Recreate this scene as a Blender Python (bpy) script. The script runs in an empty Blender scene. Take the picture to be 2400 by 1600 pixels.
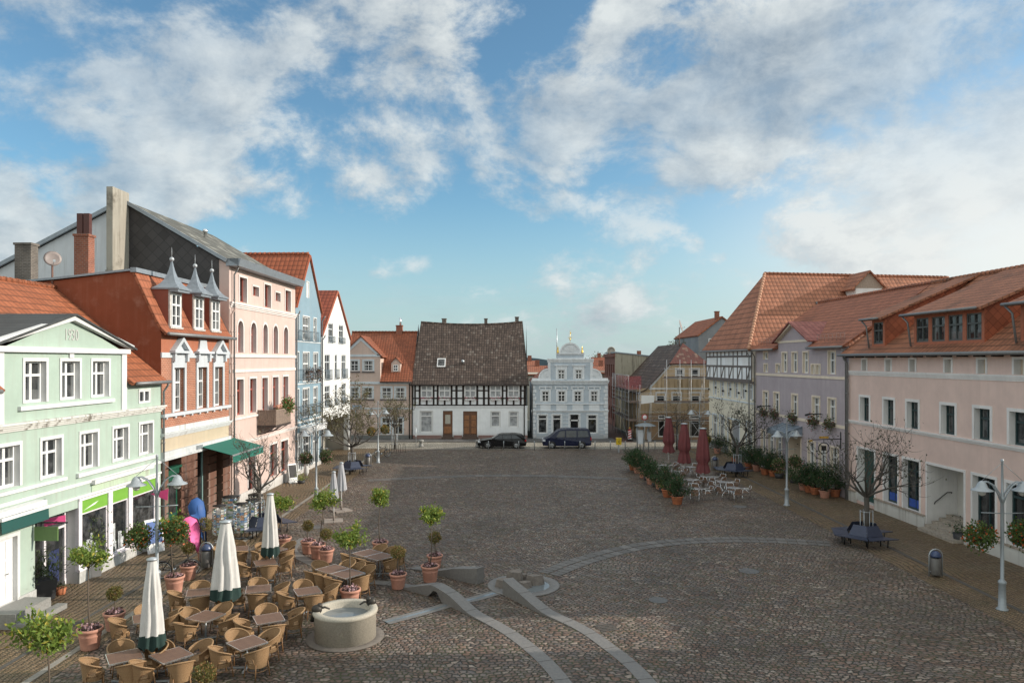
import bpy, math, random
import numpy as np
from mathutils import Vector, Matrix
random.seed(7)
SC = bpy.context.scene
COL = SC.collection
# ------------------------------------------------------------------ camera
CAM_H = 8.8; FPX = 1720.0; HOR = 845.0
cam = bpy.data.cameras.new('camera'); camo = bpy.data.objects.new('camera', cam); COL.objects.link(camo)
camo.location = (0, 0, CAM_H); camo.rotation_euler = (math.pi/2, 0, 0)
cam.sensor_width = 36; cam.lens = 36*FPX/2400; cam.shift_y = (HOR-800)/2400
cam.clip_start = .2; cam.clip_end = 3000
SC.camera = camo
# ------------------------------------------------------------------ light
SUN_AZ = math.radians(87); SUN_EL = math.radians(21.5)       # azimuth from +Y towards +X
sl = bpy.data.lights.new('sun', 'SUN'); sl.energy = 4.3; sl.angle = math.radians(.6); sl.color = (1, .91, .80)
so = bpy.data.objects.new('sun', sl); COL.objects.link(so)
SUN_DIR = Vector((math.sin(SUN_AZ)*math.cos(SUN_EL), math.cos(SUN_AZ)*math.cos(SUN_EL), math.sin(SUN_EL)))
so.rotation_euler = SUN_DIR.to_track_quat('Z', 'Y').to_euler(); so.location = (60, 20, 40)
SC.view_settings.view_transform = 'Standard'; SC.view_settings.look = 'None'
SC.view_settings.gamma = 1; SC.view_settings.exposure = 0.2
SC.cycles.max_bounces = 6; SC.cycles.diffuse_bounces = 3; SC.cycles.transparent_max_bounces = 8

class G:                                            # small node-graph helper
    def __init__(s, nt): s.nt = nt
    def n(s, t, *ins, **kw):
        nd = s.nt.nodes.new('ShaderNode'+t)
        for k, v in kw.items():
            if hasattr(nd, k): setattr(nd, k, v)
            else: s.put(nd.inputs[k.replace('_', ' ')], v)
        for i, v in enumerate(ins):
            if v is not None: s.put(nd.inputs[i], v)
        return nd
    def put(s, inp, v):
        if isinstance(v, bpy.types.NodeSocket): s.nt.links.new(v, inp)
        elif isinstance(v, bpy.types.Node): s.nt.links.new(v.outputs[0], inp)
        elif inp.type == 'RGBA' and len(v) == 3: inp.default_value = (*v, 1)
        else: inp.default_value = v
    def m(s, op, a, b=None, c=None, clamp=False):
        nd = s.n('Math', a, b, c); nd.operation = op; nd.use_clamp = clamp; return nd.outputs[0]
    def mix(s, f, a, b, bt='MIX'):
        nd = s.nt.nodes.new('ShaderNodeMix'); nd.data_type = 'RGBA'; nd.blend_type = bt
        s.put(nd.inputs[0], f); s.put(nd.inputs[6], a); s.put(nd.inputs[7], b); return nd.outputs[2]
    def noise(s, v, sc, det=3, rough=.5, dim='3D', col=False):
        nd = s.nt.nodes.new('ShaderNodeTexNoise'); nd.noise_dimensions = dim
        if v is not None: s.put(nd.inputs['Vector'], v)
        nd.inputs['Scale'].default_value = sc; nd.inputs['Detail'].default_value = det; nd.inputs['Roughness'].default_value = rough
        return nd.outputs[1 if col else 0]
    def rng(s, v, a, b, c=0., d=1., smooth=False):
        nd = s.n('MapRange', v, a, b, c, d); nd.clamp = True
        if smooth: nd.interpolation_type = 'SMOOTHSTEP'
        return nd.outputs[0]
    def vscale(s, v, xyz):
        nd = s.n('VectorMath', v, xyz); nd.operation = 'MULTIPLY'; return nd.outputs[0]
    def vadd(s, a, b):
        nd = s.n('VectorMath', a, b); nd.operation = 'ADD'; return nd.outputs[0]

# ------------------------------------------------------------------ sky
W = bpy.data.worlds.new('World'); SC.world = W; W.use_nodes = True
W.node_tree.nodes.clear(); g = G(W.node_tree)
sky = g.n('TexSky'); sky.sky_type = 'NISHITA'; sky.sun_disc = False
sky.sun_elevation = SUN_EL; sky.sun_rotation = SUN_AZ; sky.altitude = 100; sky.air_density = 1.0; sky.dust_density = .6; sky.ozone_density = 2.0
d = g.n('TexCoord').outputs['Generated']
sx = g.n('SeparateXYZ', d)
u = g.m('ARCTAN2', sx.outputs[0], sx.outputs[1])
hh = g.m('SQRT', g.m('ADD', g.m('MULTIPLY', sx.outputs[0], sx.outputs[0]), g.m('MULTIPLY', sx.outputs[1], sx.outputs[1])))
vv = g.m('DIVIDE', sx.outputs[2], g.m('MAXIMUM', hh, .02))
def blobs(lst):
    tot = None
    for (px, py, rx, ry, w, rot) in lst:
        uu = math.atan((px-1200)/1720); cu = math.cos(uu); ve = (845-py)/1720*cu
        du = g.m('SUBTRACT', u, uu); dv = g.m('SUBTRACT', vv, ve)
        c, s_ = math.cos(math.radians(rot)), math.sin(math.radians(rot))
        a = g.m('MULTIPLY', g.m('MULTIPLY_ADD', dv, s_, g.m('MULTIPLY', du, c)), 1720/rx/cu**.5)
        b = g.m('MULTIPLY', g.m('MULTIPLY_ADD', dv, c, g.m('MULTIPLY', du, -s_)), 1720/ry/cu**.5)
        r2 = g.m('ADD', g.m('MULTIPLY', a, a), g.m('MULTIPLY', b, b))
        e = g.m('EXPONENT', g.m('MULTIPLY', r2, -1.0))
        tot = g.m('MULTIPLY_ADD', e, w, tot if tot is not None else 0.0)
    return tot
CLOUDS = [(150, 150, 380, 250, .20, 0), (640, 170, 380, 230, .19, 10), (900, 40, 150, 120, .08, 0), (410, 420, 190, 110, .34, 20), (0, 430, 60, 90, .22, 0), (150, 530, 260, 90, .20, 10),
          (1130, 230, 330, 110, .15, -20), (1060, 380, 300, 90, .12, 15), (1435, 55, 85, 60, .34, 30), (1560, 250, 330, 110, .15, -15), (1800, 110, 160, 60, .12, 20),
          (1530, 480, 130, 80, .27, 35), (1290, 495, 90, 30, .22, 10), (1180, 480, 60, 30, .1, 0), (2080, 150, 480, 220, .22, 0), (2220, 430, 420, 150, .36, 10),
          (990, 610, 42, 34, .30, 25), (1640, 570, 24, 22, .2, 40), (1690, 605, 25, 14, .18, 20), (900, 640, 110, 18, .13, 10),
          (1110, 100, 170, 90, -.22, -10), (1310, 30, 120, 100, -.30, 0), (640, 380, 70, 50, -.22, 0), (130, 330, 110, 40, -.16, 0), (900, 560, 260, 90, -.22, 10),
          (1780, 480, 190, 60, -.20, 25), (1370, 180, 60, 40, -.10, 0), (1560, 380, 120, 40, -.12, 20), (250, 250, 70, 40, -.12, 0), (480, 200, 60, 40, -.08, 0), (600, 560, 100, 40, -.16, 0), (90, 440, 60, 50, -.12, 0)]
bias = blobs(CLOUDS)
bright = blobs([(410, 430, 200, 120, .32, 20), (2250, 480, 420, 170, .38, 0), (1435, 55, 90, 60, .32, 0), (1530, 500, 140, 80, .3, 30), (1290, 495, 90, 40, .25, 0),
                (990, 610, 60, 50, .3, 0), (800, 60, 280, 120, .10, 0), (1640, 180, 380, 150, -.24, 0), (2000, 250, 200, 60, -.10, 0), (2250, 330, 300, 70, -.05, 0), (160, 560, 260, 80, -.28, 10), (1900, 60, 300, 100, -.05, 0), (640, 260, 120, 100, .05, 0)])
st = g.vscale(d, (1, 1, 1.5))
warp = g.noise(st, 3.2, 2, .5, col=True)
st2 = g.vadd(st, g.vscale(g.vadd(warp, (-.5, -.5, -.5)), (.10, .10, .10)))
n1 = g.noise(st2, 5.2, 12, .64)
n2 = g.noise(g.vadd(st2, (.035, .0, .035)), 5.2, 9, .64)
wisp = g.noise(g.vscale(d, (1.5, 1.5, 9)), 7, 4, .6)
away = g.m('MAXIMUM', g.rng(vv, .62, 1.3, 0, 1, True), g.rng(sx.outputs[1], .25, -.25, 0, 1, True))      # unseen bright clouds added overhead and behind to lift the shade
dens = g.m('ADD', g.m('MULTIPLY', g.m('SUBTRACT', n1, .5), 1.75), g.m('SUBTRACT', g.m('MULTIPLY_ADD', away, .26, bias), .052))
alpha = g.rng(dens, -.09, .19, 0, 1, True)
low = g.rng(vv, 0.02, .16, 1, 0, True)
thin = g.m('MULTIPLY', g.m('MULTIPLY', g.rng(wisp, .45, .75, 0, 1, True), low), .38)
alpha = g.m('MAXIMUM', alpha, thin)
veil = g.noise(st, 2.6, 5, .6)
alpha = g.m('MULTIPLY', alpha, g.rng(veil, .36, .62, .62, .96, True))
lit = g.m('ADD', g.m('MULTIPLY', g.m('SUBTRACT', n1, n2), 3.2), g.m('ADD', bright, .56))
thick = g.rng(dens, .15, .60, 0, .14, True)
lit = g.m('SUBTRACT', lit, thick, clamp=True)
CB = 6.25
ccol = g.mix(lit, (.34*CB, .42*CB, .50*CB), (.82*CB, .87*CB, .87*CB))
skyc = g.mix(1.0, sky, (.70, 1.02, 1.06), 'MULTIPLY')
skyc = g.n('HueSaturation',   .5, .95, 1.0, 1.0, skyc).outputs[0]
haze = g.mix(g.rng(vv, -.02, .24, .78, 0, True), skyc, (.53*CB, .66*CB, .71*CB))
glow = blobs([(2520, 560, 560, 260, .95, 0)])
haze = g.mix(g.m('MULTIPLY', glow, .75, clamp=True), haze, (1.0*CB, .98*CB, .93*CB))
fin = g.mix(alpha, haze, ccol)
fin = g.mix(g.m('MULTIPLY', glow, .45, clamp=True), fin, (1.05*CB, 1.03*CB, .98*CB))
fin = g.mix(1.0, fin, g.n('CombineXYZ', *[g.m('MULTIPLY_ADD', away, q, 1.0) for q in (1.15, .95, .72)]).outputs[0], 'MULTIPLY')
bg = g.n('Background', fin); bg.inputs[1].default_value = .13
wo = g.n('OutputWorld', bg)
W.cycles.sampling_method = 'MANUAL'; W.cycles.sample_map_resolution = 512

# ------------------------------------------------------------------ materials
MATS = {}
def newmat(name):
    m = bpy.data.materials.new(name); m.use_nodes = True; nt = m.node_tree; nt.nodes.clear()
    gg = G(nt); b = nt.nodes.new('ShaderNodeBsdfPrincipled'); o = nt.nodes.new('ShaderNodeOutputMaterial')
    nt.links.new(b.outputs[0], o.inputs[0]); return m, gg, b
def bump(gg, b, h, strength=.3, dist=.02):
    bm = gg.n('Bump'); bm.inputs['Strength'].default_value = strength; bm.inputs['Distance'].default_value = dist
    gg.put(bm.inputs['Height'], h); gg.put(b.inputs['Normal'], bm)
def plain(name, col, rough=.6, metal=0., var=.12, sc=6., spec=None, bmp=0.):
    """painted or plain surface with a little cloudy variation"""
    if name in MATS: return MATS[name]
    m, gg, b = newmat(name); o = gg.n('TexCoord').outputs['Object']
    n = gg.noise(o, sc, 4, .6)
    f = gg.rng(n, .25, .75, 1-var, 1+var)
    c = gg.mix(1.0, (*col, 1), gg.n('CombineXYZ', f, f, f).outputs[0], 'MULTIPLY')
    gg.put(b.inputs['Base Color'], c); gg.put(b.inputs['Roughness'], gg.rng(n, .3, .7, rough*.85, min(1, rough*1.1)))
    b.inputs['Metallic'].default_value = metal
    if spec is not None: b.inputs['Specular IOR Level'].default_value = spec
    if bmp: bump(gg, b, gg.noise(o, sc*7, 3, .6), .5, bmp)
    MATS[name] = m; return m
def stucco(name, col, dirt=.16, grime=(.30, .28, .25), patch=0.):
    if name in MATS: return MATS[name]
    m, gg, b = newmat(name); o = gg.n('TexCoord').outputs['Object']
    big = gg.noise(o, .45, 4, .6); st_ = gg.noise(gg.vscale(o, (2.2, 2.2, .12)), 1.6, 4, .65); fine = gg.noise(o, 55, 2, .6)
    pat = gg.noise(o, 1.7, 5, .7)
    f = gg.m('ADD', gg.m('MULTIPLY', gg.rng(big, .3, .7, .88, 1.07), gg.rng(pat, .3, .7, .95, 1.04)), gg.m('MULTIPLY', gg.m('SUBTRACT', fine, .5), .12))
    c = gg.mix(1.0, (*col, 1), gg.n('CombineXYZ', f, f, f).outputs[0], 'MULTIPLY')
    dm = gg.m('MULTIPLY', gg.rng(gg.m('ADD', st_, gg.m('MULTIPLY', gg.m('SUBTRACT', big, .5), .5)), .47, .80, 0, 1, True), dirt*2.0)
    c = gg.mix(dm, c, (*grime, 1))
    if patch: c = gg.mix(gg.m('MULTIPLY', gg.rng(gg.noise(o, .8, 7, .68), .52, .72, 0, 1, True), patch), c, (*grime, 1))
    # splash-back grime low on the wall
    z = gg.n('SeparateXYZ', o).outputs[2]
    lowd = gg.m('MULTIPLY', gg.rng(gg.m('ADD', z, gg.m('MULTIPLY', big, -.9)), -.35, .55, 1, 0, True), .5)
    c = gg.mix(lowd, c, (*grime, 1))
    gg.put(b.inputs['Base Color'], c); b.inputs['Roughness'].default_value = .9; b.inputs['Specular IOR Level'].default_value = .25
    bump(gg, b, fine, .35, .012); MATS[name] = m; return m
def brickmat(name, c1, c2, mortar, bw=.24, bh=.075, ms=.012, stain=.25, rough=.9, rowoff=.5, bmp=.4):
    if name in MATS: return MATS[name]
    m, gg, b = newmat(name); uv = gg.n('UVMap').outputs[0]; o = gg.n('TexCoord').outputs['Object']
    t = gg.n('TexBrick', uv); t.offset = rowoff
    for k, v in (('Color1', (*c1, 1)), ('Color2', (*c2, 1)), ('Mortar', (*mortar, 1)), ('Scale', 1.), ('Mortar Size', ms), ('Mortar Smooth', .2), ('Brick Width', bw), ('Row Height', bh)):
        t.inputs[k].default_value = v
    n = gg.noise(o, .8, 5, .65); f = gg.rng(n, .3, .72, 1+stain*.4, 1-stain)
    c = gg.mix(1.0, t.outputs[0], gg.n('CombineXYZ', f, f, f).outputs[0], 'MULTIPLY')
    gg.put(b.inputs['Base Color'], c); b.inputs['Roughness'].default_value = rough
    bump(gg, b, gg.m('SUBTRACT', gg.noise(o, 40, 2, .6), gg.m('MULTIPLY', t.outputs[1], 1.4)), bmp, .012)
    MATS[name] = m; return m
def tiles(name, c1, c2, tw=.26, th=.34, dirt=(.10, .08, .06), moss=.25, wave=1., joint=.45, light=None):
    """pantiles: every tile its own tone, a rolled profile, a lapped lower edge"""
    if name in MATS: return MATS[name]
    m, gg, b = newmat(name); uv = gg.n('UVMap').outputs[0]; o = gg.n('TexCoord').outputs['Object']
    s = gg.n('SeparateXYZ', uv)
    wob = gg.m('MULTIPLY', gg.m('SUBTRACT', gg.noise(o, .6, 2, .5), .5), .10)
    uu = gg.m('DIVIDE', s.outputs[0], tw); v_ = gg.m('DIVIDE', gg.m('ADD', s.outputs[1], wob), th)
    fu = gg.m('FRACT', uu); fv = gg.m('FRACT', v_)
    cell = gg.n('CombineXYZ', gg.m('FLOOR', uu), gg.m('FLOOR', v_), 0.)
    wn = gg.n('TexWhiteNoise', cell); wn.noise_dimensions = '2D'
    big = gg.noise(o, .55, 5, .65)
    c = gg.mix(wn.outputs[0], (*c1, 1), (*c2, 1))
    if light:                                     # a few pale, lichened tiles
        c = gg.mix(gg.m('MULTIPLY', gg.m('GREATER_THAN', wn.outputs[0], light[1]), gg.rng(gg.noise(o, .5, 3), .35, .6, .35, .9)), c, (*light[0], 1))
    c = gg.mix(gg.m('MULTIPLY', gg.rng(big, .45, .75, 0, 1, True), moss), c, (*dirt, 1))
    lap_shade = gg.rng(fv, .0, .26, 1, 0)
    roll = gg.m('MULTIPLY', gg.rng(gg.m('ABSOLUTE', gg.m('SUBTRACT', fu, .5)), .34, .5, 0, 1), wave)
    j = gg.m('MULTIPLY', gg.m('MAXIMUM', lap_shade, gg.m('MULTIPLY', roll, .7)), joint)
    c = gg.mix(j, c, (*[x*.5 for x in dirt], 1))  # shadow under the overlapping tile edges, with joint grime, painted into the colour
    gg.put(b.inputs['Base Color'], c); b.inputs['Roughness'].default_value = .75; b.inputs['Specular IOR Level'].default_value = .3
    prof = gg.m('MULTIPLY', gg.m('SINE', gg.m('MULTIPLY', fu, math.pi)), wave)
    h = gg.m('ADD', gg.m('MULTIPLY', prof, .6), gg.m('MULTIPLY', gg.m('SUBTRACT', 1., fv), .9))
    h = gg.m('ADD', h, gg.m('MULTIPLY', wn.outputs[0], .35))
    bump(gg, b, h, .8, .035); MATS[name] = m; return m
def scales(name, col, sz=.3):
    """diamond shingle cladding"""
    if name in MATS: return MATS[name]
    m, gg, b = newmat(name); uv = gg.n('UVMap').outputs[0]; s = gg.n('SeparateXYZ', uv)
    a = gg.m('DIVIDE', gg.m('ADD', s.outputs[0], s.outputs[1]), sz*1.414); c_ = gg.m('DIVIDE', gg.m('SUBTRACT', s.outputs[0], s.outputs[1]), sz*1.414)
    fa, fb = gg.m('FRACT', a), gg.m('FRACT', c_)
    e = gg.m('MAXIMUM', gg.rng(fa, 0, .1, 1, 0), gg.rng(fb, .9, 1, 0, 1))
    wn = gg.n('TexWhiteNoise', gg.n('CombineXYZ', gg.m('FLOOR', a), gg.m('FLOOR', c_), 0.)); wn.noise_dimensions = '2D'
    f = gg.rng(wn.outputs[0], 0, 1, .72, 1.3)
    c = gg.mix(1.0, (*col, 1), gg.n('CombineXYZ', f, f, f).outputs[0], 'MULTIPLY'); c = gg.mix(gg.m('MULTIPLY', e, .9), c, (*[x*.22 for x in col], 1))
    gg.put(b.inputs['Base Color'], c); b.inputs['Roughness'].default_value = .65
    bump(gg, b, gg.m('ADD', fa, gg.m('SUBTRACT', 1., fb)), .5, .02); MATS[name] = m; return m
def glassmat(name='window_glass', tint=(.018, .020, .022), curtain=.5):
    if name in MATS: return MATS[name]
    m, gg, b = newmat(name); ge = gg.n('SeparateXYZ', gg.n('TexCoord').outputs['Generated']); oi = gg.n('ObjectInfo').outputs['Random']
    o = gg.n('TexCoord').outputs['Object']
    gx = ge.outputs[0]; gz = ge.outputs[2]
    side = gg.m('ABSOLUTE', gg.m('SUBTRACT', gx, .5))
    r1 = gg.m('FRACT', gg.m('MULTIPLY', oi, 7.31)); r2 = gg.m('FRACT', gg.m('MULTIPLY', oi, 13.7))
    fold = gg.rng(gg.m('SINE', gg.m('MULTIPLY', gx, 60.)), -1, 1, .6, 1.)
    cur = gg.m('MULTIPLY', gg.m('GREATER_THAN', side, gg.rng(r1, 0, 1, .22, .46)), gg.m('GREATER_THAN', r2, .35))
    net = gg.m('MULTIPLY', gg.m('LESS_THAN', gz, gg.rng(r1, 0, 1, .1, .45)), gg.m('LESS_THAN', r2, .4))
    cm = gg.m('MULTIPLY', gg.m('MAXIMUM', cur, gg.m('MULTIPLY', net, .6)), gg.m('MULTIPLY', fold, curtain))
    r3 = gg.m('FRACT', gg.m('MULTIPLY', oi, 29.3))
    reflect_tint = gg.mix(gg.rng(gg.noise(o, 2.3, 3, .6), .42, .66, 0, 1), (*tint, 1), gg.mix(r3, (.03, .028, .026, 1), (.115, .12, .125, 1)))  # sky reflection, different for each pane, painted into the glass colour
    c = gg.mix(cm, reflect_tint, (.34, .35, .34, 1))
    gg.put(b.inputs['Base Color'], c); b.inputs['Roughness'].default_value = .04; b.inputs['Specular IOR Level'].default_value = .6
    bump(gg, b, gg.noise(o, 1.7, 1, .5), .04, .05)
    MATS[name] = m; return m
def leafmat(name, c1, c2, c3=None, sc=9., frac=.8):
    if name in MATS: return MATS[name]
    m, gg, b = newmat(name); o = gg.n('TexCoord').outputs['Object']; ge = gg.n('NewGeometry')
    r = ge.outputs['Random Per Island']
    c = gg.mix(r, (*c1, 1), (*c2, 1))
    if c3: c = gg.mix(gg.m('GREATER_THAN', gg.m('FRACT', gg.m('MULTIPLY', r, 17.)), frac), c, (*c3, 1))
    gg.put(b.inputs['Base Color'], c); b.inputs['Roughness'].default_value = .55; b.inputs['Specular IOR Level'].default_value = .35
    tr = gg.n('BsdfTranslucent', c); mx = gg.n('MixShader', .28, b, tr)
    out = [n for n in m.node_tree.nodes if n.type == 'OUTPUT_MATERIAL'][0]; gg.put(out.inputs[0], mx)
    MATS[name] = m; return m
def cobble(name, cols, su, sv, joint=(.030, .028, .020), moss=.5, rot=0., rnd=.62, tone=1., blue=.0):
    if name in MATS: return MATS[name]
    m, gg, b = newmat(name); o = gg.n('TexCoord').outputs['Object']
    w = gg.vscale(gg.vadd(gg.noise(o, .16, 2, .5, col=True), (-.5, -.5, -.5)), (2.2, 2.2, 0))
    w2 = gg.vscale(gg.vadd(gg.noise(o, 2.2, 2, .5, col=True), (-.5, -.5, -.5)), (.09, .09, 0))
    p = gg.vadd(gg.vadd(o, w), w2)
    mp = gg.n('Mapping', p); mp.inputs['Rotation'].default_value = (0, 0, math.radians(rot)); mp.inputs['Scale'].default_value = (1/su, 1/sv, 0)
    s = gg.n('SeparateXYZ', mp)
    row = gg.m('FLOOR', s.outputs[1])
    q = gg.n('CombineXYZ', gg.m('ADD', s.outputs[0], gg.m('MULTIPLY', row, .5)), s.outputs[1], 0.)
    v1 = gg.nt.nodes.new('ShaderNodeTexVoronoi'); v1.voronoi_dimensions = '2D'; v1.feature = 'F1'
    v2 = gg.nt.nodes.new('ShaderNodeTexVoronoi'); v2.voronoi_dimensions = '2D'; v2.feature = 'DISTANCE_TO_EDGE'
    for v in (v1, v2):
        gg.put(v.inputs['Vector'], q); v.inputs['Scale'].default_value = 1; v.inputs['Randomness'].default_value = rnd
    cs = gg.n('SeparateColor', v1.outputs['Color'])
    r = gg.nt.nodes.new('ShaderNodeValToRGB'); e = r.color_ramp.elements; r.color_ramp.interpolation = 'LINEAR'
    while len(e) < len(cols): e.new(.5)
    for i, c in enumerate(cols): e[i].position = i/(len(cols)-1); e[i].color = (*[x*tone for x in c], 1)
    gg.put(r.inputs[0], cs.outputs[0])
    big = gg.noise(o, .22, 4, .6); fine = gg.noise(o, 22, 3, .65); mid = gg.noise(o, 1.1, 4, .7)
    f = gg.m('MULTIPLY', gg.rng(big, .3, .7, .70, 1.26), gg.rng(fine, .25, .75, .78, 1.22))
    c = gg.mix(1.0, r.outputs[0], gg.n('CombineXYZ', f, f, f).outputs[0], 'MULTIPLY')
    c = gg.mix(gg.rng(gg.noise(o, .09, 3, .6), .5, .68, 0, .35, True), c, (.165, .15, .135, 1))
    blot = gg.rng(gg.noise(o, .55, 6, .7), .56, .70, 0, .45, True); c = gg.mix(blot, c, (.05, .044, .038, 1))
    jm = gg.rng(v2.outputs['Distance'], .045, .19, 1, 0, True)
    jc = gg.mix(gg.m('MULTIPLY', gg.rng(mid, .42, .62, 0, 1, True), moss), (*joint, 1), (.060, .070, .020, 1))
    c = gg.mix(jm, c, jc)
    gg.put(b.inputs['Base Color'], c)
    gg.put(b.inputs['Roughness'], gg.rng(cs.outputs[1], 0, 1, .42, .8)); b.inputs['Specular IOR Level'].default_value = .35
    h = gg.m('ADD', gg.m('MULTIPLY', gg.rng(v2.outputs['Distance'], 0, .3, 0, 1, True), 1.), gg.m('ADD', gg.m('MULTIPLY', fine, .3), gg.m('MULTIPLY', cs.outputs[2], .4)))
    bump(gg, b, h, .85, .03); MATS[name] = m; return m
# ------------------------------------------------------------------ mesh builder
SPLIT = {'plinth', 'pilaster', 'plinth_coping', 'window_sill', 'pennant', 'gold_finial', 'wall_lantern', 'rafter_end', 'trim'}
class MB:
    def islands(s):
        par = list(range(len(s.v)))
        def fd(i):
            while par[i] != i: par[i] = par[par[i]]; i = par[i]
            return i
        for f in s.f:
            for i in f[1:]: par[fd(f[0])] = fd(i)
        gr = {}
        for f in s.f: gr.setdefault(fd(f[0]), []).append(f)
        out = []
        for fs in gr.values():
            q = MB(); ids = sorted({i for f in fs for i in f}); ix = {i: k for k, i in enumerate(ids)}; q.add([s.v[i] for i in ids], [tuple(ix[i] for i in f) for f in fs]); out.append(q)
        return out
    def __init__(s): s.pieces = []; s.v = []; s.f = []; s.mi = []; s.sm = []; s.cur = 0; s.smooth = False; s.two = False
    def add(s, vs, fs):
        b = len(s.v); s.v.extend([tuple(p) for p in vs])
        for f in fs: s.f.append(tuple(b+i for i in f)); s.mi.append(s.cur); s.sm.append(s.smooth)
    def quad(s, *p): s.add(p, [tuple(range(len(p)))])
    def box(s, x0, x1, y0, y1, z0, z1):
        s.add([(x0, y0, z0), (x1, y0, z0), (x1, y1, z0), (x0, y1, z0), (x0, y0, z1), (x1, y0, z1), (x1, y1, z1), (x0, y1, z1)],
              [(0, 3, 2, 1), (4, 5, 6, 7), (0, 1, 5, 4), (1, 2, 6, 5), (2, 3, 7, 6), (3, 0, 4, 7)])
    def bar(s, a, b, w, h=None, up=(0, 0, 1)):
        a, b = Vector(a), Vector(b); h = h or w; d = (b-a); 
        if d.length < 1e-6: return
        d.normalize(); up = Vector(up)
        if abs(d.dot(up)) > .99: up = Vector((0, 1, 0)) if abs(d.y) < .9 else Vector((1, 0, 0))
        x = d.cross(up).normalized()*(w/2); y = x.normalized().cross(d).normalized()*(h/2)
        P = [a-x-y, a+x-y, a+x+y, a-x+y, b-x-y, b+x-y, b+x+y, b-x+y]
        s.add(P, [(0, 1, 2, 3)[::-1], (4, 5, 6, 7), (0, 1, 5, 4), (1, 2, 6, 5), (2, 3, 7, 6), (3, 0, 4, 7)])
    def tube(s, pts, rad, n=6, cap=True):
        pts = [Vector(p) for p in pts]
        if not hasattr(rad, '__len__'): rad = [rad]*len(pts)
        t0 = (pts[1]-pts[0]).normalized(); ref = Vector((0, 0, 1)) if abs(t0.z) < .9 else Vector((1, 0, 0))
        x = t0.cross(ref).normalized(); rings = []; old = s.smooth; s.smooth = True
        for i, p in enumerate(pts):
            t = (pts[min(i+1, len(pts)-1)]-pts[max(i-1, 0)]).normalized()
            x = (x-t*x.dot(t)).normalized(); y = t.cross(x)
            rings.append([p+(x*math.cos(2*math.pi*k/n)+y*math.sin(2*math.pi*k/n))*rad[i] for k in range(n)])
        vs = [q for r in rings for q in r]
        fs = [(i*n+k, i*n+(k+1) % n, (i+1)*n+(k+1) % n, (i+1)*n+k) for i in range(len(pts)-1) for k in range(n)]
        if cap: fs += [tuple(range(n))[::-1], tuple((len(pts)-1)*n+k for k in range(n))]
        s.add(vs, fs); s.smooth = old
    def lathe(s, prof, n=12, c=(0, 0, 0), smooth=True, sx=1., sy=1., cap=True):
        old = s.smooth; s.smooth = smooth; vs = []; fs = []
        for r, z in prof:
            for k in range(n): vs.append((c[0]+sx*r*math.cos(2*math.pi*k/n), c[1]+sy*r*math.sin(2*math.pi*k/n), c[2]+z))
        for i in range(len(prof)-1):
            for k in range(n): fs.append((i*n+k, i*n+(k+1) % n, (i+1)*n+(k+1) % n, (i+1)*n+k))
        if cap and prof[0][0] > 1e-4: fs.append(tuple(range(n))[::-1])
        if cap and prof[-1][0] > 1e-4: fs.append(tuple((len(prof)-1)*n+k for k in range(n)))
        s.add(vs, fs); s.smooth = old
    def prism(s, poly, off):
        """closed polygon of 3-D points extruded by the vector off"""
        poly = [Vector(p) for p in poly]; off = Vector(off); n = len(poly)
        s.add(poly+[p+off for p in poly], [tuple(range(n)), tuple(range(n, 2*n))[::-1]]+[(i, i+n, (i+1) % n+n, (i+1) % n)[::1] for i in range(n)])
    def slab(s, pts, th=.14):
        """roof plane: pts seen from above counter-clockwise, thickness downwards along its normal"""
        P = [Vector(p) for p in pts]; nrm = (P[1]-P[0]).cross(P[2]-P[0]).normalized()
        if nrm.z < 0: P.reverse(); nrm = -nrm
        n = len(P); Q = [p-nrm*th for p in P]
        s.add(P+Q, [tuple(range(n)), tuple(range(n, 2*n))[::-1]]+[(i, i+n, (i+1) % n+n, (i+1) % n) for i in range(n)])
    def ball(s, c, r, n=10, m=7, sx=1, sy=1, sz=1):
        s.lathe([(max(1e-5, r*math.sin(math.pi*i/m)), -sz*r*math.cos(math.pi*i/m)) for i in range(m+1)], n, c, True, sx, sy)
    def build(s, name, mat, parent=None, loc=None, rz=0.):
        for q in s.pieces: q.build('window_surround', mat, parent)
        if s.pieces and not s.f: return None
        if s.pieces and name == 'window_surround': name = 'trim'
        if name in SPLIT:
            isl = s.islands()
            if len(isl) > 1: return [q.build(name+'_', mat, parent) for q in isl][-1]
        name = name.rstrip('_')
        me = bpy.data.meshes.new(name); me.from_pydata(s.v, [], s.f)
        for m in (mat if isinstance(mat, (list, tuple)) else [mat]): me.materials.append(m)
        nf = len(s.f)
        me.polygons.foreach_set('material_index', s.mi); me.polygons.foreach_set('use_smooth', s.sm)
        uvl = me.uv_layers.new(name='UVMap'); co = np.array(s.v, dtype=np.float64).reshape(-1, 3)
        nl = len(me.loops); li = np.empty(nl, dtype=np.int32); me.loops.foreach_get('vertex_index', li)
        nn = np.empty(nf*3); me.polygons.foreach_get('normal', nn); nn = nn.reshape(-1, 3)
        lt = np.empty(nf, dtype=np.int32); me.polygons.foreach_get('loop_total', lt); N = np.repeat(nn, lt, axis=0)
        ua = np.stack([-N[:, 1], N[:, 0], np.zeros(nl)], 1); ln = np.linalg.norm(ua, axis=1); flat = ln < .2
        ua[flat] = (1, 0, 0); ln[flat] = 1; ua /= ln[:, None]; va = np.cross(N, ua); va[flat] = (0, 1, 0)
        P = co[li]; uv = np.stack([(P*ua).sum(1), (P*va).sum(1)], 1)
        uvl.data.foreach_set('uv', uv.astype(np.float32).ravel())
        me.update()
        o = bpy.data.objects.new(name, me); COL.objects.link(o)
        if parent: o.parent = parent
        if loc is not None: o.location = loc
        o.rotation_euler[2] = rz
        return o
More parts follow.
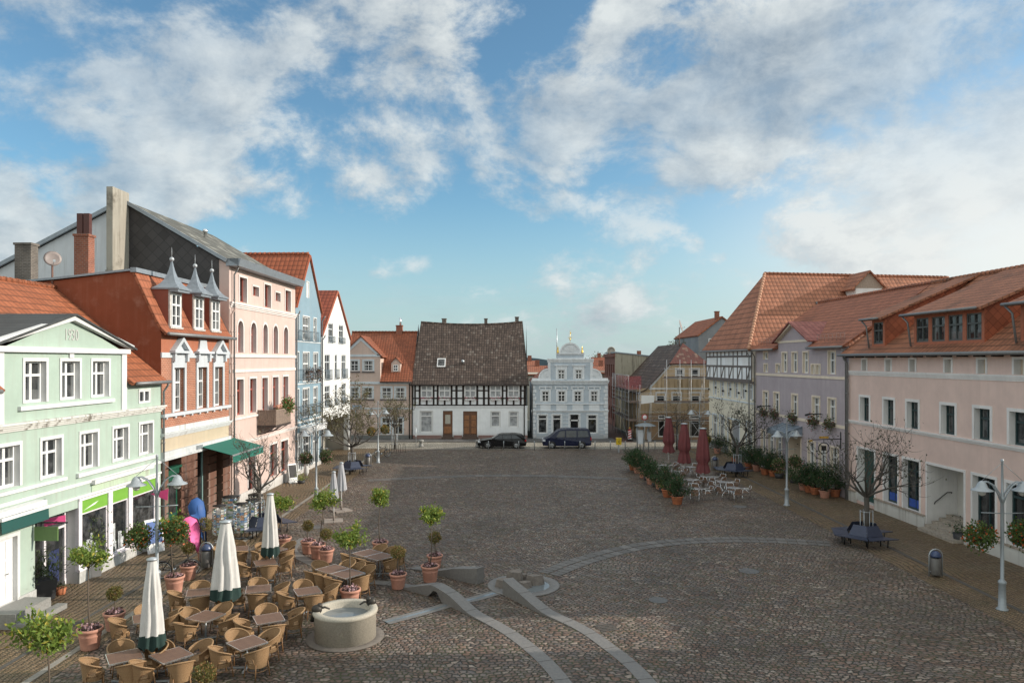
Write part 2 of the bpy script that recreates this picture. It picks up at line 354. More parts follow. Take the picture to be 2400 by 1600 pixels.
def tag(o, label=None, cat=None, group=None, kind=None):
    for k, v in (('label', label), ('category', cat), ('group', group), ('kind', kind)):
        if v: o[k] = v
    return o
def thing(name, label, cat, loc=(0, 0, 0), rz=0., group=None):
    o = bpy.data.objects.new(name, None); COL.objects.link(o); o.empty_display_size = .3
    o.location = loc; o.rotation_euler[2] = rz
    return tag(o, label, cat, group)
KIDS = {}
def dup(root, loc, rz=0., label=None, group=None, scale=None):
    """copy a thing with its parts and sub-parts"""
    def cp(o, par):
        c = o.copy(); COL.objects.link(c)
        if par: c.parent = par
        for ch in list(o.children): cp(ch, c)
        return c
    r = cp(root, None); r.location = loc; r.rotation_euler[2] = rz
    if label: r['label'] = label
    if group: r['group'] = group
    if scale: r.scale = (scale,)*3
    return r
# pixel of the photograph (2400 wide) -> metres
def ground(px, py, z=0.):
    D = FPX*(CAM_H-z)/(py-HOR); return Vector(((px-1200)*D/FPX, D, z))
def Dl(px, L=17.8): return L/(.0233+(1200-px)/FPX)
def Dr(px, L=23.1): return L/(.0378+(px-1200)/FPX)
AL = math.atan2(1, .0233); AR = math.atan2(-1, .0378)
def left_loc(D): return (-17.8+.0233*D, D, 0)
def right_loc(D): return (23.1-.0378*D, D, 0)
KF = 82/FPX
# ------------------------------------------------------------------ palette
WHITE = stucco('white_plaster_trim', (.67, .67, .66), .14)
GREYW = stucco('pale_grey_trim', (.52, .55, .575), .14)
FRAMEW = plain('white_window_paint', (.72, .72, .71), .45, var=.05)
REDWOOD = plain('red_brown_window_paint', (.33, .085, .060), .5)
DKGREEN = plain('dark_green_paint', (.012, .055, .045), .45)
DKBROWN = plain('dark_timber', (.022, .014, .012), .8, var=.35, sc=4)
ZINC = plain('zinc_sheet', (.25, .28, .31), .5, .35, var=.2)
GUTTER = plain('grey_gutter', (.20, .20, .20), .5, .3, var=.2)
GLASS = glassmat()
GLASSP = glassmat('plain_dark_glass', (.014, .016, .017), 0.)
GALV = plain('galvanised_steel', (.42, .45, .47), .42, .6, var=.12)
LAMPG = plain('grey_lamp_paint', (.30, .33, .35), .4, .15, var=.08)
BLACK = plain('black_metal', (.015, .015, .016), .5, .2)
CHROME = plain('polished_aluminium', (.72, .74, .76), .22, .9, var=.05)
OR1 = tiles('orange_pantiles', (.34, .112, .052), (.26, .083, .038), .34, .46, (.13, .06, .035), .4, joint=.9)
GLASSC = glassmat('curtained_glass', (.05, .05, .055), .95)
# ------------------------------------------------------------------ facade helpers (local: x right, y into the building, z up)
def wall(mb, x0, x1, z0, z1, holes=(), rev=.2, y=0.):
    xs = sorted({x0, x1, *[h[0] for h in holes], *[h[1] for h in holes]}); zs = sorted({z0, z1, *[h[2] for h in holes], *[h[3] for h in holes]})
    xs = [x for x in xs if x0-1e-6 <= x <= x1+1e-6]; zs = [z for z in zs if z0-1e-6 <= z <= z1+1e-6]
    for a, b in zip(xs, xs[1:]):
        for c, d_ in zip(zs, zs[1:]):
            mx, mz = (a+b)/2, (c+d_)/2
            if any(h[0] < mx < h[1] and h[2] < mz < h[3] for h in holes): continue
            mb.quad((a, y, c), (b, y, c), (b, y, d_), (a, y, d_))
    base = mb.cur
    for h in holes:
        mb.cur = 1 if mb.two else base
        a, b, c, d_ = h[:4]; r = y+(h[5] if len(h) > 5 else rev)
        mb.quad((a, y, c), (a, y, d_), (a, r, d_), (a, r, c)); mb.quad((b, y, c), (b, r, c), (b, r, d_), (b, y, d_))
        mb.quad((a, y, c), (a, r, c), (b, r, c), (b, y, c))
        if len(h) > 4 and h[4]:                     # round-headed: fill the spandrels
            cx, r_ = (a+b)/2, (b-a)/2; zc = d_-r_; N_ = 10
            arc = [(cx+r_*math.cos(math.pi*k/N_), zc+r_*math.sin(math.pi*k/N_)) for k in range(N_+1)]
            half = N_//2
            mb.cur = base; mb.quad(*[(p[0], y, p[1]) for p in arc[:half+1]], (b, y, d_)); mb.quad(*[(p[0], y, p[1]) for p in arc[half:]], (a, y, d_))
            mb.cur = 1 if mb.two else base
            for p, q in zip(arc, arc[1:]): mb.quad((p[0], y, p[1]), (q[0], y, q[1]), (q[0], r, q[1]), (p[0], r, p[1]))
        else: mb.quad((a, y, d_), (b, y, d_), (b, r, d_), (a, r, d_))
    mb.cur = base
def window(par, a, b, c, d_, y=.2, mat=None, glass=None, mull=1, tran=.66, bars=0, fw=.075, arch=False, name='window', open_=False, mw=None):
    """casement set back in its opening: frame with mullions and transom, pane a sub-part"""
    mat = mat or FRAMEW; mb = MB(); y0, y1 = y-.07, y+.02; mw = mw or fw*.9
    r_ = (b-a)/2; zt = d_-r_ if arch else d_
    mb.box(a, a+fw, y0, y1, c, zt); mb.box(b-fw, b, y0, y1, c, zt); mb.box(a+fw, b-fw, y0, y1, c, c+fw*1.2)
    if arch:
        N_ = 10; cx = (a+b)/2
        for k in range(N_):
            t0, t1 = math.pi*k/N_, math.pi*(k+1)/N_
            P = [(cx+q*math.cos(t), zt+q*math.sin(t)) for q, t in ((r_, t0), (r_, t1), (r_-fw, t1), (r_-fw, t0))]
            mb.prism([(p[0], y0, p[1]) for p in P], (0, y1-y0, 0))
    else: mb.box(a+fw, b-fw, y0, y1, d_-fw, d_)
    zt2 = d_-fw if not arch else zt+r_-fw
    ym = y0+.006
    if tran:
        zz = c+(d_-c)*tran; mb.box(a+fw, b-fw, y0-.015, y1-.004, zz-fw*.6, zz+fw*.6)
    for k in range(mull):
        xx = a+(b-a)*(k+1)/(mull+1)
        if tran: mb.box(xx-mw/2, xx+mw/2, ym, y1-.003, c+fw*1.2, zz-fw*.6); mb.box(xx-mw/2, xx+mw/2, ym, y1-.003, zz+fw*.6, zt2)
        else: mb.box(xx-mw/2, xx+mw/2, ym, y1-.003, c+fw*1.2, zt2)
    lo = (c+(d_-c)*tran) if tran else d_
    for k in range(bars):
        zb = c+(lo-c)*(k+1)/(bars+1); mb.box(a+fw, b-fw, ym+.02, y1-.006, zb-.018, zb+.018)
    w = mb.build(name, mat, par)
    g_ = MB(); yg = y+.005
    if arch:
        cx = (a+b)/2; g_.quad((a+.02, yg, c+.02), (b-.02, yg, c+.02), *[(cx+(r_-.02)*math.cos(math.pi*k/8), yg, zt+(r_-.02)*math.sin(math.pi*k/8)) for k in range(9)])
    else: g_.quad((a+.02, yg, c+.02), (b-.02, yg, c+.02), (b-.02, yg, d_-.02), (a+.02, yg, d_-.02))
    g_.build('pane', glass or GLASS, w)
    return w
def surround(mb, a, b, c, d_, w=.13, p=.035, sill=.0, arch=False, top=None):
    """trim around an opening, proud of the wall; optional sill"""
    q_ = MB(); mb.pieces.append(q_); mb = q_
    r_ = (b-a)/2; zt = d_-r_ if arch else d_
    mb.box(a-w, a, -p, .01, c, zt); mb.box(b, b+w, -p, .01, c, zt)
    if arch:
        N_ = 12; cx = (a+b)/2
        for k in range(N_):
            t0, t1 = math.pi*k/N_, math.pi*(k+1)/N_
            P = [(cx+q*math.cos(t), zt+q*math.sin(t)) for q, t in ((r_+w, t0), (r_+w, t1), (r_, t1), (r_, t0))]
            mb.prism([(p_[0], -p, p_[1]) for p_ in P], (0, p+.01, 0))
    else: mb.box(a-w, b+w, -p-.004, .01, d_, d_+(top or w))
    if sill: mb.box(a-w-.05, b+w+.05, -p-.09, .01, c-sill, c)
def cornice(mb, x0, x1, z0, z1, p=.2, steps=3, y=0.):
    for i in range(steps):
        f0, f1 = i/steps, (i+1)/steps
        mb.box(x0-p*f1*.3, x1+p*f1*.3, y-p*(i+1)/steps, y+.012+.003*i, z0+(z1-z0)*f0, z0+(z1-z0)*f1)
def downpipe(par, x, z0, z1, y=-.12, r=.055, mat=None):
    mb = MB(); mb.tube([(x, y-.25, z1), (x, y-.2, z1-.15), (x, y, z1-.45), (x, y, z0)], r, 8)
    for z in np.arange(z0+1, z1-.6, 1.9): mb.tube([(x, y, z), (x, y, z+.06)], r*1.35, 8)
    return mb.build('downpipe', mat or GUTTER, par)
def gutter(par, x0, x1, y, z, r=.08, mat=None):
    mb = MB(); mb.tube([(x0, y, z), (x1, y, z)], r, 8); return mb.build('gutter', mat or GUTTER, par)
def ridge_tiles(par, a, b, mat, r=.12):
    a, b = Vector(a), Vector(b); n = max(2, int((b-a).length/.38)); mb = MB()
    for i in range(n):
        p, q = a.lerp(b, i/n), a.lerp(b, (i+1.05)/n); mb.tube([p+Vector((0, 0, .015)), q-Vector((0, 0, .015))], [r*1.08, r*.92], 7)
    return mb.build('ridge', mat, par)
def leaf_cloud(mb, pts, size, n_per=1, up=.3, asp=.5, rs=random):
    for p in pts:
        for _ in range(n_per):
            d1 = Vector((rs.gauss(0, 1), rs.gauss(0, 1), rs.gauss(0, 1)+up)).normalized(); d2 = d1.cross(Vector((rs.gauss(0, 1), rs.gauss(0, 1), rs.gauss(0, 1)))).normalized()
            s_ = size*rs.uniform(.65, 1.3); p = Vector(p); a = d1*s_; b = d2*s_*asp
            mb.quad(p, p+a*.5-b*.5, p+a, p+a*.5+b*.5)
# ================================================================== SETTING: ground sheets
def sheet(name, poly, z, mat, kind='structure'):
    mb = MB(); mb.quad(*[(p[0], p[1], z) for p in poly]); o = mb.build(name, mat); tag(o, kind=kind); return o
BRN = [(.092, .060, .046), (.165, .104, .078), (.128, .104, .094), (.215, .168, .138), (.116, .084, .068), (.182, .112, .08), (.29, .24, .20)]
COB = cobble('square_cobbles', BRN, .195, .165, rot=4, tone=.98)
PAV = cobble('brown_clinker_pavement', [(.160, .108, .062), (.205, .140, .082), (.135, .092, .055), (.225, .158, .098)], .21, .085, joint=(.05, .036, .02), moss=.5, rot=88, rnd=.22, tone=1.15)
ROADC = cobble('street_setts', [(.40, .36, .30), (.48, .44, .37), (.33, .30, .25)], .2, .16, moss=.15, tone=.95)
SLAB = brickmat('granite_paving_slabs', (.105, .10, .098), (.145, .138, .132), (.04, .038, .03), .62, .56, .02, .3, .7)
GRAN = plain('light_granite', (.23, .225, .21), .7, var=.22, sc=14)
KERB = plain('kerb_granite', (.24, .22, .19), .8, var=.25, sc=8)
DRAIN = plain('dark_drain_channel', (.075, .068, .06), .8, var=.3, sc=6)
EARTH = plain('far_ground', (.10, .10, .08), .95, var=.3, sc=.2)
sheet('ground', [(-700, -300), (700, -300), (700, 1500), (-700, 1500)], -.03, EARTH)
sheet('cobbled_square', [(-14.0, -5), (17.6, -5), (17.4, 73.6), (-14.4, 73.6)], 0, COB)
sheet('left_pavement', [(-20, -5), (-13.3, -5), (-12.6, 30), (-11.9, 45), (-11.9, 73.6), (-17.5, 73.6)], .005, PAV)
sheet('right_pavement', [(16.7, -5), (24.0, -5), (21.0, 73.6), (16.2, 73.6)], .005, PAV)
sheet('street', [(-60, 73.6), (60, 73.6), (60, 79.3), (-60, 79.3)], .004, ROADC)
mb = MB(); mb.box(-40, 11.3, 79.3, 83, -.02, .09); o = mb.build('far_pavement', SLAB); tag(o, kind='structure')
mb = MB(); mb.box(13.2, 40, 79.3, 83, -.02, .09); o = mb.build('far_pavement', SLAB); tag(o, kind='structure')
sheet('alley', [(11.3, 79.3), (13.2, 79.3), (14.5, 125), (10.5, 125)], .008, plain('alley_red_clinker', (.085, .045, .038), .9, var=.3, sc=3))
def islandtone(name, c1, c2, rough=.7):
    m, gg, b = newmat(name); r = gg.n('NewGeometry').outputs['Random Per Island']; o = gg.n('TexCoord').outputs['Object']; f = gg.rng(gg.noise(o, 5, 4, .65), .3, .7, .82, 1.16)
    gg.put(b.inputs['Base Color'], gg.mix(1.0, gg.mix(r, (*c1, 1), (*c2, 1)), gg.n('CombineXYZ', f, f, f).outputs[0], 'MULTIPLY')); b.inputs['Roughness'].default_value = rough; bump(gg, b, gg.noise(o, 30, 3, .6), .3, .01); return m
SLB = islandtone('granite_band_slabs', (.098, .090, .083), (.150, .140, .130))
def strip(name, pts, w, z, mat, h=None):
    """flat ribbon along a ground polyline"""
    P = [Vector((p[0], p[1], 0)) for p in pts]; mb = MB(); L = []; R = []
    for i, p in enumerate(P):
        t = (P[min(i+1, len(P)-1)]-P[max(i-1, 0)]).normalized(); n = Vector((-t.y, t.x, 0))*w/2; L.append(p+n); R.append(p-n)
    for i in range(len(P)-1):
        mb.quad(*[(q.x, q.y, z) for q in (R[i], R[i+1], L[i+1], L[i])])
    o = mb.build(name, mat); tag(o, kind='structure'); return o
def smooth_pts(pts, n=8):
    out = []; P = [Vector(p) for p in pts]; m = len(P)
    for i in range(m-1):
        a, b, c, d_ = P[max(0, i-1)], P[i], P[i+1], P[min(m-1, i+2)]
        for k in range(n):
            t = k/n; out.append(.5*((2*b)+(c-a)*t+(2*a-5*b+4*c-d_)*t*t+(3*b-a-3*c+d_)*t**3))
    out.append(P[-1]); return out
strip('left_kerb', [(-13.35, -5), (-13.3, 20), (-13.15, 30), (-13.0, 41), (-13.0, 62), (-13.2, 73.5)], .22, .013, KERB)
strip('left_drain', [(-14.9, -5), (-14.6, 24), (-14.3, 36)], .16, .0125, DRAIN)
strip('right_drain', [(17.7, -5), (17.75, 24)], .2, .012, DRAIN); strip('right_drain', [(17.9, 25), (17.75, 40), (17.4, 72)], .2, .012, DRAIN)
strip('square_edge', [(-12.9, 73.2), (17, 73.2)], .35, .014, KERB)
for pts, w in (([(1.5, 30.3), (3.2, 32.4), (6.2, 34.9), (9.5, 36.0), (12.5, 36.0), (15.3, 35.3)], 1.1), ([(-10.6, 53.9), (-6, 55.4), (-1.5, 56.2), (3.5, 55.9), (8.7, 54.6)], .95)):
    sp = smooth_pts([(*p, 0) for p in pts], 7)
    for off in (-w*.26, w*.26):
        q = []
        for i, p in enumerate(sp):
            t = (sp[min(i+1, len(sp)-1)]-sp[max(i-1, 0)]).normalized(); q.append(p+Vector((-t.y, t.x, 0))*off)
        m_ = MB()
        for i in range(len(q)-1):
            a, b = Vector(q[i]), Vector(q[i+1]); t = (b-a).normalized(); n_ = Vector((-t.y, t.x, 0))*w*.225; a, b = a+t*.018, b-t*.018
            m_.add([(v.x, v.y, .012) for v in (a-n_, b-n_, b+n_, a+n_)], [(0, 1, 2, 3)])
        tag(m_.build('slab_band', SLB), kind='structure')
for px, py, r in ((1756, 1338, .42), (1543, 1406, .36), (1735, 1187, .42), (738, 1235, .42)):
    p = ground(px, py); mb = MB(); mb.lathe([(r, 0), (r, .012), (r*.9, .014), (r*.88, .011), (0, .012)], 20)
    tag(mb.build('manhole_cover', plain('cast_iron_cover', (.13, .125, .12), .6, .4, var=.3, sc=14), loc=(p.x, p.y, .004)),
        {1756: 'pale round manhole cover in the open cobbles right of the pool', 1543: 'round manhole cover beside the lower stone ribbon', 1735: 'dark manhole cover in front of the aluminium cafe chairs', 738: 'manhole cover by the closed grey parasols'}[px], 'manhole cover', 'manhole covers in the cobbles')
p = ground(1421, 1470); mb = MB()
for k in range(5): mb.box(-.32, .32, -.3+k*.13, -.22+k*.13, .004, .014)
tag(mb.build('storm_drain', DRAIN, loc=(p.x, p.y, 0), rz=.3), 'slotted storm drain grate beside the right stone ribbon', 'drain')

# ================================================================== LEFT ROW
# ---- mint green house
D0 = 21.2; W_ = 14.3; S = lambda x: Dl(x)-D0
MINT = stucco('mint_green_plaster', (.375, .465, .395), .2)
hs = thing('green_house', 'mint green house with white trim and triangular pediment dated 1930', 'house', left_loc(D0), AL)
win1 = [(.55, 1.7)]+[(S(a)+.13, S(b)-.13) for a, b in ((-12, 51), (92, 148), (184, 232), (261.5, 303), (324, 360))]
win1[0] = (win1[1][0]-2.3, win1[1][1]-2.3)
winP = [(S(a)+.12, S(b)-.12) for a, b in ((52, 112), (139, 190), (212, 258))]
attic = (S(324)+.05, S(352)-.05); c0, c1 = S(-10), S(294); cm = (c0+c1)/2
shop = [(S(190), S(252)), (S(262), S(300)), (S(309), S(364))]; rec = (S(82), S(183)); dr = (S(-8), S(38))
mb = MB(); mb.two = True
wall(mb, 0, W_, -.1, 6.5, [(a, b, 4.45, 5.88) for a, b in win1]+[(a, b, .55, 3.25, 0, .12) for a, b in shop]+[(rec[0], rec[1], -.1, 3.0, 0, .62), (dr[0], dr[1], .5, 2.75)], .24)
wall(mb, 0, c0, 6.5, 7.8, [(c0-2.3, c0-1.5, 6.85, 7.45)]); wall(mb, c1, W_, 6.5, 7.8, [(attic[0], attic[1], 6.85, 7.45)])
wall(mb, c0, c1, 6.5, 9.15, [(a, b, 7.3, 8.78) for a, b in winP], .24)
mb.quad((c0, 0, 9.15), (c1, 0, 9.15), (cm, 0, 10.42))
mb.quad((c0, 0, 7.8), (c0, 0, 9.2), (c0, 2, 9.2), (c0, 2, 7.8)); mb.quad((c1, 0, 7.8), (c1, 2, 7.8), (c1, 2, 9.2), (c1, 0, 9.2))
mb.quad((W_, 0, -.1), (W_, 11, -.1), (W_, 11, 7.8), (W_, 5.2, 12.2), (W_, 0, 7.8)); mb.quad((0, 0, -.1), (0, 0, 7.8), (0, 5.2, 12.2), (0, 11, 7.8), (0, 11, -.1)); mb.quad((0, 11, -.1), (0, 11, 7.8), (W_, 11, 7.8), (W_, 11, -.1))
mb.quad((rec[0], .62, 3), (rec[1], .62, 3), (rec[1], 0, 3), (rec[0], 0, 3))
mb.build('wall', [MINT, WHITE], hs)
for a, b in win1: window(hs, a, b, 4.45, 5.88, .24, mw=.12)
for a, b in winP: window(hs, a, b, 7.3, 8.78, .24, mw=.12)
window(hs, *attic, 6.85, 7.45, .06, tran=0, mw=.12)
mb = MB()
for a, b in win1: surround(mb, a, b, 4.45, 5.88, .12)
for a, b in winP: surround(mb, a, b, 7.3, 8.78, .12)
surround(mb, *attic, 6.85, 7.45, .05)
mb.box((winP[1][0]+winP[1][1])/2-.13, (winP[1][0]+winP[1][1])/2+.13, -.07, .01, 8.9, 9.08)
mb.build('window_surround', WHITE, hs)
WEATH = stucco('weathered_white_cornice', (.66, .65, .61), .75, (.20, .18, .15))
mb = MB(); cornice(mb, 0, W_, 6.36, 6.66, .26, 4); mb.build('cornice', WEATH, hs)
mb = MB()
mb.box(winP[0][0]-.35, winP[2][1]+.3, -.12, .012, 7.05, 7.2)
mb.box(win1[0][0]-.2, win1[2][1]+.25, -.10, .012, 4.24, 4.36); mb.box(win1[3][0]-.3, win1[5][1]+.3, -.12, .013, 4.2, 4.36)
mb.box(0, W_, -.05, .013, 3.86, 3.98); mb.box(0, W_, -.05, .012, 3.36, 3.46)
mb.box(S(212), S(352), -.2, .014, 3.78, 3.95)
mb.build('string_course', WHITE, hs)
mb = MB(); mb.box(S(214), S(350), -.03, .013, 3.47, 3.77); mb.build('blank_sign_board', stucco('pale_green_board', (.47, .58, .43), .4), hs)
mb = MB()
for a, b in ((c0-.02, c0+.32), (c1-.36, c1+.02)): mb.box(a, b, -.06, .012, 6.66, 9.1)
mb.build('pilaster', WHITE, hs)
mb = MB(); mb.box(c0-.15, c1+.15, -.16, .012, 9.1, 9.3)
for s_, xe in ((1, c0-.35), (-1, c1+.35)):
    n_ = Vector((1.3*s_*-1, 0, cm*0+abs(cm-xe)))
    mb.prism([(xe, -.22, 9.28), (cm, -.22, 10.36), (cm, -.22, 10.56), (xe, -.22, 9.46)][::s_], (0, .24, 0))
mb.build('pediment', WHITE, hs)
cu = bpy.data.curves.new('year', 'FONT'); cu.body = '1930'; cu.size = .62; cu.extrude = .012; cu.align_x = 'CENTER'
tmp = bpy.data.objects.new('year', cu); COL.objects.link(tmp); bpy.context.view_layer.update()
me = bpy.data.meshes.new_from_object(tmp.evaluated_get(bpy.context.evaluated_depsgraph_get())); COL.objects.unlink(tmp); bpy.data.objects.remove(tmp)
o = bpy.data.objects.new('date_numerals', me); COL.objects.link(o); me.materials.clear(); me.materials.append(WHITE); o.parent = hs; o.location = (cm+.1, -.012, 9.6); o.rotation_euler = (math.pi/2, 0, 0); o.scale = (.72, 1, 1)
o['label'] = 'raised white numerals 1930'
# main roof, pediment roof
mb = MB(); mb.slab([(0, -.35, 7.82), (c0-.02, -.35, 7.82), (c0-.02, 5.2, 12.35), (0, 5.2, 12.35)]); mb.slab([(c1+.02, -.35, 7.82), (W_, -.35, 7.82), (W_, 5.2, 12.35), (c1+.02, 5.2, 12.35)])
mb.slab([(c0-.02, 1.2, 9.085), (c1+.02, 1.2, 9.085), (c1+.02, 5.2, 12.35), (c0-.02, 5.2, 12.35)]); mb.slab([(0, 5.2, 12.35), (W_, 5.2, 12.35), (W_, 11.3, 7.6), (0, 11.3, 7.6)])
mb.build('roof', OR1, hs); ridge_tiles(hs, (0, 5.2, 12.36), (W_, 5.2, 12.36), OR1)
mb = MB(); mb.slab([(c0-.45, -.3, 9.33), (cm, -.3, 10.62), (cm, 3.3, 10.62), (c0-.45, 1.9, 9.33)][::-1], .07); mb.slab([(cm, -.3, 10.62), (c1+.45, -.3, 9.33), (c1+.45, 1.9, 9.33), (cm, 3.3, 10.62)][::-1], .07)
mb.build('pediment_roof', brickmat('dark_roofing_felt', (.055, .060, .060), (.075, .078, .078), (.03, .03, .03), 4., .42, .02, .3), hs)
gutter(hs, c1+.2, W_+.1, -.42, 7.78); gutter(hs, 0, c0-.3, -.42, 7.78)
downpipe(hs, W_+.02, 0, 7.75, -.12)
# shop front
mb = MB()
for a, b in shop:
    pass
PINKP = plain('pale_shopfront_paint', (.72, .68, .70), .5)
for a, b in ((S(182), S(190)), (S(252), S(262)), (S(300), S(309)), (S(364), S(371))): mb.box(a, b, -.05, .1, .5, 3.25)
mb.box(S(182), S(371), -.08, .1, 3.25, 3.34); mb.box(S(182), S(371), -.09, .02, .46, .55)
mb.build('shopfront', PINKP, hs)
LIME = plain('lime_green_sign', (.17, .38, .05), .5, var=.06)
for i, (a, b) in enumerate(shop):
    mb = MB(); mb.box(a, b, -.0, .1, 2.72, 3.22); sg = mb.build('fascia_sign', LIME, hs)
    if i == 0:
        m2 = MB(); m2.prism([(a+.15, -.008, 2.82), (b-.9, -.008, 2.93), (b-.65, -.008, 3.03), (a+.9, -.008, 3.0)], (0, .01, 0)); m2.build('swoosh', FRAMEW, sg)
    f = MB(); f.box(a, b, .02, .09, 2.66, 2.72); f.box(a, b, .02, .09, .55, .62); f.box(a, a+.06, .02, .09, .62, 2.66); f.box(b-.06, b, .02, .09, .62, 2.66); w = f.build('shop_window', PINKP, hs)
    f = MB(); f.quad((a+.05, .08, .6), (b-.05, .08, .6), (b-.05, .08, 2.68), (a+.05, .08, 2.68)); f.build('pane', GLASSP, w)
    f = MB()                                         # goods set out behind the glass
    for k in range(7):
        xx = random.uniform(a+.15, b-.35); hh_ = random.uniform(.25, 1.3) if i < 2 else random.uniform(.15, .5); f.box(xx, xx+random.uniform(.12, .3), .055, .075, .66, .66+hh_)
    f.build('window_display', plain('pale_shop_goods', (.48, .50, .50), .7, var=.5, sc=5), w)
f = MB(); a, b = rec
for q0, q1 in ((a, a+.09), (a+(b-a)*.46, a+(b-a)*.46+.12), (b-.14, b)): f.box(q0, q1, .45, .56, 0, 2.9)
f.box(a, b, .46, .55, 2.28, 2.36); f.box(a, a+(b-a)*.46, .43, .57, 0, .45)
e = f.build('recessed_entrance', PINKP, hs); f = MB(); f.quad((a, .53, .1), (b, .53, .1), (b, .53, 2.95), (a, .53, 2.95)); f.build('pane', GLASSP, e)
f = MB(); f.box(a+(b-a)*.60, a+(b-a)*.84, .50, .525, .25, 1.5); f.build('window_display', plain('dark_blue_poster', (.02, .03, .09), .6, var=.3), e)
# white house door with granite steps, plinth
f = MB(); a, b = dr; f.box(a, b, .12, .2, .5, 2.75); m_ = (a+b)/2
for q0, q1 in ((a+.08, m_-.04), (m_+.04, b-.08)):
    for z0, z1 in ((.65, 1.25), (1.35, 1.95), (2.02, 2.62)):
        f.box(q0+.05, q1-.05, .10, .125, z0, z1)
d_ = f.build('door', FRAMEW, hs); f = MB(); f.tube([(m_+.06, .06, 1.5), (m_+.18, .06, 1.5)], .015); f.build('handle', BLACK, d_)
f = MB(); surround(f, a, b, .5, 2.75, .13, .05); f.build('door_surround', WHITE, hs)
f = MB(); f.box(S(41), rec[0], -.06, .012, -.05, .58); f.box(0, dr[0]-.1, -.06, .012, -.05, .58); f.box(rec[1], W_, -.06, .013, -.05, .46); f.build('plinth', plain('plinth_granite', (.42, .42, .40), .8, var=.25, sc=9), hs)
f = MB(); f.box(a-.5, b+.35, -1.0, 0, -.02, .36); f.box(a-.5, b+.7, -1.35, -1.0, -.02, .18); f.box(a-.5, b+.35, -.99, -.002, .36, .50); f.build('door_steps', GRAN, hs)
# rolled green awning over the door
f = MB(); f.box(S(-30), S(84), -.42, -.02, 3.62, 3.8); f.box(S(-30), S(84), -.5, -.40, 3.5, 3.6); aw = f.build('awning', FRAMEW, hs)
f = MB(); f.quad((S(-30), -.47, 3.5), (S(84), -.47, 3.5), (S(84), -.49, 3.1), (S(-30), -.49, 3.1)); f.quad((S(-30), -.46, 3.5), (S(-30), -.48, 3.1), (S(84), -.48, 3.1), (S(84), -.46, 3.5)); f.build('valance', plain('dark_green_awning_cloth', (.010, .070, .060), .8), aw)
# hanging green sign on a bracket, sideways to the wall
f = MB(); y_ = -1.25; sx_ = S(78); f.bar((sx_, 0, 3.0), (sx_, y_, 3.0), .05); f.bar((sx_, -.1, 3.05), (sx_, -.1, 2.55), .04)
hg = f.build('sign_bracket', BLACK, hs); f = MB(); f.box(sx_-.03, sx_+.03, -.9, -.05, 2.35, 2.85); f.build('hanging_sign', plain('dull_green_sign', (.11, .19, .06), .5), hg)
f = MB(); f.prism([(S(352), -.02, 2.55), (S(358), -.75, 2.75), (S(358), -.7, 2.2)], (.02, 0, 0)); f.build('pennant', plain('magenta_cloth', (.50, .05, .17), .8), hg)
f = MB(); f.prism([(S(100), -.05, 3.0), (S(122), -.5, 3.05), (S(122), -.5, 2.8), (S(100), -.05, 2.72)], (.02, 0, 0)); f.build('pennant', plain('magenta_cloth', (.50, .05, .17), .8), hg)
f = MB(); f.box(0, .25, -.06, .0, 4, 5); 

# ---- satellite dish on the junction of the two roofs
def sat_dish(loc, rz, label, r=.38, pole=1.3):
    t = thing('satellite_dish', label, 'satellite dish', loc, rz)
    f = MB(); f.tube([(0, 0, -.2), (0, 0, pole)], .045, 8); f.build('mast', plain('rusty_mast', (.16, .08, .06), .7), t)
    f = MB(); f.smooth = True
    prof = [(.001, 0), (r*.35, .012), (r*.7, .05), (r, .11)]; vs = []
    f.lathe(prof+[(r*.7, .065), (r*.35, .03), (.001, .02)], 20); o = f.build('reflector', plain('dish_grey', (.26, .215, .20), .5), t); o.location = (0, -.1, pole+.1); o.rotation_euler = (math.radians(75), 0, 0)
    f = MB(); f.tube([(0, -.1, pole-.2), (.05, -.55, pole-.05)], .015); f.box(.0, .1, -.62, -.52, pole-.08, pole+.04); f.build('receiver_arm', GALV, t)
    return t
sat_dish((-22.3, 35.6, 12.3), math.radians(35), 'brown satellite dish on a mast at the ridge of the orange tiled roof')

# ---- brick house with spired dormers
D0 = 35.5; W_ = 8.0; S = lambda x: Dl(x)-D0
RUST = stucco('rust_red_plaster', (.235, .068, .034), .12, (.34, .17, .12), patch=.55); RUSTF = stucco('terracotta_frieze', (.38, .140, .080), .15)
BRK = brickmat('orange_red_brick', (.39, .142, .075), (.30, .104, .056), (.48, .36, .28), .25, .095, .009, .22)
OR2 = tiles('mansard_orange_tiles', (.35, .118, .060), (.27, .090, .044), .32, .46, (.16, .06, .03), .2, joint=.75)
hb = thing('brick_house', 'orange brick house with three spired dormers and brown rusticated shop floor', 'house', left_loc(D0), AL)
win = [(S(404), S(433)), (S(460), S(486)), (S(499.5), S(523))]; win = [(c-.55, c+.55) for c in ((a+b)/2 for a, b in win)]
SANDB = stucco('brown_sandstone', (.165, .085, .060), .25); CREAMF = stucco('cream_frieze', (.50, .42, .305), .16)
mb = MB(); wall(mb, 0, W_, 5.5, 9.05, [(a, b, 6.22, 8.45) for a, b in win], .26); mb.build('brick_wall', BRK, hb)
for a, b in win: window(hb, a, b, 6.22, 8.45, .26, bars=1, mw=.12)
mb = MB(); wall(mb, 0, W_, 9.05, 10.2); mb.build('frieze', RUSTF, hb)
mb = MB(); mb.quad((0, 0, 3.9), (0, 0, 10.15), (0, .15, 10.6), (0, .55, 11.4), (0, 1.3, 13.15), (0, 5, 12.7), (0, 10, 12.3), (0, 10, 3.9))
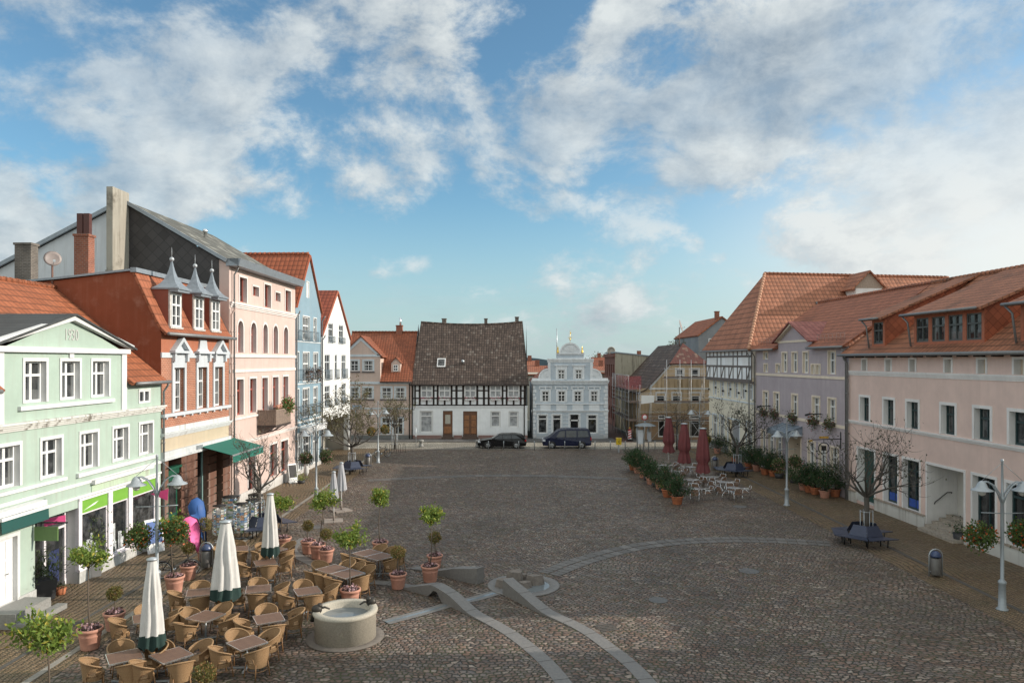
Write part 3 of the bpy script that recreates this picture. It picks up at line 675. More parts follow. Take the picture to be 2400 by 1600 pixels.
mb.quad((W_, 0, -.1), (W_, 10, -.1), (W_, 10, 12.3), (W_, 5, 12.7), (W_, 1.3, 13.15), (W_, .55, 11.4), (W_, .15, 10.6), (W_, 0, 10.15)); mb.quad((0, 10, 0), (0, 10, 12.3), (W_, 10, 12.3), (W_, 10, 0)); mb.build('gable_wall', RUST, hb)
prof = [(-.32, 10.12), (-.02, 10.42), (.22, 10.85), (.5, 11.45), (1.28, 13.1)]
mb = MB()
for (y0, z0), (y1, z1) in zip(prof, prof[1:]): mb.slab([(-.06, y0, z0), (W_, y0, z0), (W_, y1, z1), (-.06, y1, z1)], .12)
mb.build('mansard_roof', OR2, hb)
mb = MB(); mb.box(-.12, W_, 1.15, 1.45, 13.08, 13.3); mb.slab([(-.12, 1.4, 13.25), (W_, 1.4, 13.25), (W_, 5, 12.85), (-.12, 5, 12.85)], .1); mb.slab([(-.12, 5, 12.85), (W_, 5, 12.85), (W_, 10.1, 12.4), (-.12, 10.1, 12.4)], .1); mb.build('flat_roof', ZINC, hb)
gutter(hb, -.1, W_, -.42, 10.1, .09)
for cx in (Dl(411)-D0, Dl(465)-D0, Dl(504)-D0):
    f = MB(); f.box(cx-.62, cx-.47, -.03, .05, 10.5, 12.35); f.box(cx+.47, cx+.62, -.03, .05, 10.5, 12.35); f.box(cx-.62, cx+.62, -.04, .05, 12.15, 12.35); f.box(cx-.66, cx+.66, -.1, .05, 10.4, 10.5)
    dm = f.build('dormer', plain('weathered_dormer_wood', (.46, .43, .40), .8, var=.35, sc=7), hb)
    for x in (cx-.62, cx+.62): f = MB(); f.quad((x, .05, 10.4), (x, .05, 12.35), (x, 1.3, 12.35), (x, 1.0, 11.3)); f.build('cheek', plain('dormer_cheek_tile_red', (.22, .065, .040), .8), dm)
    window(dm, cx-.47, cx+.47, 10.5, 12.15, .02, bars=1, mw=.11)
    f = MB(); e = .68; yc = .18; zs = [(1., 12.34), (1., 12.42), (.82, 12.5), (.60, 12.64), (.41, 12.84), (.265, 13.08), (.155, 13.36), (.085, 13.62), (.045, 13.8)]; vs = []; fs = []
    for k, z in zs:
        for a, b in ((-1, -1), (1, -1), (1, 1), (-1, 1)): vs.append((cx+a*e*k, yc+b*e*k, z))
    for i in range(len(zs)-1):
        for k in range(4): fs.append((i*4+k, i*4+(k+1) % 4, i*4+4+(k+1) % 4, i*4+4+k))
    fs.append((3, 2, 1, 0)); f.add(vs, fs); f.box(cx-e*.9, cx+e*.9, yc-e*.9, yc+e*.9, 12.22, 12.34); sp = f.build('spire_roof', ZINC, dm)
    f = MB(); f.lathe([(.035, 13.7), (.03, 13.82), (.0, 13.82)], 8, (cx, yc, 0)); f.ball((cx, yc, 13.9), .115); f.tube([(cx, yc, 13.95), (cx, yc, 14.5)], [.018, .006], 6); f.build('finial', plain('pale_zinc', (.42, .44, .46), .5, .3), dm)
mb = MB()
for i, (a, b) in enumerate(win): surround(mb, a, b, 6.22, 8.45, .2, .06, top=.5)
mb.box(-.02, W_, -.05, .012, 8.95, 9.2)
for i, (a, b) in enumerate(win):
    cx = (a+b)/2; mb.box(cx-.95, cx+.95, -.3, .013, 9.18, 9.3)
    if i != 1:
        mb.prism([(cx-.92, -.28, 9.3), (cx, -.28, 10.0), (cx, -.28, 9.78), (cx-.62, -.28, 9.3)], (0, .3, 0)); mb.prism([(cx+.92, -.28, 9.3), (cx+.62, -.28, 9.3), (cx, -.28, 9.78), (cx, -.28, 10.0)], (0, .3, 0)); mb.prism([(cx-.62, -.06, 9.3), (cx, -.06, 9.8), (cx+.62, -.06, 9.3)], (0, .07, 0))
    else: mb.prism([(cx-.75, -.1, 9.3), (cx-.5, -.1, 9.45), (cx-.38, -.1, 9.95), (cx+.38, -.1, 9.95), (cx+.5, -.1, 9.45), (cx+.75, -.1, 9.3)], (0, .11, 0))
    for xx in (a-.12, b+.12): mb.box(xx-.09, xx+.09, -.2, .0, 8.75, 9.16)
mb.build('window_surround', GREYW, hb)
mb = MB(); mb.box(-.05, W_, -.16, .012, 6.04, 6.2)
for k in range(9): mb.box(.3+k*.9, .45+k*.9, -.12, .0, 5.94, 6.04)
mb.build('sill_course', GREYW, hb)
mb = MB(); mb.box(-.03, W_, -.05, .013, 5.27, 5.53); cornice(mb, 0, W_, 5.0, 5.27, .22, 4); mb.box(-.03, W_, -.16, .013, 4.05, 4.36); mb.box(-.06, W_, -.22, .014, 3.94, 4.05); mb.build('cornice', stucco('grey_white_cornice', (.55, .57, .57), .35), hb)
mb = MB(); wall(mb, 0, W_, 4.3, 5.5, y=.0); mb.build('cream_frieze', CREAMF, hb)
# ground floor: rusticated piers, glass, doors
mb = MB()
piers = [(0, .55), (S(421), S(459)), (S(485), S(504)), (S(519), W_)]
for a, b in piers:
    z = .0
    while z < 3.9:
        h_ = .44; mb.box(a+.012, b-.012, -.09, .55, z+.035, min(3.95, z+h_-.035)); z += h_
    mb.box(a+.05, b-.05, .0, .6, -.1, 3.95)
mb.box(0, W_, -.12, .3, -.1, .35)
mb.build('rusticated_pier', SANDB, hb)
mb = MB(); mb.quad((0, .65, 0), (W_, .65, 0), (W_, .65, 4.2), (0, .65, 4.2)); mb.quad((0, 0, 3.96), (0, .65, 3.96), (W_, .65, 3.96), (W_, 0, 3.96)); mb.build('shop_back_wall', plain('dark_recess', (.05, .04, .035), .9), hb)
a, b = S(397), S(420); f = MB(); f.box(a, b, .1, .2, 0, 3.1); f.box(a-.05, b+.05, .02, .2, 3.1, 3.4); f.box(a-.12, b+.12, -.1, .2, 3.4, 3.52); f.box(a+.1, b-.1, .07, .1, .3, .95)
d_ = f.build('door', plain('bottle_green_paint', (.012, .075, .045), .4), hb); f = MB(); f.quad((a+.15, .095, 1.15), (b-.15, .095, 1.15), (b-.15, .095, 2.8), (a+.15, .095, 2.8)); f.build('pane', GLASSP, d_)
a, b = S(460), S(484); f = MB(); f.box(a, a+.06, .2, .28, .4, 3.9); f.box(b-.06, b, .2, .28, .4, 3.9); f.box(a, b, .2, .28, .4, 1.1); w = f.build('shop_window', plain('pale_teal_panel', (.30, .46, .44), .5), hb); f = MB(); f.quad((a+.05, .26, 1.1), (b-.05, .26, 1.1), (b-.05, .26, 3.9), (a+.05, .26, 3.9)); f.build('pane', GLASSP, w)
a, b = S(505), S(518); f = MB(); f.box(a, b, .3, .36, .15, 3.2); f.build('door', DKGREEN, hb)
f = MB(); f.box(a-.3, b+.3, -.4, .2, -.02, .16); f.build('doorstep', GRAN, hb)
# green sloping awning
a, b = S(465), S(546)-.1; f = MB(); n = 6
f.quad((a, -.05, 4.2), (b, -.05, 4.2), (b, -1.85, 3.72), (a, -1.85, 3.72)); f.quad((a, -.06, 4.17), (a, -1.85, 3.69), (b, -1.85, 3.69), (b, -.06, 4.17))
f.quad((a, -1.87, 3.68), (b, -1.87, 3.68), (b, -1.89, 3.3), (a, -1.89, 3.3)); f.quad((a, -1.86, 3.68), (a, -1.88, 3.3), (b, -1.88, 3.3), (b, -1.86, 3.68))
aw = f.build('awning', plain('teal_green_awning', (.012, .13, .095), .75, var=.1, sc=2), hb); f = MB(); f.box(a-.02, b+.02, -1.91, -1.83, 3.66, 3.73); f.box(a-.6, a, -.25, -.02, 4.12, 4.3); f.build('awning_rail', GALV, aw)

# ---- tall pink house with slate gable and round-headed windows
D0 = 43.55; W_ = 12.3; S = lambda x: Dl(x)-D0
PINK = stucco('salmon_pink_plaster', (.58, .445, .395), .16); SLATE = scales('black_slate_gable', (.040, .036, .036), .5)
hp = thing('pink_house', 'tall pink house with round headed red windows and black slate gable', 'house', left_loc(D0), AL)
top = [(S(a)+.12, S(b)-.12) for a, b in ((559, 579.6), (617.8, 635.6), (667, 682))]; sq = [(S(a)+.1, S(b)-.1) for a, b in ((590.5, 607.5), (644, 657.7))]
ar = [(S(a)+.2, S(b)-.2) for a, b in ((553.8, 572.4), (584.8, 602.6), (613.5, 629), (637.9, 652.8), (662.3, 676.6))]
r2 = [(S(a)+.14, S(b)-.14) for a, b in ((552, 572), (583, 601.7), (611.8, 628.4), (637, 653.4), (661.4, 676.4))]
gf = [(S(581), S(598)), (S(632), S(648.5)), (S(658), S(674))]
PKW = stucco('pink_white_trim', (.69, .63, .60), .12)
mb = MB(); mb.two = True; wall(mb, 0, W_, -.1, 14.5, [(a, b, 12.42, 13.95) for a, b in top]+[(a, b, 13.0, 13.6) for a, b in sq]+[(a, b, 9.3, 11.25, 1) for a, b in ar]+[(a, b, 5.45, 7.65) for a, b in r2]+[(a, b, .2 if i == 0 else .75, 3.0) for i, (a, b) in enumerate(gf)], .3)
mb.quad((0, 0, 10), (0, 0, 14.5), (0, .6, 14.8), (0, .6, 10)); mb.quad((W_, 0, -.1), (W_, 14, -.1), (W_, 14, 14.2), (W_, 6.3, 18.1), (W_, 0, 14.5)); mb.build('wall', [PINK, PKW], hp)
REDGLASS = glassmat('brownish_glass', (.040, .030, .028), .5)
for rows, z0, z1, kw in ((top, 12.42, 13.95, dict(tran=0, mull=0)), (sq, 13.0, 13.6, dict(tran=0, mull=0)), (ar, 9.3, 11.25, dict(arch=True, tran=.6, mull=1)), (r2, 5.45, 7.65, dict(tran=.68, mull=1))):
    for a, b in rows: window(hp, a, b, z0, z1, .3, REDWOOD, REDGLASS, mw=.06, fw=.09, **kw)
for i, (a, b) in enumerate(gf): window(hp, a, b, .2 if i == 0 else .75, 3.0, .3, REDWOOD, GLASSP, mw=.05, tran=.7)
mb = MB()
for a, b in top: surround(mb, a, b, 12.42, 13.95, .12)
for a, b in sq: surround(mb, a, b, 13.0, 13.6, .1)
for a, b in ar: surround(mb, a, b, 9.3, 11.25, .15, arch=True)
for a, b in r2: surround(mb, a, b, 5.45, 7.65, .13)
for a, b in gf: surround(mb, a, b, .75, 3.0, .13)
mb.build('window_surround', stucco('pink_white_trim', (.69, .63, .60), .12), hp)
mb = MB(); cornice(mb, .1, W_, 12.0, 12.32, .16, 3); mb.box(0, W_, -.1, .012, 9.0, 9.2); mb.box(0, W_, -.06, .012, 8.08, 8.27); mb.box(.2, S(603), -.1, .012, 5.2, 5.32); cornice(mb, .3, W_, 3.6, 3.82, .14, 3)
mb.build('string_course', stucco('pink_white_trim', (.69, .63, .60), .12), hp)
mb = MB(); mb.box(.3, W_, -.1, .012, -.05, .6); mb.build('plinth', stucco('white_plinth', (.66, .64, .62), .5), hp)
mb = MB(); mb.quad((-.02, .6, 8), (-.02, .6, 14.82), (-.02, 6.3, 18.15), (-.02, 6.3, 8)); mb.build('slate_gable', SLATE, hp)
mb = MB(); mb.quad((-.015, 6.3, 8), (-.015, 6.3, 18.15), (-.015, 14.2, 14.1), (-.015, 14.2, 8)); mb.quad((0, 14.2, -.1), (0, 14.2, 14.1), (W_, 14.2, 14.1), (W_, 14.2, -.1)); mb.build('rear_gable_wall', stucco('grey_white_render', (.60, .62, .64), .25), hp)
GREYT = tiles('lichen_grey_roof', (.10, .098, .085), (.16, .155, .135), .5, .45, (.05, .05, .04), .4, light=((.30, .29, .25), .8))
mb = MB(); mb.slab([(-.15, .1, 14.75), (W_, .1, 14.75), (W_, 6.3, 18.35), (-.15, 6.3, 18.35)], .12); mb.slab([(-.15, 6.3, 18.35), (W_, 6.3, 18.35), (W_, 14.4, 14.2), (-.15, 14.4, 14.2)], .12); mb.build('roof', GREYT, hp)
mb = MB(); mb.bar((-.2, .1, 14.72), (-.2, 6.3, 18.32), .12, .2); mb.bar((-.2, 6.3, 18.3), (-.2, 14.4, 14.15), .14, .22); mb.build('verge', ZINC, hp)
mb = MB(); mb.box(-.1, W_+.1, -.6, .15, 14.42, 14.86); mb.prism([(-.1, -.75, 14.86), (-.1, -.6, 14.42), (-.1, .15, 14.86)], (W_+.2, 0, 0)); mb.build('box_gutter', ZINC, hp)
downpipe(hp, .42, 0, 14.4, -.14); downpipe(hp, .12, 0, 12.0, -.1, mat=PINK)
f = MB(); f.lathe([(.1, 0), (.1, .3), (.16, .3), (.16, .5), (0, .55)], 10, (6.2, 4.2, 17.2)); f.build('roof_vent', CHROME, hp)
# balcony with timber boards and flowers
a = S(602.5); b = a+3.0; f = MB(); f.box(a, b, -1.25, 0, 4.42, 4.58)
for k in range(8): f.tube([(a+.1+k*(b-a-.2)/7, -.02, 3.95), (a+.1+k*(b-a-.2)/7, -.5, 4.05), (a+.1+k*(b-a-.2)/7, -1.1, 4.42)], .03, 5) if k in (0, 3, 4, 7) else None
bal = f.build('balcony', plain('dark_balcony_iron', (.05, .035, .03), .7), hp)
f = MB(); wood = plain('grey_brown_boards', (.25, .185, .145), .85, var=.4, sc=9)
n = int((b-a)/.14)
for k in range(n): x = a+k*(b-a)/n; f.box(x, x+(b-a)/n-.03, -1.25, -1.22, 4.58, 5.5)
for k in range(9): y = -1.22+k*.135; f.box(a, a+.03, y, y+.12, 4.58, 5.5); f.box(b-.03, b, y, y+.12, 4.58, 5.5)
f.box(a-.03, b+.03, -1.28, -1.19, 5.5, 5.58); f.box(a-.03, a+.05, -1.19, 0, 5.5, 5.58); f.box(b-.05, b+.03, -1.19, 0, 5.5, 5.58); f.build('railing', wood, bal)
RG = random.Random(17); GER = leafmat('balcony_geraniums', (.07, .13, .03), (.14, .20, .05), (.45, .06, .07), frac=.86); f = MB()
leaf_cloud(f, [(b-.5+RG.gauss(0, .36), -1.2+RG.gauss(0, .16), 5.72+RG.gauss(0, .24)) for _ in range(950)], .17, rs=RG); leaf_cloud(f, [(RG.uniform(a+.2, b), -1.2+RG.gauss(0, .08), 5.68+RG.gauss(0, .08)) for _ in range(70)], .1, rs=RG); f.build('blossoms', GER, bal)
f = MB()
for q in (.9, 1.3): f.lathe([(.1, 5.58), (.15, 5.85), (0, 5.85)], 10, (a+q, -1.05, 0))
f.build('flower_pot', plain('terracotta_pot', (.50, .245, .175), .8, var=.22, sc=5), bal)
# chimneys on and behind the brick house and this gable
def chimney(par, x0, x1, y0, y1, z0, z1, mat, cap=None, name='chimney'):
    f = MB(); f.box(x0, x1, y0, y1, z0, z1); f.box(x0-.05, x1+.05, y0-.05, y1+.05, z1, z1+.12); return f.build(name, mat, par)
OLDC = stucco('weathered_chimney_render', (.34, .31, .26), .35, (.11, .095, .075), patch=.85)
f = MB(); f.box(-1.75, -.03, 6.0, 6.36, 8, 18.75); f.box(-1.8, 0, 5.96, 6.4, 13.9, 13.98); f.build('tall_chimney', OLDC, hp)
RB = brickmat('dark_red_brick', (.30, .095, .050), (.22, .070, .040), (.28, .20, .16), .24, .10, .01, .3)
ch = chimney(hb, 2.1, 2.65, 4.85, 5.6, 12, 15.2, RB); f = MB(); f.box(2.25, 2.5, 4.9, 5.2, 15.3, 16.4); f.box(2.25, 2.5, 5.25, 5.55, 15.3, 16.4); f.build('flue', plain('red_brown_flue', (.075, .022, .016), .6), ch)
OB = brickmat('sooty_old_brick', (.16, .13, .11), (.11, .09, .08), (.22, .20, .17), .25, .085, .012, .5)
chimney(hb, 4.2, 4.8, 9.3, 10.2, 8, 15.1, OB)

# ---- blue gabled house
def gable_house(name, label, D0, D1, ez, az, wallmat, roofmat, depth=14, ez2=None, tw=.2, base=-.1):
    h = thing(name, label, 'house', left_loc(D0), AL); w = D1-D0; return h, w
D0 = 55.9; W_ = 6.85; S = lambda x: Dl(x)-D0
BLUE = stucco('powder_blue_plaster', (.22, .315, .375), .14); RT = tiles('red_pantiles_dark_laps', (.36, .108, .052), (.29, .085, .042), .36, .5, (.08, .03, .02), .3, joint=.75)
hu = thing('blue_house', 'powder blue gabled house with white windows and iron window railings', 'house', left_loc(D0), AL)
cols = [[(691.8, 700.5), (708.8, 725.4), (733.8, 741.5)], [(691.8, 700.5), (709, 724.8), (733.4, 745)], [(691.8, 699.5), (708.5, 724.8), (733.4, 744)]]
rows = [(10.4, 12.3), (7.1, 9.45), (4.25, 6.6)]
H = [[(S(a)+.07 if S(a) > .1 else .25, S(b)-.07) for a, b in c] for c in cols]; H = [[(a, max(b, a+.55)) for a, b in c] for c in H]
holes = [(a, b, *rows[i]) for i, c in enumerate(H) for a, b in c]; slit = (S(717.4)+.06, S(724)-.06, 13.85, 15.1)
gfb = [(.5, 1.5), (2.0, 3.7), (4.5, 5.9)]
mb = MB(); wall(mb, 0, W_, -.1, 13.0, holes+[(a, b, .25, 3.1) for a, b in gfb], .14); cx = W_/2
zB = lambda x: 13+4.35*(x/cx if x < cx else (W_-x)/(W_-cx)); xs = sorted({0, slit[0], slit[1], cx, W_})
for q0, q1 in zip(xs, xs[1:]):
    if slit[0]-1e-6 <= q0 and q1 <= slit[1]+1e-6: mb.quad((q0, 0, 13), (q1, 0, 13), (q1, 0, slit[2]), (q0, 0, slit[2])); mb.quad((q0, 0, slit[3]), (q1, 0, slit[3]), (q1, 0, zB(q1)), (q0, 0, zB(q0)))
    elif q0 == 0: mb.quad((q0, 0, 13), (q1, 0, 13), (q1, 0, zB(q1)))
    elif q1 == W_: mb.quad((q0, 0, 13), (q1, 0, 13), (q0, 0, zB(q0)))
    else: mb.quad((q0, 0, 13), (q1, 0, 13), (q1, 0, zB(q1)), (q0, 0, zB(q0)))
mb.quad((0, 0, 8), (0, 0, 13), (0, 14, 13), (0, 14, 8)); mb.quad((W_, 0, 0), (W_, 14, 0), (W_, 14, 13), (W_, 0, 13)); mb.build('wall', BLUE, hu)
for i, c in enumerate(H):
    for a, b in c: window(hu, a, b, *rows[i], .14, tran=.62, mull=1 if b-a > .8 else 0, bars=1, fw=.09)
for a, b in gfb: window(hu, a, b, .25, 3.1, .14, glass=GLASSP, fw=.1)
mb = MB()
for i, c in enumerate(H):
    for a, b in c: surround(mb, a, b, *rows[i], .08)
surround(mb, *slit, .07); mb.box(slit[0], slit[1], .02, .06, slit[2], slit[3])
for a, b in gfb: surround(mb, a, b, .25, 3.1, .12)
mb.box(0, W_, -.06, .012, 3.95, 4.1); mb.box(0, W_, -.05, .012, 3.62, 3.72); mb.box(0, W_, -.05, .012, 6.95, 7.02); mb.box(0, W_, -.04, .012, 10.26, 10.33)
mb.build('window_surround', WHITE, hu)
def rail(par, a, b, z0, z1, y=-.22, mat=None, n=None):
    f = MB(); n = n or max(3, int((b-a)/.13))
    for z in (z0+.06, z1): f.tube([(a, 0, z), (a, y, z), (b, y, z), (b, 0, z)], .018, 5)
    for k in range(n+1): x = a+(b-a)*k/n; f.tube([(x, y, z0), (x, y, z1)], .012, 4)
    return f.build('window_railing', mat or plain('grey_iron_railing', (.16, .20, .23), .5, .3), par)
for i, c in enumerate(H):
    if i < 1:
        for a, b in c: rail(hu, a-.12, b+.12, rows[i][0]-.05, rows[i][0]+.75)
    else: rail(hu, .05, W_-.1, rows[i][0]+.2, rows[i][0]+1.05, -.2, n=34)
DRY = leafmat('dried_brown_plants', (.10, .045, .035), (.16, .08, .05), (.08, .09, .03), frac=.8)
for a, b in H[1][1:]:
    f = MB(); f.box(a, b, -.36, -.24, rows[1][0]+.75, rows[1][0]+.9); bx = f.build('flower_box', DKBROWN, hu); f = MB(); leaf_cloud(f, [(RG.uniform(a-.05, b+.05), -.32+RG.gauss(0, .1), rows[1][0]+RG.uniform(-.1, 1.15)) for _ in range(330)], .12, rs=RG); f.build('blossoms', DRY, bx)
mb = MB(); mb.slab([(-.05, -.08, 12.95), (cx, -.08, 17.42), (cx, 14, 17.42), (-.05, 14, 12.95)][::-1], .16); mb.slab([(cx, -.08, 17.42), (W_+.05, -.08, 12.95), (W_+.05, 14, 12.95), (cx, 14, 17.42)][::-1], .16); mb.build('roof', RT, hu); ridge_tiles(hu, (cx, 0, 17.44), (cx, 14, 17.44), RT)
mb = MB(); mb.bar((-.02, -.1, 12.85), (cx, -.1, 17.3), .07, .16, up=(0, 1, 0)); mb.bar((W_+.02, -.1, 12.85), (cx, -.1, 17.3), .07, .16, up=(0, 1, 0)); mb.build('verge', plain('red_verge', (.42, .12, .06), .8), hu)
mb = MB(); mb.box(1.0, W_-.05, -.55, -.02, 3.3, 3.55); n = 22
for k in range(n): x = 1.0+k*(W_-1.1)/n; mb.prism([(x, -.55, 3.35), (x+(W_-1.1)/n, -.55, 3.35), (x+(W_-1.1)/n*.5, -.56, 3.02)], (0, .02, 0))
mb.quad((1.0, -.55, 3.4), (W_-.05, -.55, 3.4), (W_-.05, -.56, 3.12), (1.0, -.56, 3.12)); mb.build('awning', plain('white_awning_cloth', (.75, .75, .74), .8), hu)
mb = MB(); mb.box(.2, W_, -.05, .01, -.05, .3); mb.build('plinth', stucco('white_plinth', (.66, .64, .62), .5), hu)
downpipe(hu, W_-.05, 0, 12.6, -.12); downpipe(hu, .03, 0, 12.6, -.1)

# ---- white gabled house with arcade
D0 = 62.75; W_ = 10.2; S = lambda x: Dl(x)-D0
WHT = stucco('white_plaster_wall', (.68, .68, .66), .12)
hw = thing('white_house', 'white gabled house with red roof and open corner passage', 'house', left_loc(D0), AL)
cx = S(789); ez = 11.0; az_ = 15.2
W3 = [(S(769.7), S(780)), (S(794), S(804))]; W2 = [(S(761), S(773)), (S(784.7), S(790)), (S(800.5), S(810))]
H = [(a, b, 10.4, 12.15) for a, b in W3]+[(a, b, 7.1, 9.35) for a, b in W2]+[(a, b, 4.7, 6.6) for a, b in W2]
H = [(a, max(b, a+.6), c, d_) for a, b, c, d_ in H]
zL = lambda x: ez+(az_-ez)*(x/cx if x < cx else (W_-x)/(W_-cx))
mb = MB(); wall(mb, 0, W_, 3.5, 10.3, H[2:], .12)
xs = sorted({0, W_, cx, *[h[0] for h in H[:2]], *[h[1] for h in H[:2]]})
for a, b in zip(xs, xs[1:]):
    hol = [h for h in H[:2] if h[0] <= a+1e-6 and h[1] >= b-1e-6]
    if hol: mb.quad((a, 0, 10.3), (b, 0, 10.3), (b, 0, 10.4), (a, 0, 10.4)); mb.quad((a, 0, 12.15), (b, 0, 12.15), (b, 0, zL(b)), (a, 0, zL(a)))
    else: mb.quad((a, 0, 10.3), (b, 0, 10.3), (b, 0, zL(b)), (a, 0, zL(a)))
mb.quad((W_, 0, 3.5), (W_, 13, 3.5), (W_, 13, ez), (W_, 0, ez)); mb.quad((0, 0, 3.5), (0, 0, ez), (0, 13, ez), (0, 13, 3.5)); mb.quad((0, 0, 3.5), (0, 2.3, 3.5), (W_, 2.3, 3.5), (W_, 0, 3.5))
mb.box(0, .55, 0, .5, -.1, 3.5); mb.box(W_-.55, W_, 0, .5, -.1, 3.5)
mb.build('wall', WHT, hw)
for a, b, c, d_ in H: window(hw, a, b, c, d_, .12, plain('grey_window_paint', (.50, .52, .53), .5), tran=.7, mull=1 if b-a > .8 else 0, fw=.08, bars=1); rail(hw, a-.15, b+.15, c, c+(.55 if c > 10 or c < 6 else .9), -.2)
bgw = stucco('beige_arcade_wall', (.44, .41, .35), .3)
mb = MB(); wall(mb, 0, W_, -.1, 3.5, [(4.2, 5.2, .9, 2.9), (6.2, 7.4, .9, 2.9), (8.1, 9.3, .9, 2.9)], .15, y=2.3); mb.quad((W_, .5, 0), (W_, 2.3, 0), (W_, 2.3, 3.5), (W_, .5, 3.5)); mb.build('arcade_wall', bgw, hw)
for a, b in ((4.2, 5.2), (6.2, 7.4), (8.1, 9.3)): window(hw, a, b, .9, 2.9, 2.45, glass=GLASSP)
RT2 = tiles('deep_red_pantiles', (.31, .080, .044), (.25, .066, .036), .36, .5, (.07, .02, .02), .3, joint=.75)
mb = MB(); mb.slab([(-.05, -.1, ez-.05), (cx, -.1, az_+.1), (cx, 13, az_+.1), (-.05, 13, ez-.05)][::-1], .15); mb.slab([(cx, -.1, az_+.1), (W_+.05, -.1, ez-.05), (W_+.05, 13, ez-.05), (cx, 13, az_+.1)][::-1], .15); mb.build('roof', RT2, hw)
mb = MB(); mb.bar((-.02, -.12, ez-.12), (cx, -.12, az_), .06, .16, up=(0, 1, 0)); mb.bar((W_+.02, -.12, ez-.12), (cx, -.12, az_), .06, .16, up=(0, 1, 0)); mb.build('verge', plain('orange_verge', (.50, .17, .10), .8), hw)
downpipe(hw, .06, 0, 11.0, -.12)
# ================================================================== FAR ROW (faces the camera; local x right, y away)
K = KF; FX = lambda px: (px-1200)*K; FZ = lambda py: CAM_H-(py-HOR)*K
# ---- pink beige house with gable
x0 = FX(800); W_ = FX(966)-x0; S = lambda px: FX(px)-x0
BEIGE = stucco('beige_pink_plaster', (.62, .48, .41), .14); OR3 = tiles('bright_orange_plain_tiles', (.29, .092, .046), (.21, .066, .034), .3, .36, (.11, .05, .03), .5, joint=.8)
ho = thing('beige_house', 'beige pink house with orange tiled roof and broad front gable', 'house', (x0, 82, 0))
up = [(S(822), S(841)), (S(852), S(873)), (S(895), S(917)), (S(927), S(949))]; gw = [(S(821.5), S(840)), (S(852.5), S(874))]; gd = [(S(895), S(914)), (S(922), S(944))]
mb = MB(); wall(mb, 0, W_, -.1, 6.5, [(a, b, 4.55, 5.8) for a, b in up]+[(a, b, .55, 2.4) for a, b in gd], .15); ga, gb = S(801), S(891.5); gc = (ga+gb)/2
wall(mb, ga, gb, 6.5, 9.4, [(a, b, 7.65, 8.8) for a, b in gw], .15); mb.quad((ga, 0, 9.4), (gb, 0, 9.4), (gc, 0, 11.4)); mb.quad((gb, 0, 6.5), (gb, 2.7, 6.5), (gb, 2.7, 9.4), (gb, 0, 9.4)); mb.quad((W_, 0, 0), (W_, 11, 0), (W_, 5.5, 12.1), (W_, 0, 6.5)); mb.build('wall', BEIGE, ho)
PALEB = stucco('pale_blue_white_trim', (.62, .68, .72), .1); mb = MB()
for a, b in up: surround(mb, a, b, 4.55, 5.8, .16, .03)
for a, b in gw: surround(mb, a, b, 7.65, 8.8, .16, .03)
for a, b in gd: surround(mb, a, b, .55, 2.4, .14, .03)
mb.box(gb, W_, -.12, .012, 6.2, 6.5); mb.box(ga, gb, -.1, .012, 6.2, 6.45); mb.box(ga, gb, -.06, .012, 9.25, 9.5); mb.box(0, W_, -.04, .012, 3.4, 3.55)
mb.prism([(ga-.15, -.06, 9.4), (gc, -.06, 11.45), (gc, -.06, 11.05), (ga+.35, -.06, 9.4)][::-1], (0, .07, 0)); mb.prism([(gb+.15, -.06, 9.4), (gb-.35, -.06, 9.4), (gc, -.06, 11.05), (gc, -.06, 11.45)][::-1], (0, .07, 0)); mb.build('window_surround', PALEB, ho)
mb = MB()
for a, b in up: mb.box(a-.2, b+.2, -.12, -.03, 4.38, 4.5)
for a, b in gw: mb.box(a-.2, b+.2, -.12, -.03, 7.48, 7.6)
mb.build('window_sill', plain('slate_sill', (.09, .09, .10), .6), ho)
for a, b in up: window(ho, a, b, 4.55, 5.8, .12, glass=GLASSC, tran=.6, bars=1)
for a, b in gw: window(ho, a, b, 7.65, 8.8, .12, glass=GLASSC, tran=.6, bars=1)
for a, b in gd: window(ho, a, b, .55, 2.4, .12, glass=GLASSP)
mb = MB(); mb.slab([(gb, -.3, 6.45), (W_, -.3, 6.45), (W_, 5.5, 12.2), (gb, 5.5, 12.2)]); mb.slab([(0, 2.6, 9.35), (gb, 2.6, 9.35), (gb, 5.5, 12.2), (0, 5.5, 12.2)]); mb.slab([(0, 5.5, 12.2), (W_, 5.5, 12.2), (W_, 11, 6.7), (0, 11, 6.7)]); mb.build('roof', OR3, ho)
mb = MB(); mb.slab([(ga-.3, -.2, 9.25), (gc, -.2, 11.6), (gc, 4.9, 11.6), (ga-.3, 2.6, 9.25)], .1); mb.slab([(gc, -.2, 11.6), (gb+.35, -.2, 9.2), (gb+.35, 2.5, 9.2), (gc, 4.9, 11.6)], .1); mb.build('gable_roof', OR3, ho); ridge_tiles(ho, (0, 5.5, 12.22), (W_, 5.5, 12.22), OR3)
a, b = S(914), S(936); c = (a+b)/2; f = MB(); f.box(a, b, .8, 3.2, 7.4, 8.55); f.prism([(a, .8, 8.55), (b, .8, 8.55), (c, .8, 9.1)], (0, 2.5, 0)); dm = f.build('dormer', BEIGE, ho)
f = MB(); f.slab([(a-.15, .65, 8.5), (c, .65, 9.22), (c, 3.4, 9.22), (a-.15, 3.4, 8.5)], .07); f.slab([(c, .65, 9.22), (b+.15, .65, 8.5), (b+.15, 3.4, 8.5), (c, 3.4, 9.22)], .07); f.build('dormer_roof', OR3, dm); window(dm, a+.25, b-.25, 7.6, 8.35, .72, fw=.09, tran=.5)
ch = chimney(ho, S(911), S(926), 5.2, 5.9, 11.5, 12.9, RB); f = MB(); f.tube([(S(921), 5.5, 13), (S(921), 5.5, 13.9)], .12, 8); f.build('flue', CHROME, ch)
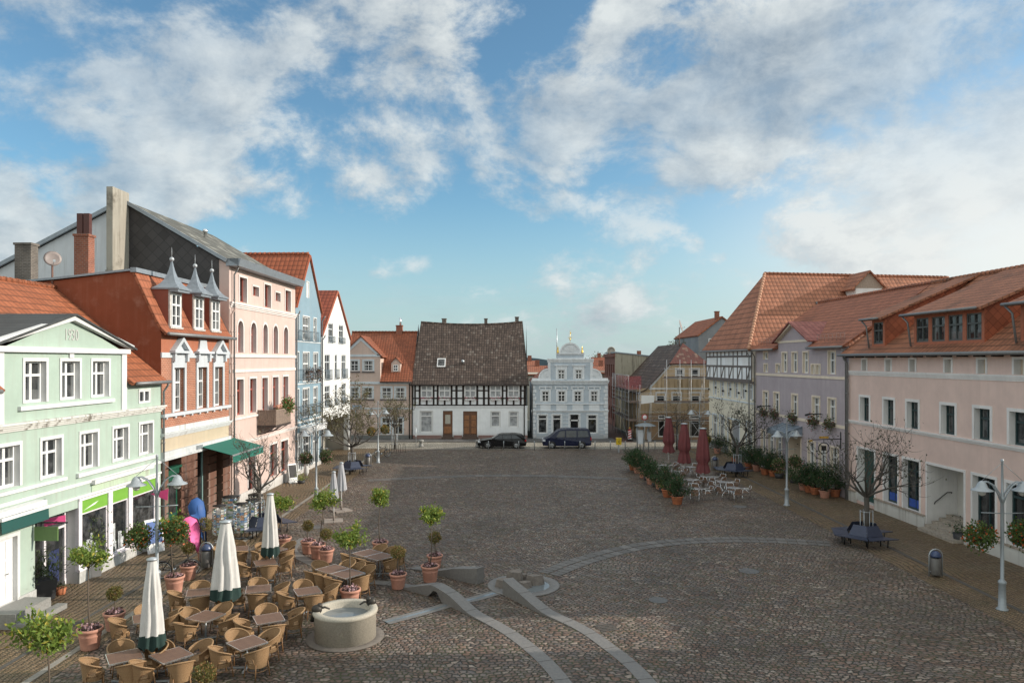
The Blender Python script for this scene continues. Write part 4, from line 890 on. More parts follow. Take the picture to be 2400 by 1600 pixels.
mb = MB(); mb.box(0, W_, -.05, .012, -.1, .5); mb.build('plinth', plain('grey_plinth', (.18, .18, .17), .8), ho); downpipe(ho, S(960), 0, 6.4, -.1, mat=DKBROWN); gutter(ho, gb, W_, -.36, 6.4, .07, DKBROWN)
f = MB(); f.box(S(826), S(847), -.06, -.0, 3.62, 3.85); f.box(S(833), S(836), -.12, -.02, 2.75, 3.3); f.build('shop_sign', plain('pale_blue_sign', (.35, .50, .70), .5), ho)

# ---- white and black timber framed house
x0 = FX(966); W_ = FX(1236)-x0; S = lambda px: FX(px)-x0; T = lambda q: FX(950+q/4.75)-x0; TZ = lambda q: FZ(730+q/4.75)
LIME_ = stucco('limewash_white', (.83, .85, .86), .06)
ht = thing('timber_house', 'white house with black timber framed upper floor and sagging brown roof', 'house', (x0, 82, 0))
gfw = [(T(168), T(300), TZ(1345), TZ(1108)), (T(953), T(1052), TZ(1285), TZ(1113)), (T(1157), T(1253), TZ(1285), TZ(1113))]; drs = [(T(418), T(526), .55, TZ(1103)), (T(643), T(800), .55, TZ(1108))]
mb = MB(); wall(mb, 0, W_, -.1, 3.75, gfw+drs, .22); mb.quad((W_, 0, 0), (W_, 11, 0), (W_, 11, 6.3), (W_, 5.5, 13.2), (W_, 0, 6.3)); mb.quad((0, 0, 0), (0, 0, 6.3), (0, 5.5, 13.2), (0, 11, 6.3), (0, 11, 0))
uw = [(T(a), T(b)) for a, b in ((172, 303), (372, 503), (657, 788), (939, 1071), (1139, 1271))]; uz = (TZ(957), TZ(815))
wall(mb, .15, W_-.15, 3.75, 6.4, [(a, b, *uz) for a, b in uw], .1); mb.build('wall', LIME_, ht)
NETC = plain('net_curtained_pane', (.36, .37, .38), .15, var=.5, sc=2.5)
mb = MB(); pr = .05
hz = [(TZ(810), TZ(795)), (TZ(886), TZ(872)), (TZ(971), TZ(957)), (TZ(1052), TZ(1034))]
vx = [(100, 118), (150, 171), (306, 325), (350, 371), (505, 525), (557, 582), (633, 655), (790, 812), (863, 887), (917, 938), (1073, 1092), (1118, 1138), (1273, 1295), (1327, 1345)]
win_spans = [(171, 306), (371, 505), (655, 790), (938, 1073), (1138, 1273)]
for a, b in vx: mb.box(T(a), T(b), -pr, .01, hz[3][1], hz[0][0])
for i, (c, d_) in enumerate(hz):
    if i in (0, 3): mb.box(.1, W_-.1, -pr-.012, .01, c, d_)
    elif i == 2: mb.box(.12, W_-.12, -pr+.012, .01, c, d_)
    else:
        edges = [100]+[q for s_ in win_spans for q in s_]+[1345]
        for a, b in zip(edges[::2], edges[1::2]): mb.box(T(a), T(b), -pr+.012, .01, c, d_)
for a, b in win_spans: m_ = (a+b)/2; mb.box(T(m_-10), T(m_+10), -pr+.006, .01, hz[3][1], hz[2][0])
mb.build('timber_frame', DKBROWN, ht)
for a, b in uw: window(ht, a, b, *uz, .02, glass=NETC, tran=.55, bars=0, fw=.13, mw=.13)
FLW = leafmat('geranium_leaves', (.05, .10, .025), (.10, .15, .04), (.55, .10, .17), frac=.42)
rs = random.Random(3)
for a, b in uw:
    f = MB(); f.box(a+.1, b-.1, -.26, -.07, uz[0]-.28, uz[0]-.1); bx = f.build('flower_box', FRAMEW, ht); f = MB()
    leaf_cloud(f, [(rs.uniform(a-.05, b+.05), -.17+rs.gauss(0, .1), uz[0]-.1+rs.gauss(0, .1)) for _ in range(150)], .11, rs=rs); f.build('blossoms', FLW, bx)
for i, (a, b, c, d_) in enumerate(gfw):
    window(ht, a, b, c, d_, .14, glass=NETC, tran=.77 if i == 0 else .72, mull=0, fw=.1); f = MB(); surround(f, a, b, c, d_, .08, .03); f.build('window_surround', WHITE, ht)
WOODD = plain('brown_oak_door', (.14, .062, .030), .5, var=.3, sc=5)
for i, (a, b, c, d_) in enumerate(drs):
    f = MB(); f.box(a, b, .12, .2, c, d_); nn = 1 if i == 0 else 2
    for k in range(nn):
        q0, q1 = a+(b-a)*k/nn, a+(b-a)*(k+1)/nn
        for z0, z1 in (((c+.15, c+.9),) if i == 0 else ((c+.12, c+.75), (c+.85, c+1.55), (c+1.65, c+2.15))):
            f.cur = 1; f.box(q0+.14, q1-.14, .09, .125, z0, z1); f.cur = 0
    d0 = f.build('door', [WOODD, plain('light_oak_panel', (.27, .115, .045), .5, var=.3, sc=6)], ht)
    if i == 0: f = MB(); f.quad((a+.25, .11, c+1.2), (b-.25, .11, c+1.2), (b-.25, .11, d_-.45), (a+.25, .11, d_-.45)); f.build('pane', plain('frosted_pane', (.42, .40, .34), .3), d0)
    f = MB(); f.box(a-.1, b+.1, -.5, .12, -.02, .3); f.box(a, b, -.2, .12, .3, .55); f.build('door_steps', plain('worn_brown_steps', (.10, .065, .05), .85), ht)
mb = MB()
edges = [0]+[q for a, b, *_ in sorted(drs) for q in (a-.12, b+.12)]+[W_]
for a, b in zip(edges[::2], edges[1::2]): mb.box(a, b, -.05, .012, -.1, .48)
mb.build('plinth', stucco('red_plinth', (.24, .075, .060), .25), ht)
mb = MB(); cornice(mb, -.02, W_+.02, 3.56, 3.76, .1, 2); mb.box(W_-.32, W_, -.04, .013, .48, 3.56); mb.build('string_course', LIME_, ht)
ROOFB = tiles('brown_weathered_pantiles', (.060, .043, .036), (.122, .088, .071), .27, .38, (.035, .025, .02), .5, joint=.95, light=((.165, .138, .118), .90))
# sagging roof: a strip of bays
mb = MB(); n = 16; R = []; E = []
for i in range(n+1):
    t = i/n; sag = -.30*math.sin(math.pi*t)**1.2-.05*math.sin(9*t)*.3; xr = .30+(W_-.75)*t; R.append(Vector((xr, 5.5, 13.42+sag+(.03 if t > .9 else 0)))); E.append(Vector((-.12+(W_+.3)*t, -.35, 6.15+.05*sag)))
old = mb.smooth
for i in range(n):
    for j in range(5):
        t0, t1 = j/5, (j+1)/5; dip = lambda t: Vector((0, 0, -.10*math.sin(math.pi*t)))
        mb.quad(E[i].lerp(R[i], t0)+dip(t0), E[i+1].lerp(R[i+1], t0)+dip(t0), E[i+1].lerp(R[i+1], t1)+dip(t1), E[i].lerp(R[i], t1)+dip(t1))
    mb.quad(R[i], R[i+1], Vector((E[i+1].x, 11.3, 6.1)), Vector((E[i].x, 11.3, 6.1)))
for q in (0, n): mb.quad(E[q]+Vector((0, 0, -.15)), E[q], R[q], R[q]+Vector((0, 0, -.18)))
mb.quad(E[0], E[n], E[n]+Vector((0, 0, -.15)), E[0]+Vector((0, 0, -.15))); mb.build('roof', ROOFB, ht)
rt = MB()
for i in range(n): rt.tube([R[i], R[i+1]], .1, 6)
rt.build('ridge', ROOFB, ht)
def on_roof(px, py, lift=0):      # point of the front slope seen at this pixel
    for k in range(200):
        y = -.35+5.85*k/200; D = 82+y; z = CAM_H-(py-HOR)*D/FPX; zr = 6.15+(13.2-6.15)*(y+.35)/5.85
        if zr >= z: break
    return ((px-1200)*D/FPX-x0, y, z+lift)
p, q = on_roof(1025, 859), on_roof(1044, 840); sl_ = Vector((0, 5.85, 7.1)).normalized(); nn = Vector((0, -sl_.z, sl_.y))
def roof_win(par, c, w, h, mat, gl):
    f = MB(); c = Vector(c); X = Vector((w/2, 0, 0)); Y = sl_*h/2; P = [c-X-Y, c+X-Y, c+X+Y, c-X+Y]; f.prism([v+nn*.0 for v in P], nn*.12); o = f.build('skylight', mat, par)
    f = MB(); f.quad(*[c+(v-c)*.78+nn*.13 for v in P]); f.build('pane', gl, o)
roof_win(ht, ((p[0]+q[0])/2, (p[1]+q[1])/2, (p[2]+q[2])/2-.06), .95, 1.25, FRAMEW, GLASSP)
p = on_roof(1085, 850); f = MB(); f.tube([p, Vector(p)+Vector((0, -.3, .25))], .16, 8); f.build('roof_vent', GALV, ht)
for i, (a, b) in enumerate(((410, 455), (880, 913), (1222, 1262))):
    f = MB(); xa = (950+a/4.75-1200)*88/FPX-x0; xb = (950+b/4.75-1200)*88/FPX-x0; f.box(xa, xb, 5.7, 6.4, 12.6, (13.75, 13.75, 13.95)[i]); f.box(xa-.05, xb+.05, 5.65, 6.45, (13.75, 13.75, 13.95)[i], (13.85, 13.85, 14.05)[i]); f.build('chimney', OB, ht)
downpipe(ht, W_-.35, 0, 6.2, -.1, mat=DKBROWN); downpipe(ht, .02, 0, 6.2, -.1, mat=DKBROWN); gutter(ht, -.15, W_+.2, -.42, 6.08, .07, DKBROWN)

# ---- ice blue house with stepped ornamental gable
x0 = FX(1247); W_ = FX(1424.8)-x0; T = lambda q: FX(1220+q/5.225)-x0; TZ = lambda q: FZ(760+q/5.225)
ICE = stucco('ice_blue_plaster', (.48, .545, .60), .12); ICEW = stucco('ice_white_ornament', (.72, .75, .77), .16, (.25, .22, .20))
hi = thing('ornate_house', 'ice blue house with scrolled white gable and shell shaped crest', 'house', (x0, 82, 0))
f1 = [(T(262), T(348)), (T(458), T(548)), (T(657), T(748)), (T(860), T(946))]; z1 = (TZ(950), TZ(818)); f2 = [(T(459), T(541)), (T(671), T(753))]; z2 = (TZ(672), TZ(555))
g1 = [(T(215), T(325)), (T(393), T(497)), (T(822), T(937))]; zg = (TZ(1335), TZ(1107)); dd = (T(602), T(720), .15, TZ(1103))
mb = MB(); wall(mb, 0, W_, -.1, 6.6, [(a, b, *z1) for a, b in f1]+[(a, b, *zg) for a, b in g1]+[dd], .2); ca, cb = T(335), T(885)
wall(mb, ca, cb, 6.6, 9.0, [(a, b, *z2) for a, b in f2], .2)
wall(mb, T(440), T(775), 9.0, 9.6); mb.quad((W_, 0, 0), (W_, 11, 0), (W_, 11, 6.5), (W_, 0, 6.5)); mb.quad((0, 0, 0), (0, 0, 6.5), (0, 11, 6.5), (0, 11, 0)); mb.build('wall', ICE, hi)
for a, b in f1: window(hi, a, b, *z1, .16, tran=.66, bars=1, fw=.1)
for a, b in f2: window(hi, a, b, *z2, .16, tran=.62, bars=1, fw=.1)
for a, b in g1: window(hi, a, b, *zg, .16, tran=.78, mull=0, fw=.1, glass=GLASSP)
f = MB(); a, b, c, d_ = dd; f.box(a, a+.12, .2, .28, c, d_); f.box(b-.12, b, .2, .28, c, d_); f.box(a, b, .2, .28, c+1.9, c+2.05); f.box(a, b, .2, .28, c+1.05, c+1.15); d0 = f.build('door', FRAMEW, hi); f = MB(); f.quad((a, .25, c), (b, .25, c), (b, .25, d_), (a, .25, d_)); f.build('pane', GLASSP, d0)
mb = MB()
for a, b in f1:
    surround(mb, a, b, *z1, .22, .05); mb.box(a-.35, b+.35, -.14, .0, z1[1]+.45, z1[1]+.55)
    for xx in (a-.26, (a+b)/2, b+.26): mb.box(xx-.07, xx+.07, -.1, .0, z1[1]+.2, z1[1]+.45)
    mb.box(a-.2, b+.2, -.05, .01, z1[0]-.95, z1[0]-.3)
for a, b in f2: surround(mb, a, b, *z2, .26, .05, top=.4); mb.box(a-.4, b+.4, -.14, .0, z2[1]+.42, z2[1]+.54)
for a, b in g1: surround(mb, a, b, *zg, .14, .04)
surround(mb, dd[0], dd[1], dd[2], dd[3], .14, .04)
for k in range(15):                                  # quoins and rusticated courses
    z = .2+k*.42; w = .34 if k % 2 else .48
    if z < 6.0: mb.box(0, w, -.06, .011, z, z+.34); mb.box(W_-w, W_, -.06, .011, z, z+.34)
for k in range(6):
    z = .55+k*.42
    for a, b in ((T(345), T(375)), (T(520), T(585)), (T(960), W_-.5)): mb.box(a, b, -.035, .01, z, z+.07)
cornice(mb, -.05, W_+.05, 3.05, 3.28, .14, 3); mb.box(0, W_, -.1, .012, 3.92, 4.04); cornice(mb, -.05, W_+.05, 6.25, 6.62, .26, 4)
n = 60
for k in range(n): x = k*W_/n; mb.box(x, x+W_/n*.5, -.2, -.06, 6.13, 6.25)
for a, b in ((ca, ca+.3), (cb-.3, cb)): mb.box(a, b, -.08, .012, 6.62, 8.6)
cornice(mb, ca-.05, cb+.05, 8.62, 9.02, .16, 3); mb.box(T(440)-.02, T(775)+.02, -.1, .012, 9.02, 9.1); cornice(mb, T(440)-.02, T(775)+.02, 9.45, 9.64, .12, 2)
mb.box(0, T(372), -.12, .3, 6.62, 6.85); mb.box(T(850), W_, -.12, .3, 6.62, 6.85)
mb.build('ornament', ICEW, hi)
def fan(cx, cz, r, a0, a1, n=12, petals=7, y=-.02):
    f = MB(); P = [(cx+r*math.cos(a0+(a1-a0)*k/n), y, cz+r*math.sin(a0+(a1-a0)*k/n)) for k in range(n+1)]
    f.prism([(cx, y, cz)]+P, (0, .35, 0))
    for k in range(n): a = a0+(a1-a0)*k/n; b = a0+(a1-a0)*(k+1)/n; f.prism([(cx+q*math.cos(t), y-.08, cz+q*math.sin(t)) for q, t in ((r*1.03, a), (r*1.03, b), (r*.88, b), (r*.88, a))], (0, .2, 0))
    for k in range(petals): a = a0+(a1-a0)*(k+.5)/petals; e = Vector((math.cos(a), 0, math.sin(a))); s_ = Vector((-math.sin(a), 0, math.cos(a))); c = Vector((cx, y-.04, cz)); f.prism([c+e*r*.14, c+e*r*.62-s_*r*.13, c+e*r*.82, c+e*r*.62+s_*r*.13], (0, .06, 0))
    return f
fan((T(440)+T(775))/2, 9.62, 1.16, 0, math.pi, 16, 7).build('shell_crest', ICEW, hi)
fan(ca+.02, 6.85, 1.05, math.pi/2, math.pi, 8, 4).build('scroll', ICEW, hi); fan(cb-.02, 6.85, 1.05, 0, math.pi/2, 8, 4).build('scroll', ICEW, hi)
GOLD = plain('gilded_metal', (.75, .50, .12), .3, .9, var=.1)
for x in (T(458), T(755)): f = MB(); f.lathe([(.16, 0), (.10, .1), (.13, .25), (.05, .4), (.09, .5), (.02, .75), (0, .8)], 8, (x, 0, 9.64)); f.build('gold_finial', GOLD, hi)
f = MB(); x = (T(440)+T(775))/2; f.tube([(x, 0.05, 10.7), (x, .05, 12.2)], .025, 6); f.ball((x, .05, 11.2), .1); f.bar((x-.22, .05, 11.38), (x+.22, .05, 11.38), .05, .06); f.prism([(x, .04, 11.75), (x+.16, .04, 11.88), (x, .04, 12.0)], (0, .02, 0)); f.build('gold_weathervane', GOLD, hi)
mb = MB(); mb.slab([(-.1, .1, 6.4), (W_/2, .1, 9.6), (W_/2, 11, 9.6), (-.1, 11, 6.4)]); mb.slab([(W_/2, .1, 9.6), (W_+.1, .1, 6.4), (W_+.1, 11, 6.4), (W_/2, 11, 9.6)]); mb.build('roof', tiles('dull_red_far_tiles', (.24, .075, .04), (.18, .06, .035), .3, .36, (.07, .04, .03), .4), hi)
downpipe(hi, .04, 0, 6.2, -.1)

# ---- yellow corner house under scaffolding
x0 = 14.1; W_ = 11.2; y0 = 81.0; T = lambda q: (1400+q/5.225-1200)*y0/FPX-x0; TZ = lambda q: CAM_H-(760+q/5.225-HOR)*y0/FPX
YEL = stucco('ochre_render', (.52, .395, .26), .55, (.24, .17, .09)); RAWB = brickmat('raw_yellow_brick', (.36, .20, .10), (.28, .16, .08), (.40, .34, .26), .25, .085, .012, .3)
hy = thing('ochre_house', 'ochre house with half hipped dark roof being renovated behind scaffolding', 'house', (x0, y0, 0))
wa = [(T(966), T(1052)), (T(1155), T(1242))]; za = (TZ(668), TZ(548)); wb = [(T(726), T(828)), (T(920), T(1022)), (T(1153), T(1254))]; zb = (TZ(968), TZ(872)); wg = [(T(745), T(830)), (T(1128), T(1255))]; zc = (TZ(1378), TZ(1110))
gxl = T(630); gxc = 5.4; gxr = 2*gxc-gxl; hx0 = T(890); hx1 = 2*gxc-hx0; ze = 5.75; zh = 8.4
mb = MB(); wall(mb, 0, W_, 3.0, ze, [(a, b, *zb) for a, b in wb], .15)
xs = sorted({hx0, hx1, *[q for w_ in wa for q in w_]})
mb.quad((gxl, 0, ze), (hx0, 0, ze), (hx0, 0, zh)); mb.quad((hx1, 0, ze), (gxr, 0, ze), (hx1, 0, zh)); wall(mb, hx0, hx1, ze, zh, [(a, b, *za) for a, b in wa], .15)
sidewin = [(k*2.6+1.6, k*2.6+2.7) for k in range(7)]
for a, b in zip([0]+[q[1] for q in sidewin], [q[0] for q in sidewin]+[20]): mb.quad((0, a, 3), (0, a, ze), (0, b, ze), (0, b, 3)); mb.quad((0, a, -.1), (0, a, 3), (0, b, 3), (0, b, -.1))
for a, b in sidewin: mb.quad((0, a, 3), (0, a, 3.7), (0, b, 3.7), (0, b, 3)); mb.quad((0, a, 5), (0, a, ze), (0, b, ze), (0, b, 5)); mb.quad((.12, a, 3.7), (.12, a, 5), (.12, b, 5), (.12, b, 3.7)); mb.quad((0, a, -.1), (0, a, .6), (0, b, .6), (0, b, -.1)); mb.quad((0, a, 2.6), (0, a, 3.), (0, b, 3.), (0, b, 2.6)); mb.quad((.12, a, .6), (.12, a, 2.6), (.12, b, 2.6), (.12, b, .6))
mb.build('wall', YEL, hy)
mb = MB(); wall(mb, 0, W_, -.1, 3.0, [(a, b, *zc) for a, b in wg], .15); mb.build('brick_wall', RAWB, hy)
for a, b in wa: window(hy, a, b, *za, .12, tran=.4, mull=0, fw=.09)
for a, b in wb: window(hy, a, b, *zb, .12, tran=0, mull=0, fw=.08, glass=GLASSP)
for a, b in wg: window(hy, a, b, *zc, .12, tran=.85, mull=0, fw=.1, glass=GLASSP)
mb = MB()
for a, b in wa: surround(mb, a, b, *za, .14, .03)
for a, b in wb: surround(mb, a, b, zb[0], zb[1]+.3, .13, .03)
mb.prism([(gxl-.1, -.05, ze), (hx0, -.05, zh+.05), (hx0+.25, -.05, zh+.05), (gxl+.2, -.05, ze)][::-1], (0, .06, 0)); mb.box(gxl, W_, -.05, .012, ze-.12, ze+.06); mb.box(hx0, hx1, -.05, .012, zh-.1, zh+.06)
mb.build('window_surround', WHITE, hy)
SLR = tiles('dark_slate_brown_tiles', (.062, .042, .033), (.108, .074, .056), .34, .46, (.03, .022, .018), .3, wave=.6, joint=.9, light=((.16, .13, .11), .9))
rz = 10.75; mb = MB(); mb.slab([(gxl-.35, -.25, ze-.12), (hx0-.06, -.25, zh+.12), (gxc, 2.6, rz), (gxc, 20, rz), (-.9, 20, ze-.5), (-.9, .2, ze-.5)][::-1], .12) if False else None
mb.quad((gxl-.35, -.25, ze-.1), (hx0-.08, -.25, zh+.1), (gxc, 2.6, rz), (gxc, 17, rz), (gxl-.35, 17, ze-.1)); mb.quad((gxr+.35, -.25, ze-.1), (gxr+.35, 17, ze-.1), (gxc, 17, rz), (gxc, 2.6, rz), (hx1+.08, -.25, zh+.1)); mb.slab([(gxl-.35, -.25, ze-.1), (gxl-.35, 17, ze-.1), (-.35, 17, ze-.55), (-.35, -.25, ze-.55)], .1)
mb.quad((gxl-.35, -.25, ze-.22), (gxl-.35, -.25, ze-.1), (hx0-.08, -.25, zh+.1), (hx0-.08, -.25, zh-.02)); mb.quad((gxl, 17, 0), (gxr, 17, 0), (gxr, 17, ze), (gxc, 17, rz), (gxl, 17, ze)); mb.build('roof', SLR, hy)
mb = MB(); mb.slab([(hx0-.1, -.3, zh+.08), (hx1+.1, -.3, zh+.08), (gxc, 2.65, rz+.05)], .1); mb.build('hip_roof', tiles('purple_red_hip_tiles', (.14, .05, .04), (.10, .045, .038), .3, .36, (.05, .03, .03), .3, wave=.4, joint=.5, light=((.24, .16, .12), .9)), hy)
for q in ((.6, 5.5, 7.6), (1.2, 4.2, 6.9)): f = MB(); x = gxl+(7.2-ze)*.9; f.quad(*[(gxl+(z-ze)*(gxc-gxl)/(rz-ze), y, z+.06) for y, z in ((q[1], q[2]), (q[1]+.9, q[2]), (q[1]+.9, q[2]+.8), (q[1], q[2]+.8))]); f.build('skylight', plain('skylight_glass', (.4, .42, .44), .15), hy)
sat_dish((x0+gxc-.3, y0+3.2, rz-.3), math.radians(70), 'grey satellite dish with antenna on the dark roof ridge of the ochre house', r=.75, pole=2.2)
# scaffolding in front of and beside it
sc_ = thing('scaffolding', 'steel tube scaffolding with plank decks and red netting around the ochre house', 'scaffolding', (x0, y0, 0))
POLE = plain('scaffold_tube', (.40, .41, .42), .45, .5, var=.2); PLK = plain('scaffold_plank', (.17, .13, .11), .85, var=.35, sc=4); NET = plain('red_safety_netting', (.36, .075, .085), .9, var=.3, sc=5)
_nt = NET.node_tree; _o = [n for n in _nt.nodes if n.type == 'OUTPUT_MATERIAL'][0]; _b = [n for n in _nt.nodes if n.type == 'BSDF_PRINCIPLED'][0]; _g = G(_nt); _g.put(_o.inputs[0], _g.n('MixShader', .55, _g.n('BsdfTransparent'), _b))
lev = [2.25, 4.25]; xs_ = [-.2, T(630), T(820), T(980), T(1115), T(1270), T(1365)]; ysl = [-.2, 2.4, 5.0, 7.6, 10.2, 12.8]
f = MB()
for x in xs_:
    top_ = 8.9 if x > T(800) else 6.2
    for y in (-1.25, -.35): f.tube([(x, y, 0), (x, y, top_ if y < -1 else top_-.9)], .03, 5)
for y in ysl:
    for x in (-1.25, -.4): f.tube([(x, y, 0), (x, y, 7.2 if x < -1 else 6.0)], .03, 5)
f.build('upright', POLE, sc_); f = MB()
for z in lev+[6.9]:
    a = xs_[2] if z > 6 else xs_[0]
    for dz in (.0, .5, 1.0): f.tube([(a-.3, -1.28, z+dz), (xs_[-1]+.1, -1.28, z+dz)], .022, 5)
    if z < 6:
        for dz in (0, .5, 1.0): f.tube([(-1.28, -.4, z+dz), (-1.28, 13, z+dz)], .022, 5)
f.tube([(xs_[1], -1.3, .2), (xs_[2], -1.3, 2.2)], .022, 5); f.tube([(xs_[4], -1.3, .3), (xs_[5], -1.3, 2.2)], .022, 5); f.tube([(xs_[4], -1.3, 2.2), (xs_[5], -1.3, .3)], .022, 5); f.tube([(-1.3, 0, .2), (-1.3, 5, 2.2)], .022, 5); f.tube([(-1.3, 2.4, 2.3), (-1.3, 7.6, 4.2)], .022, 5); f.tube([(-2.0, 6, .9), (-1.2, .2, .9)], .022, 5)
f.build('rail', POLE, sc_); f = MB()
for z in lev+[6.9]:
    a = xs_[2]-.3 if z > 6 else -1.3
    f.box(a, xs_[-1]+.15, -1.2, -.4, z-.05, z+.03); f.box(a, xs_[-1]+.15, -1.27, -1.23, z+.03, z+.2)
    if z < 6: f.box(-1.2, -.45, -.4, 13, z-.05, z+.03)
f.box(-1.25, -.4, -.4, 13, 5.55, 5.62); f.build('deck', PLK, sc_)
f = MB()
for k in range(13): y = -.4+k*1.0; f.tube([(-1.3, y, 5.6), (-1.3, y, 7.2)], .022, 5)
f.tube([(-1.3, -.4, 7.2), (-1.3, 13, 7.2)], .022, 5); f.build('guard_rail', POLE, sc_)
f = MB()
for k in range(6): f.quad((-1.34, -.4+k*1.6, 5.65), (-1.34, 1.1+k*1.6, 5.65), (-1.34, 1.1+k*1.6, 7.1), (-1.34, -.4+k*1.6, 7.1))
f.quad((-1.3, -.45, 5.65), (.1, -.45, 5.65), (.1, -.45, 7.1), (-1.3, -.45, 7.1)); f.build('netting', NET, sc_)
f = MB(); f.prism([(T(510), -1.36, TZ(965)), (T(665), -1.36, TZ(945)), (T(672), -1.36, TZ(862)), (T(512), -1.36, TZ(858))], (0, .03, 0)); f.build('tarpaulin', FRAMEW, sc_)

# ---- brick house up the alley with a rendered side wall
hr = thing('alley_house', 'dark red brick house up the alley with stained grey side wall', 'house', (13.75, 98, 0))
RB2 = brickmat('dark_red_alley_brick', (.22, .065, .04), (.16, .05, .032), (.20, .15, .13), .25, .085, .01, .35)
mb = MB(); ws = [(1.0+k*2.0, 1.9+k*2.0) for k in range(5)]
rt_ = math.pi/2
def side(mb, holes, L, z1):
    tmp_ = MB(); wall(tmp_, 0, L, -.1, z1, holes, .25)
    mb.add([(p[1], L-p[0], p[2]) for p in tmp_.v], tmp_.f)
side(mb, [(a, b, z, z+1.7) for a, b in ws for z in (.8, 3.6, 6.6)], 11, 9.6); mb.box(-.2, .0, -.1, 11, 9.3, 9.75); mb.build('brick_front', RB2, hr)
f = MB()
for a, b in ws:
    for z in (.8, 3.6, 6.6): f.quad((.25, 11-b, z), (.25, 11-a, z), (.25, 11-a, z+1.7), (.25, 11-b, z+1.7))
f.build('window_pane', GLASSP, hr)
mb = MB(); mb.quad((0, 0, 0), (12, 0, 0), (12, 0, 8.6), (.0, 0, 9.9)); mb.build('side_wall', stucco('stained_grey_render', (.40, .37, .29), .8, (.20, .18, .14)), hr)
mb = MB(); mb.slab([(0, -.1, 10.0), (12, -.1, 8.7), (12, 11, 8.7), (0, 11, 10.0)], .15); mb.build('roof', ZINC, hr)
for a, b, h_ in ((7.0, 7.9, 9.9), (8.6, 10.2, 10.3), (11, 12.5, 9.6)): chimney(hr, a, b, 4, 5, 8.5, h_, OB)
f = MB(); f.lathe([(.0, 0), (.55, 0), (.55, .3), (.42, .3), (.42, .2), (0, .2)], 18); o = f.build('round_ornament', stucco('round_gable_stone', (.45, .40, .33), .5), hr); o.location = (.1, 4.6, 10.2); o.rotation_euler = (math.pi/2, 0, 0)

# ================================================================== RIGHT ROW
# ---- cream house with timber framed top floor and long hipped roof
D0 = 75.4; W_ = 12.85; S = lambda x: D0-Dr(x)
CRM = stucco('cream_plaster', (.74, .69, .56), .12); WGREY = plain('grey_timber', (.14, .12, .11), .85, var=.3)
hc = thing('cream_house', 'cream house with grey timber framed top floor and tall orange hipped roof', 'house', right_loc(D0), AR)
r2 = [(S(a)+.12, S(b)-.12) for a, b in ((1672, 1679.5), (1688.5, 1697), (1705, 1714), (1721, 1730.5), (1737, 1747.5), (1754, 1765))]; r1 = [(S(1671), S(1680)), (S(1687), S(1697))]; ent = (S(1707), S(1733))
mb = MB(); wall(mb, 0, W_, -.1, 7.0, [(a, b, 5.35, 6.8) for a, b in r2]+[(a, b, 1.0, 3.4) for a, b in r1]+[(ent[0], ent[1], .1, 3.3), (W_-2, W_-.9, 1.0, 3.4)], .16); mb.quad((0, 0, 0), (0, 0, 7), (0, 22, 7), (0, 22, 0)); mb.build('wall', CRM, hc)
for a, b in r2: window(hc, a, b, 5.35, 6.8, .14)
for a, b in r1+[(W_-2, W_-.9)]: window(hc, a, b, 1.0, 3.4, .14)
mb = MB()
for a, b in r2: surround(mb, a, b, 5.35, 6.8, .12)
for a, b in r1+[(W_-2, W_-.9)]: surround(mb, a, b, 1.0, 3.4, .14)
surround(mb, *ent, .1, 3.3, .16); mb.box(0, W_, -.06, .012, 5.05, 5.17); mb.build('window_surround', stucco('pale_blue_white_trim', (.62, .68, .72), .1), hc)
f = MB(); f.box(ent[0], ent[1], .3, .36, .1, 3.3); f.build('door', plain('grey_door', (.25, .26, .28), .5), hc)
mb = MB(); mb.box(0, ent[0]-.2, -.05, .012, -.1, .75); mb.box(ent[1]+.2, W_, -.05, .012, -.1, .75); mb.build('plinth', stucco('grey_blue_plinth', (.24, .25, .29), .3), hc)
mb = MB(); wall(mb, 0, W_, 7.02, 9.95, y=-.28); mb.quad((0, -.28, 7.02), (0, -.28, 9.95), (0, 10, 9.95), (0, 10, 7.02)); mb.quad((0, -.28, 7.02), (0, 0, 7.02), (W_, 0, 7.02), (W_, -.28, 7.02)); mb.build('infill', LIME_, hc)
mb = MB(); yy = -.33
for z in (7.0, 8.2, 9.1, 9.8): mb.box(0, W_, yy, -.27, z, z+.17)
mb.box(0, W_, -.38, -.02, 6.86, 7.0)
n = 11
for k in range(n+1):
    x = k*(W_-.18)/n; mb.box(x, x+.17, yy+.01, -.27, 7.17, 8.2); mb.box(x, x+.17, yy+.01, -.27, 9.27, 9.8)
    if k % 4 in (0, 3): mb.box(x, x+.17, yy+.01, -.27, 8.37, 9.1)
    if k < n and k % 2 == 0: mb.bar((x+.2, yy+.03, 7.17), (x+.95, yy+.03, 8.2), .13, .05, up=(0, 1, 0))
mb.build('timber_frame', WGREY, hc)
for k in (1, 5, 9):
    x = (k)*(W_-.18)/n+.3
    for q in (0, 1.15): window(hc, x+q, x+q+.85, 8.25, 9.15, -.24, fw=.1, tran=0)
f = MB()
for a in r2[:5]:
    pass
f = MB()
for k, x in enumerate((.4, 2.6, 4.8, 7.0, 9.2, 11.0)): f.ball((x, -.15, 5.9+(k % 2)*.25), .1)
f.build('wall_lantern', BLACK, hc)
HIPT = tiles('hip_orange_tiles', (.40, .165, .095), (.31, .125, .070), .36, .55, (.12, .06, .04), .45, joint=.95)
apx = W_/2; rzc = 17.0; ay = 3.3; ez = 9.75
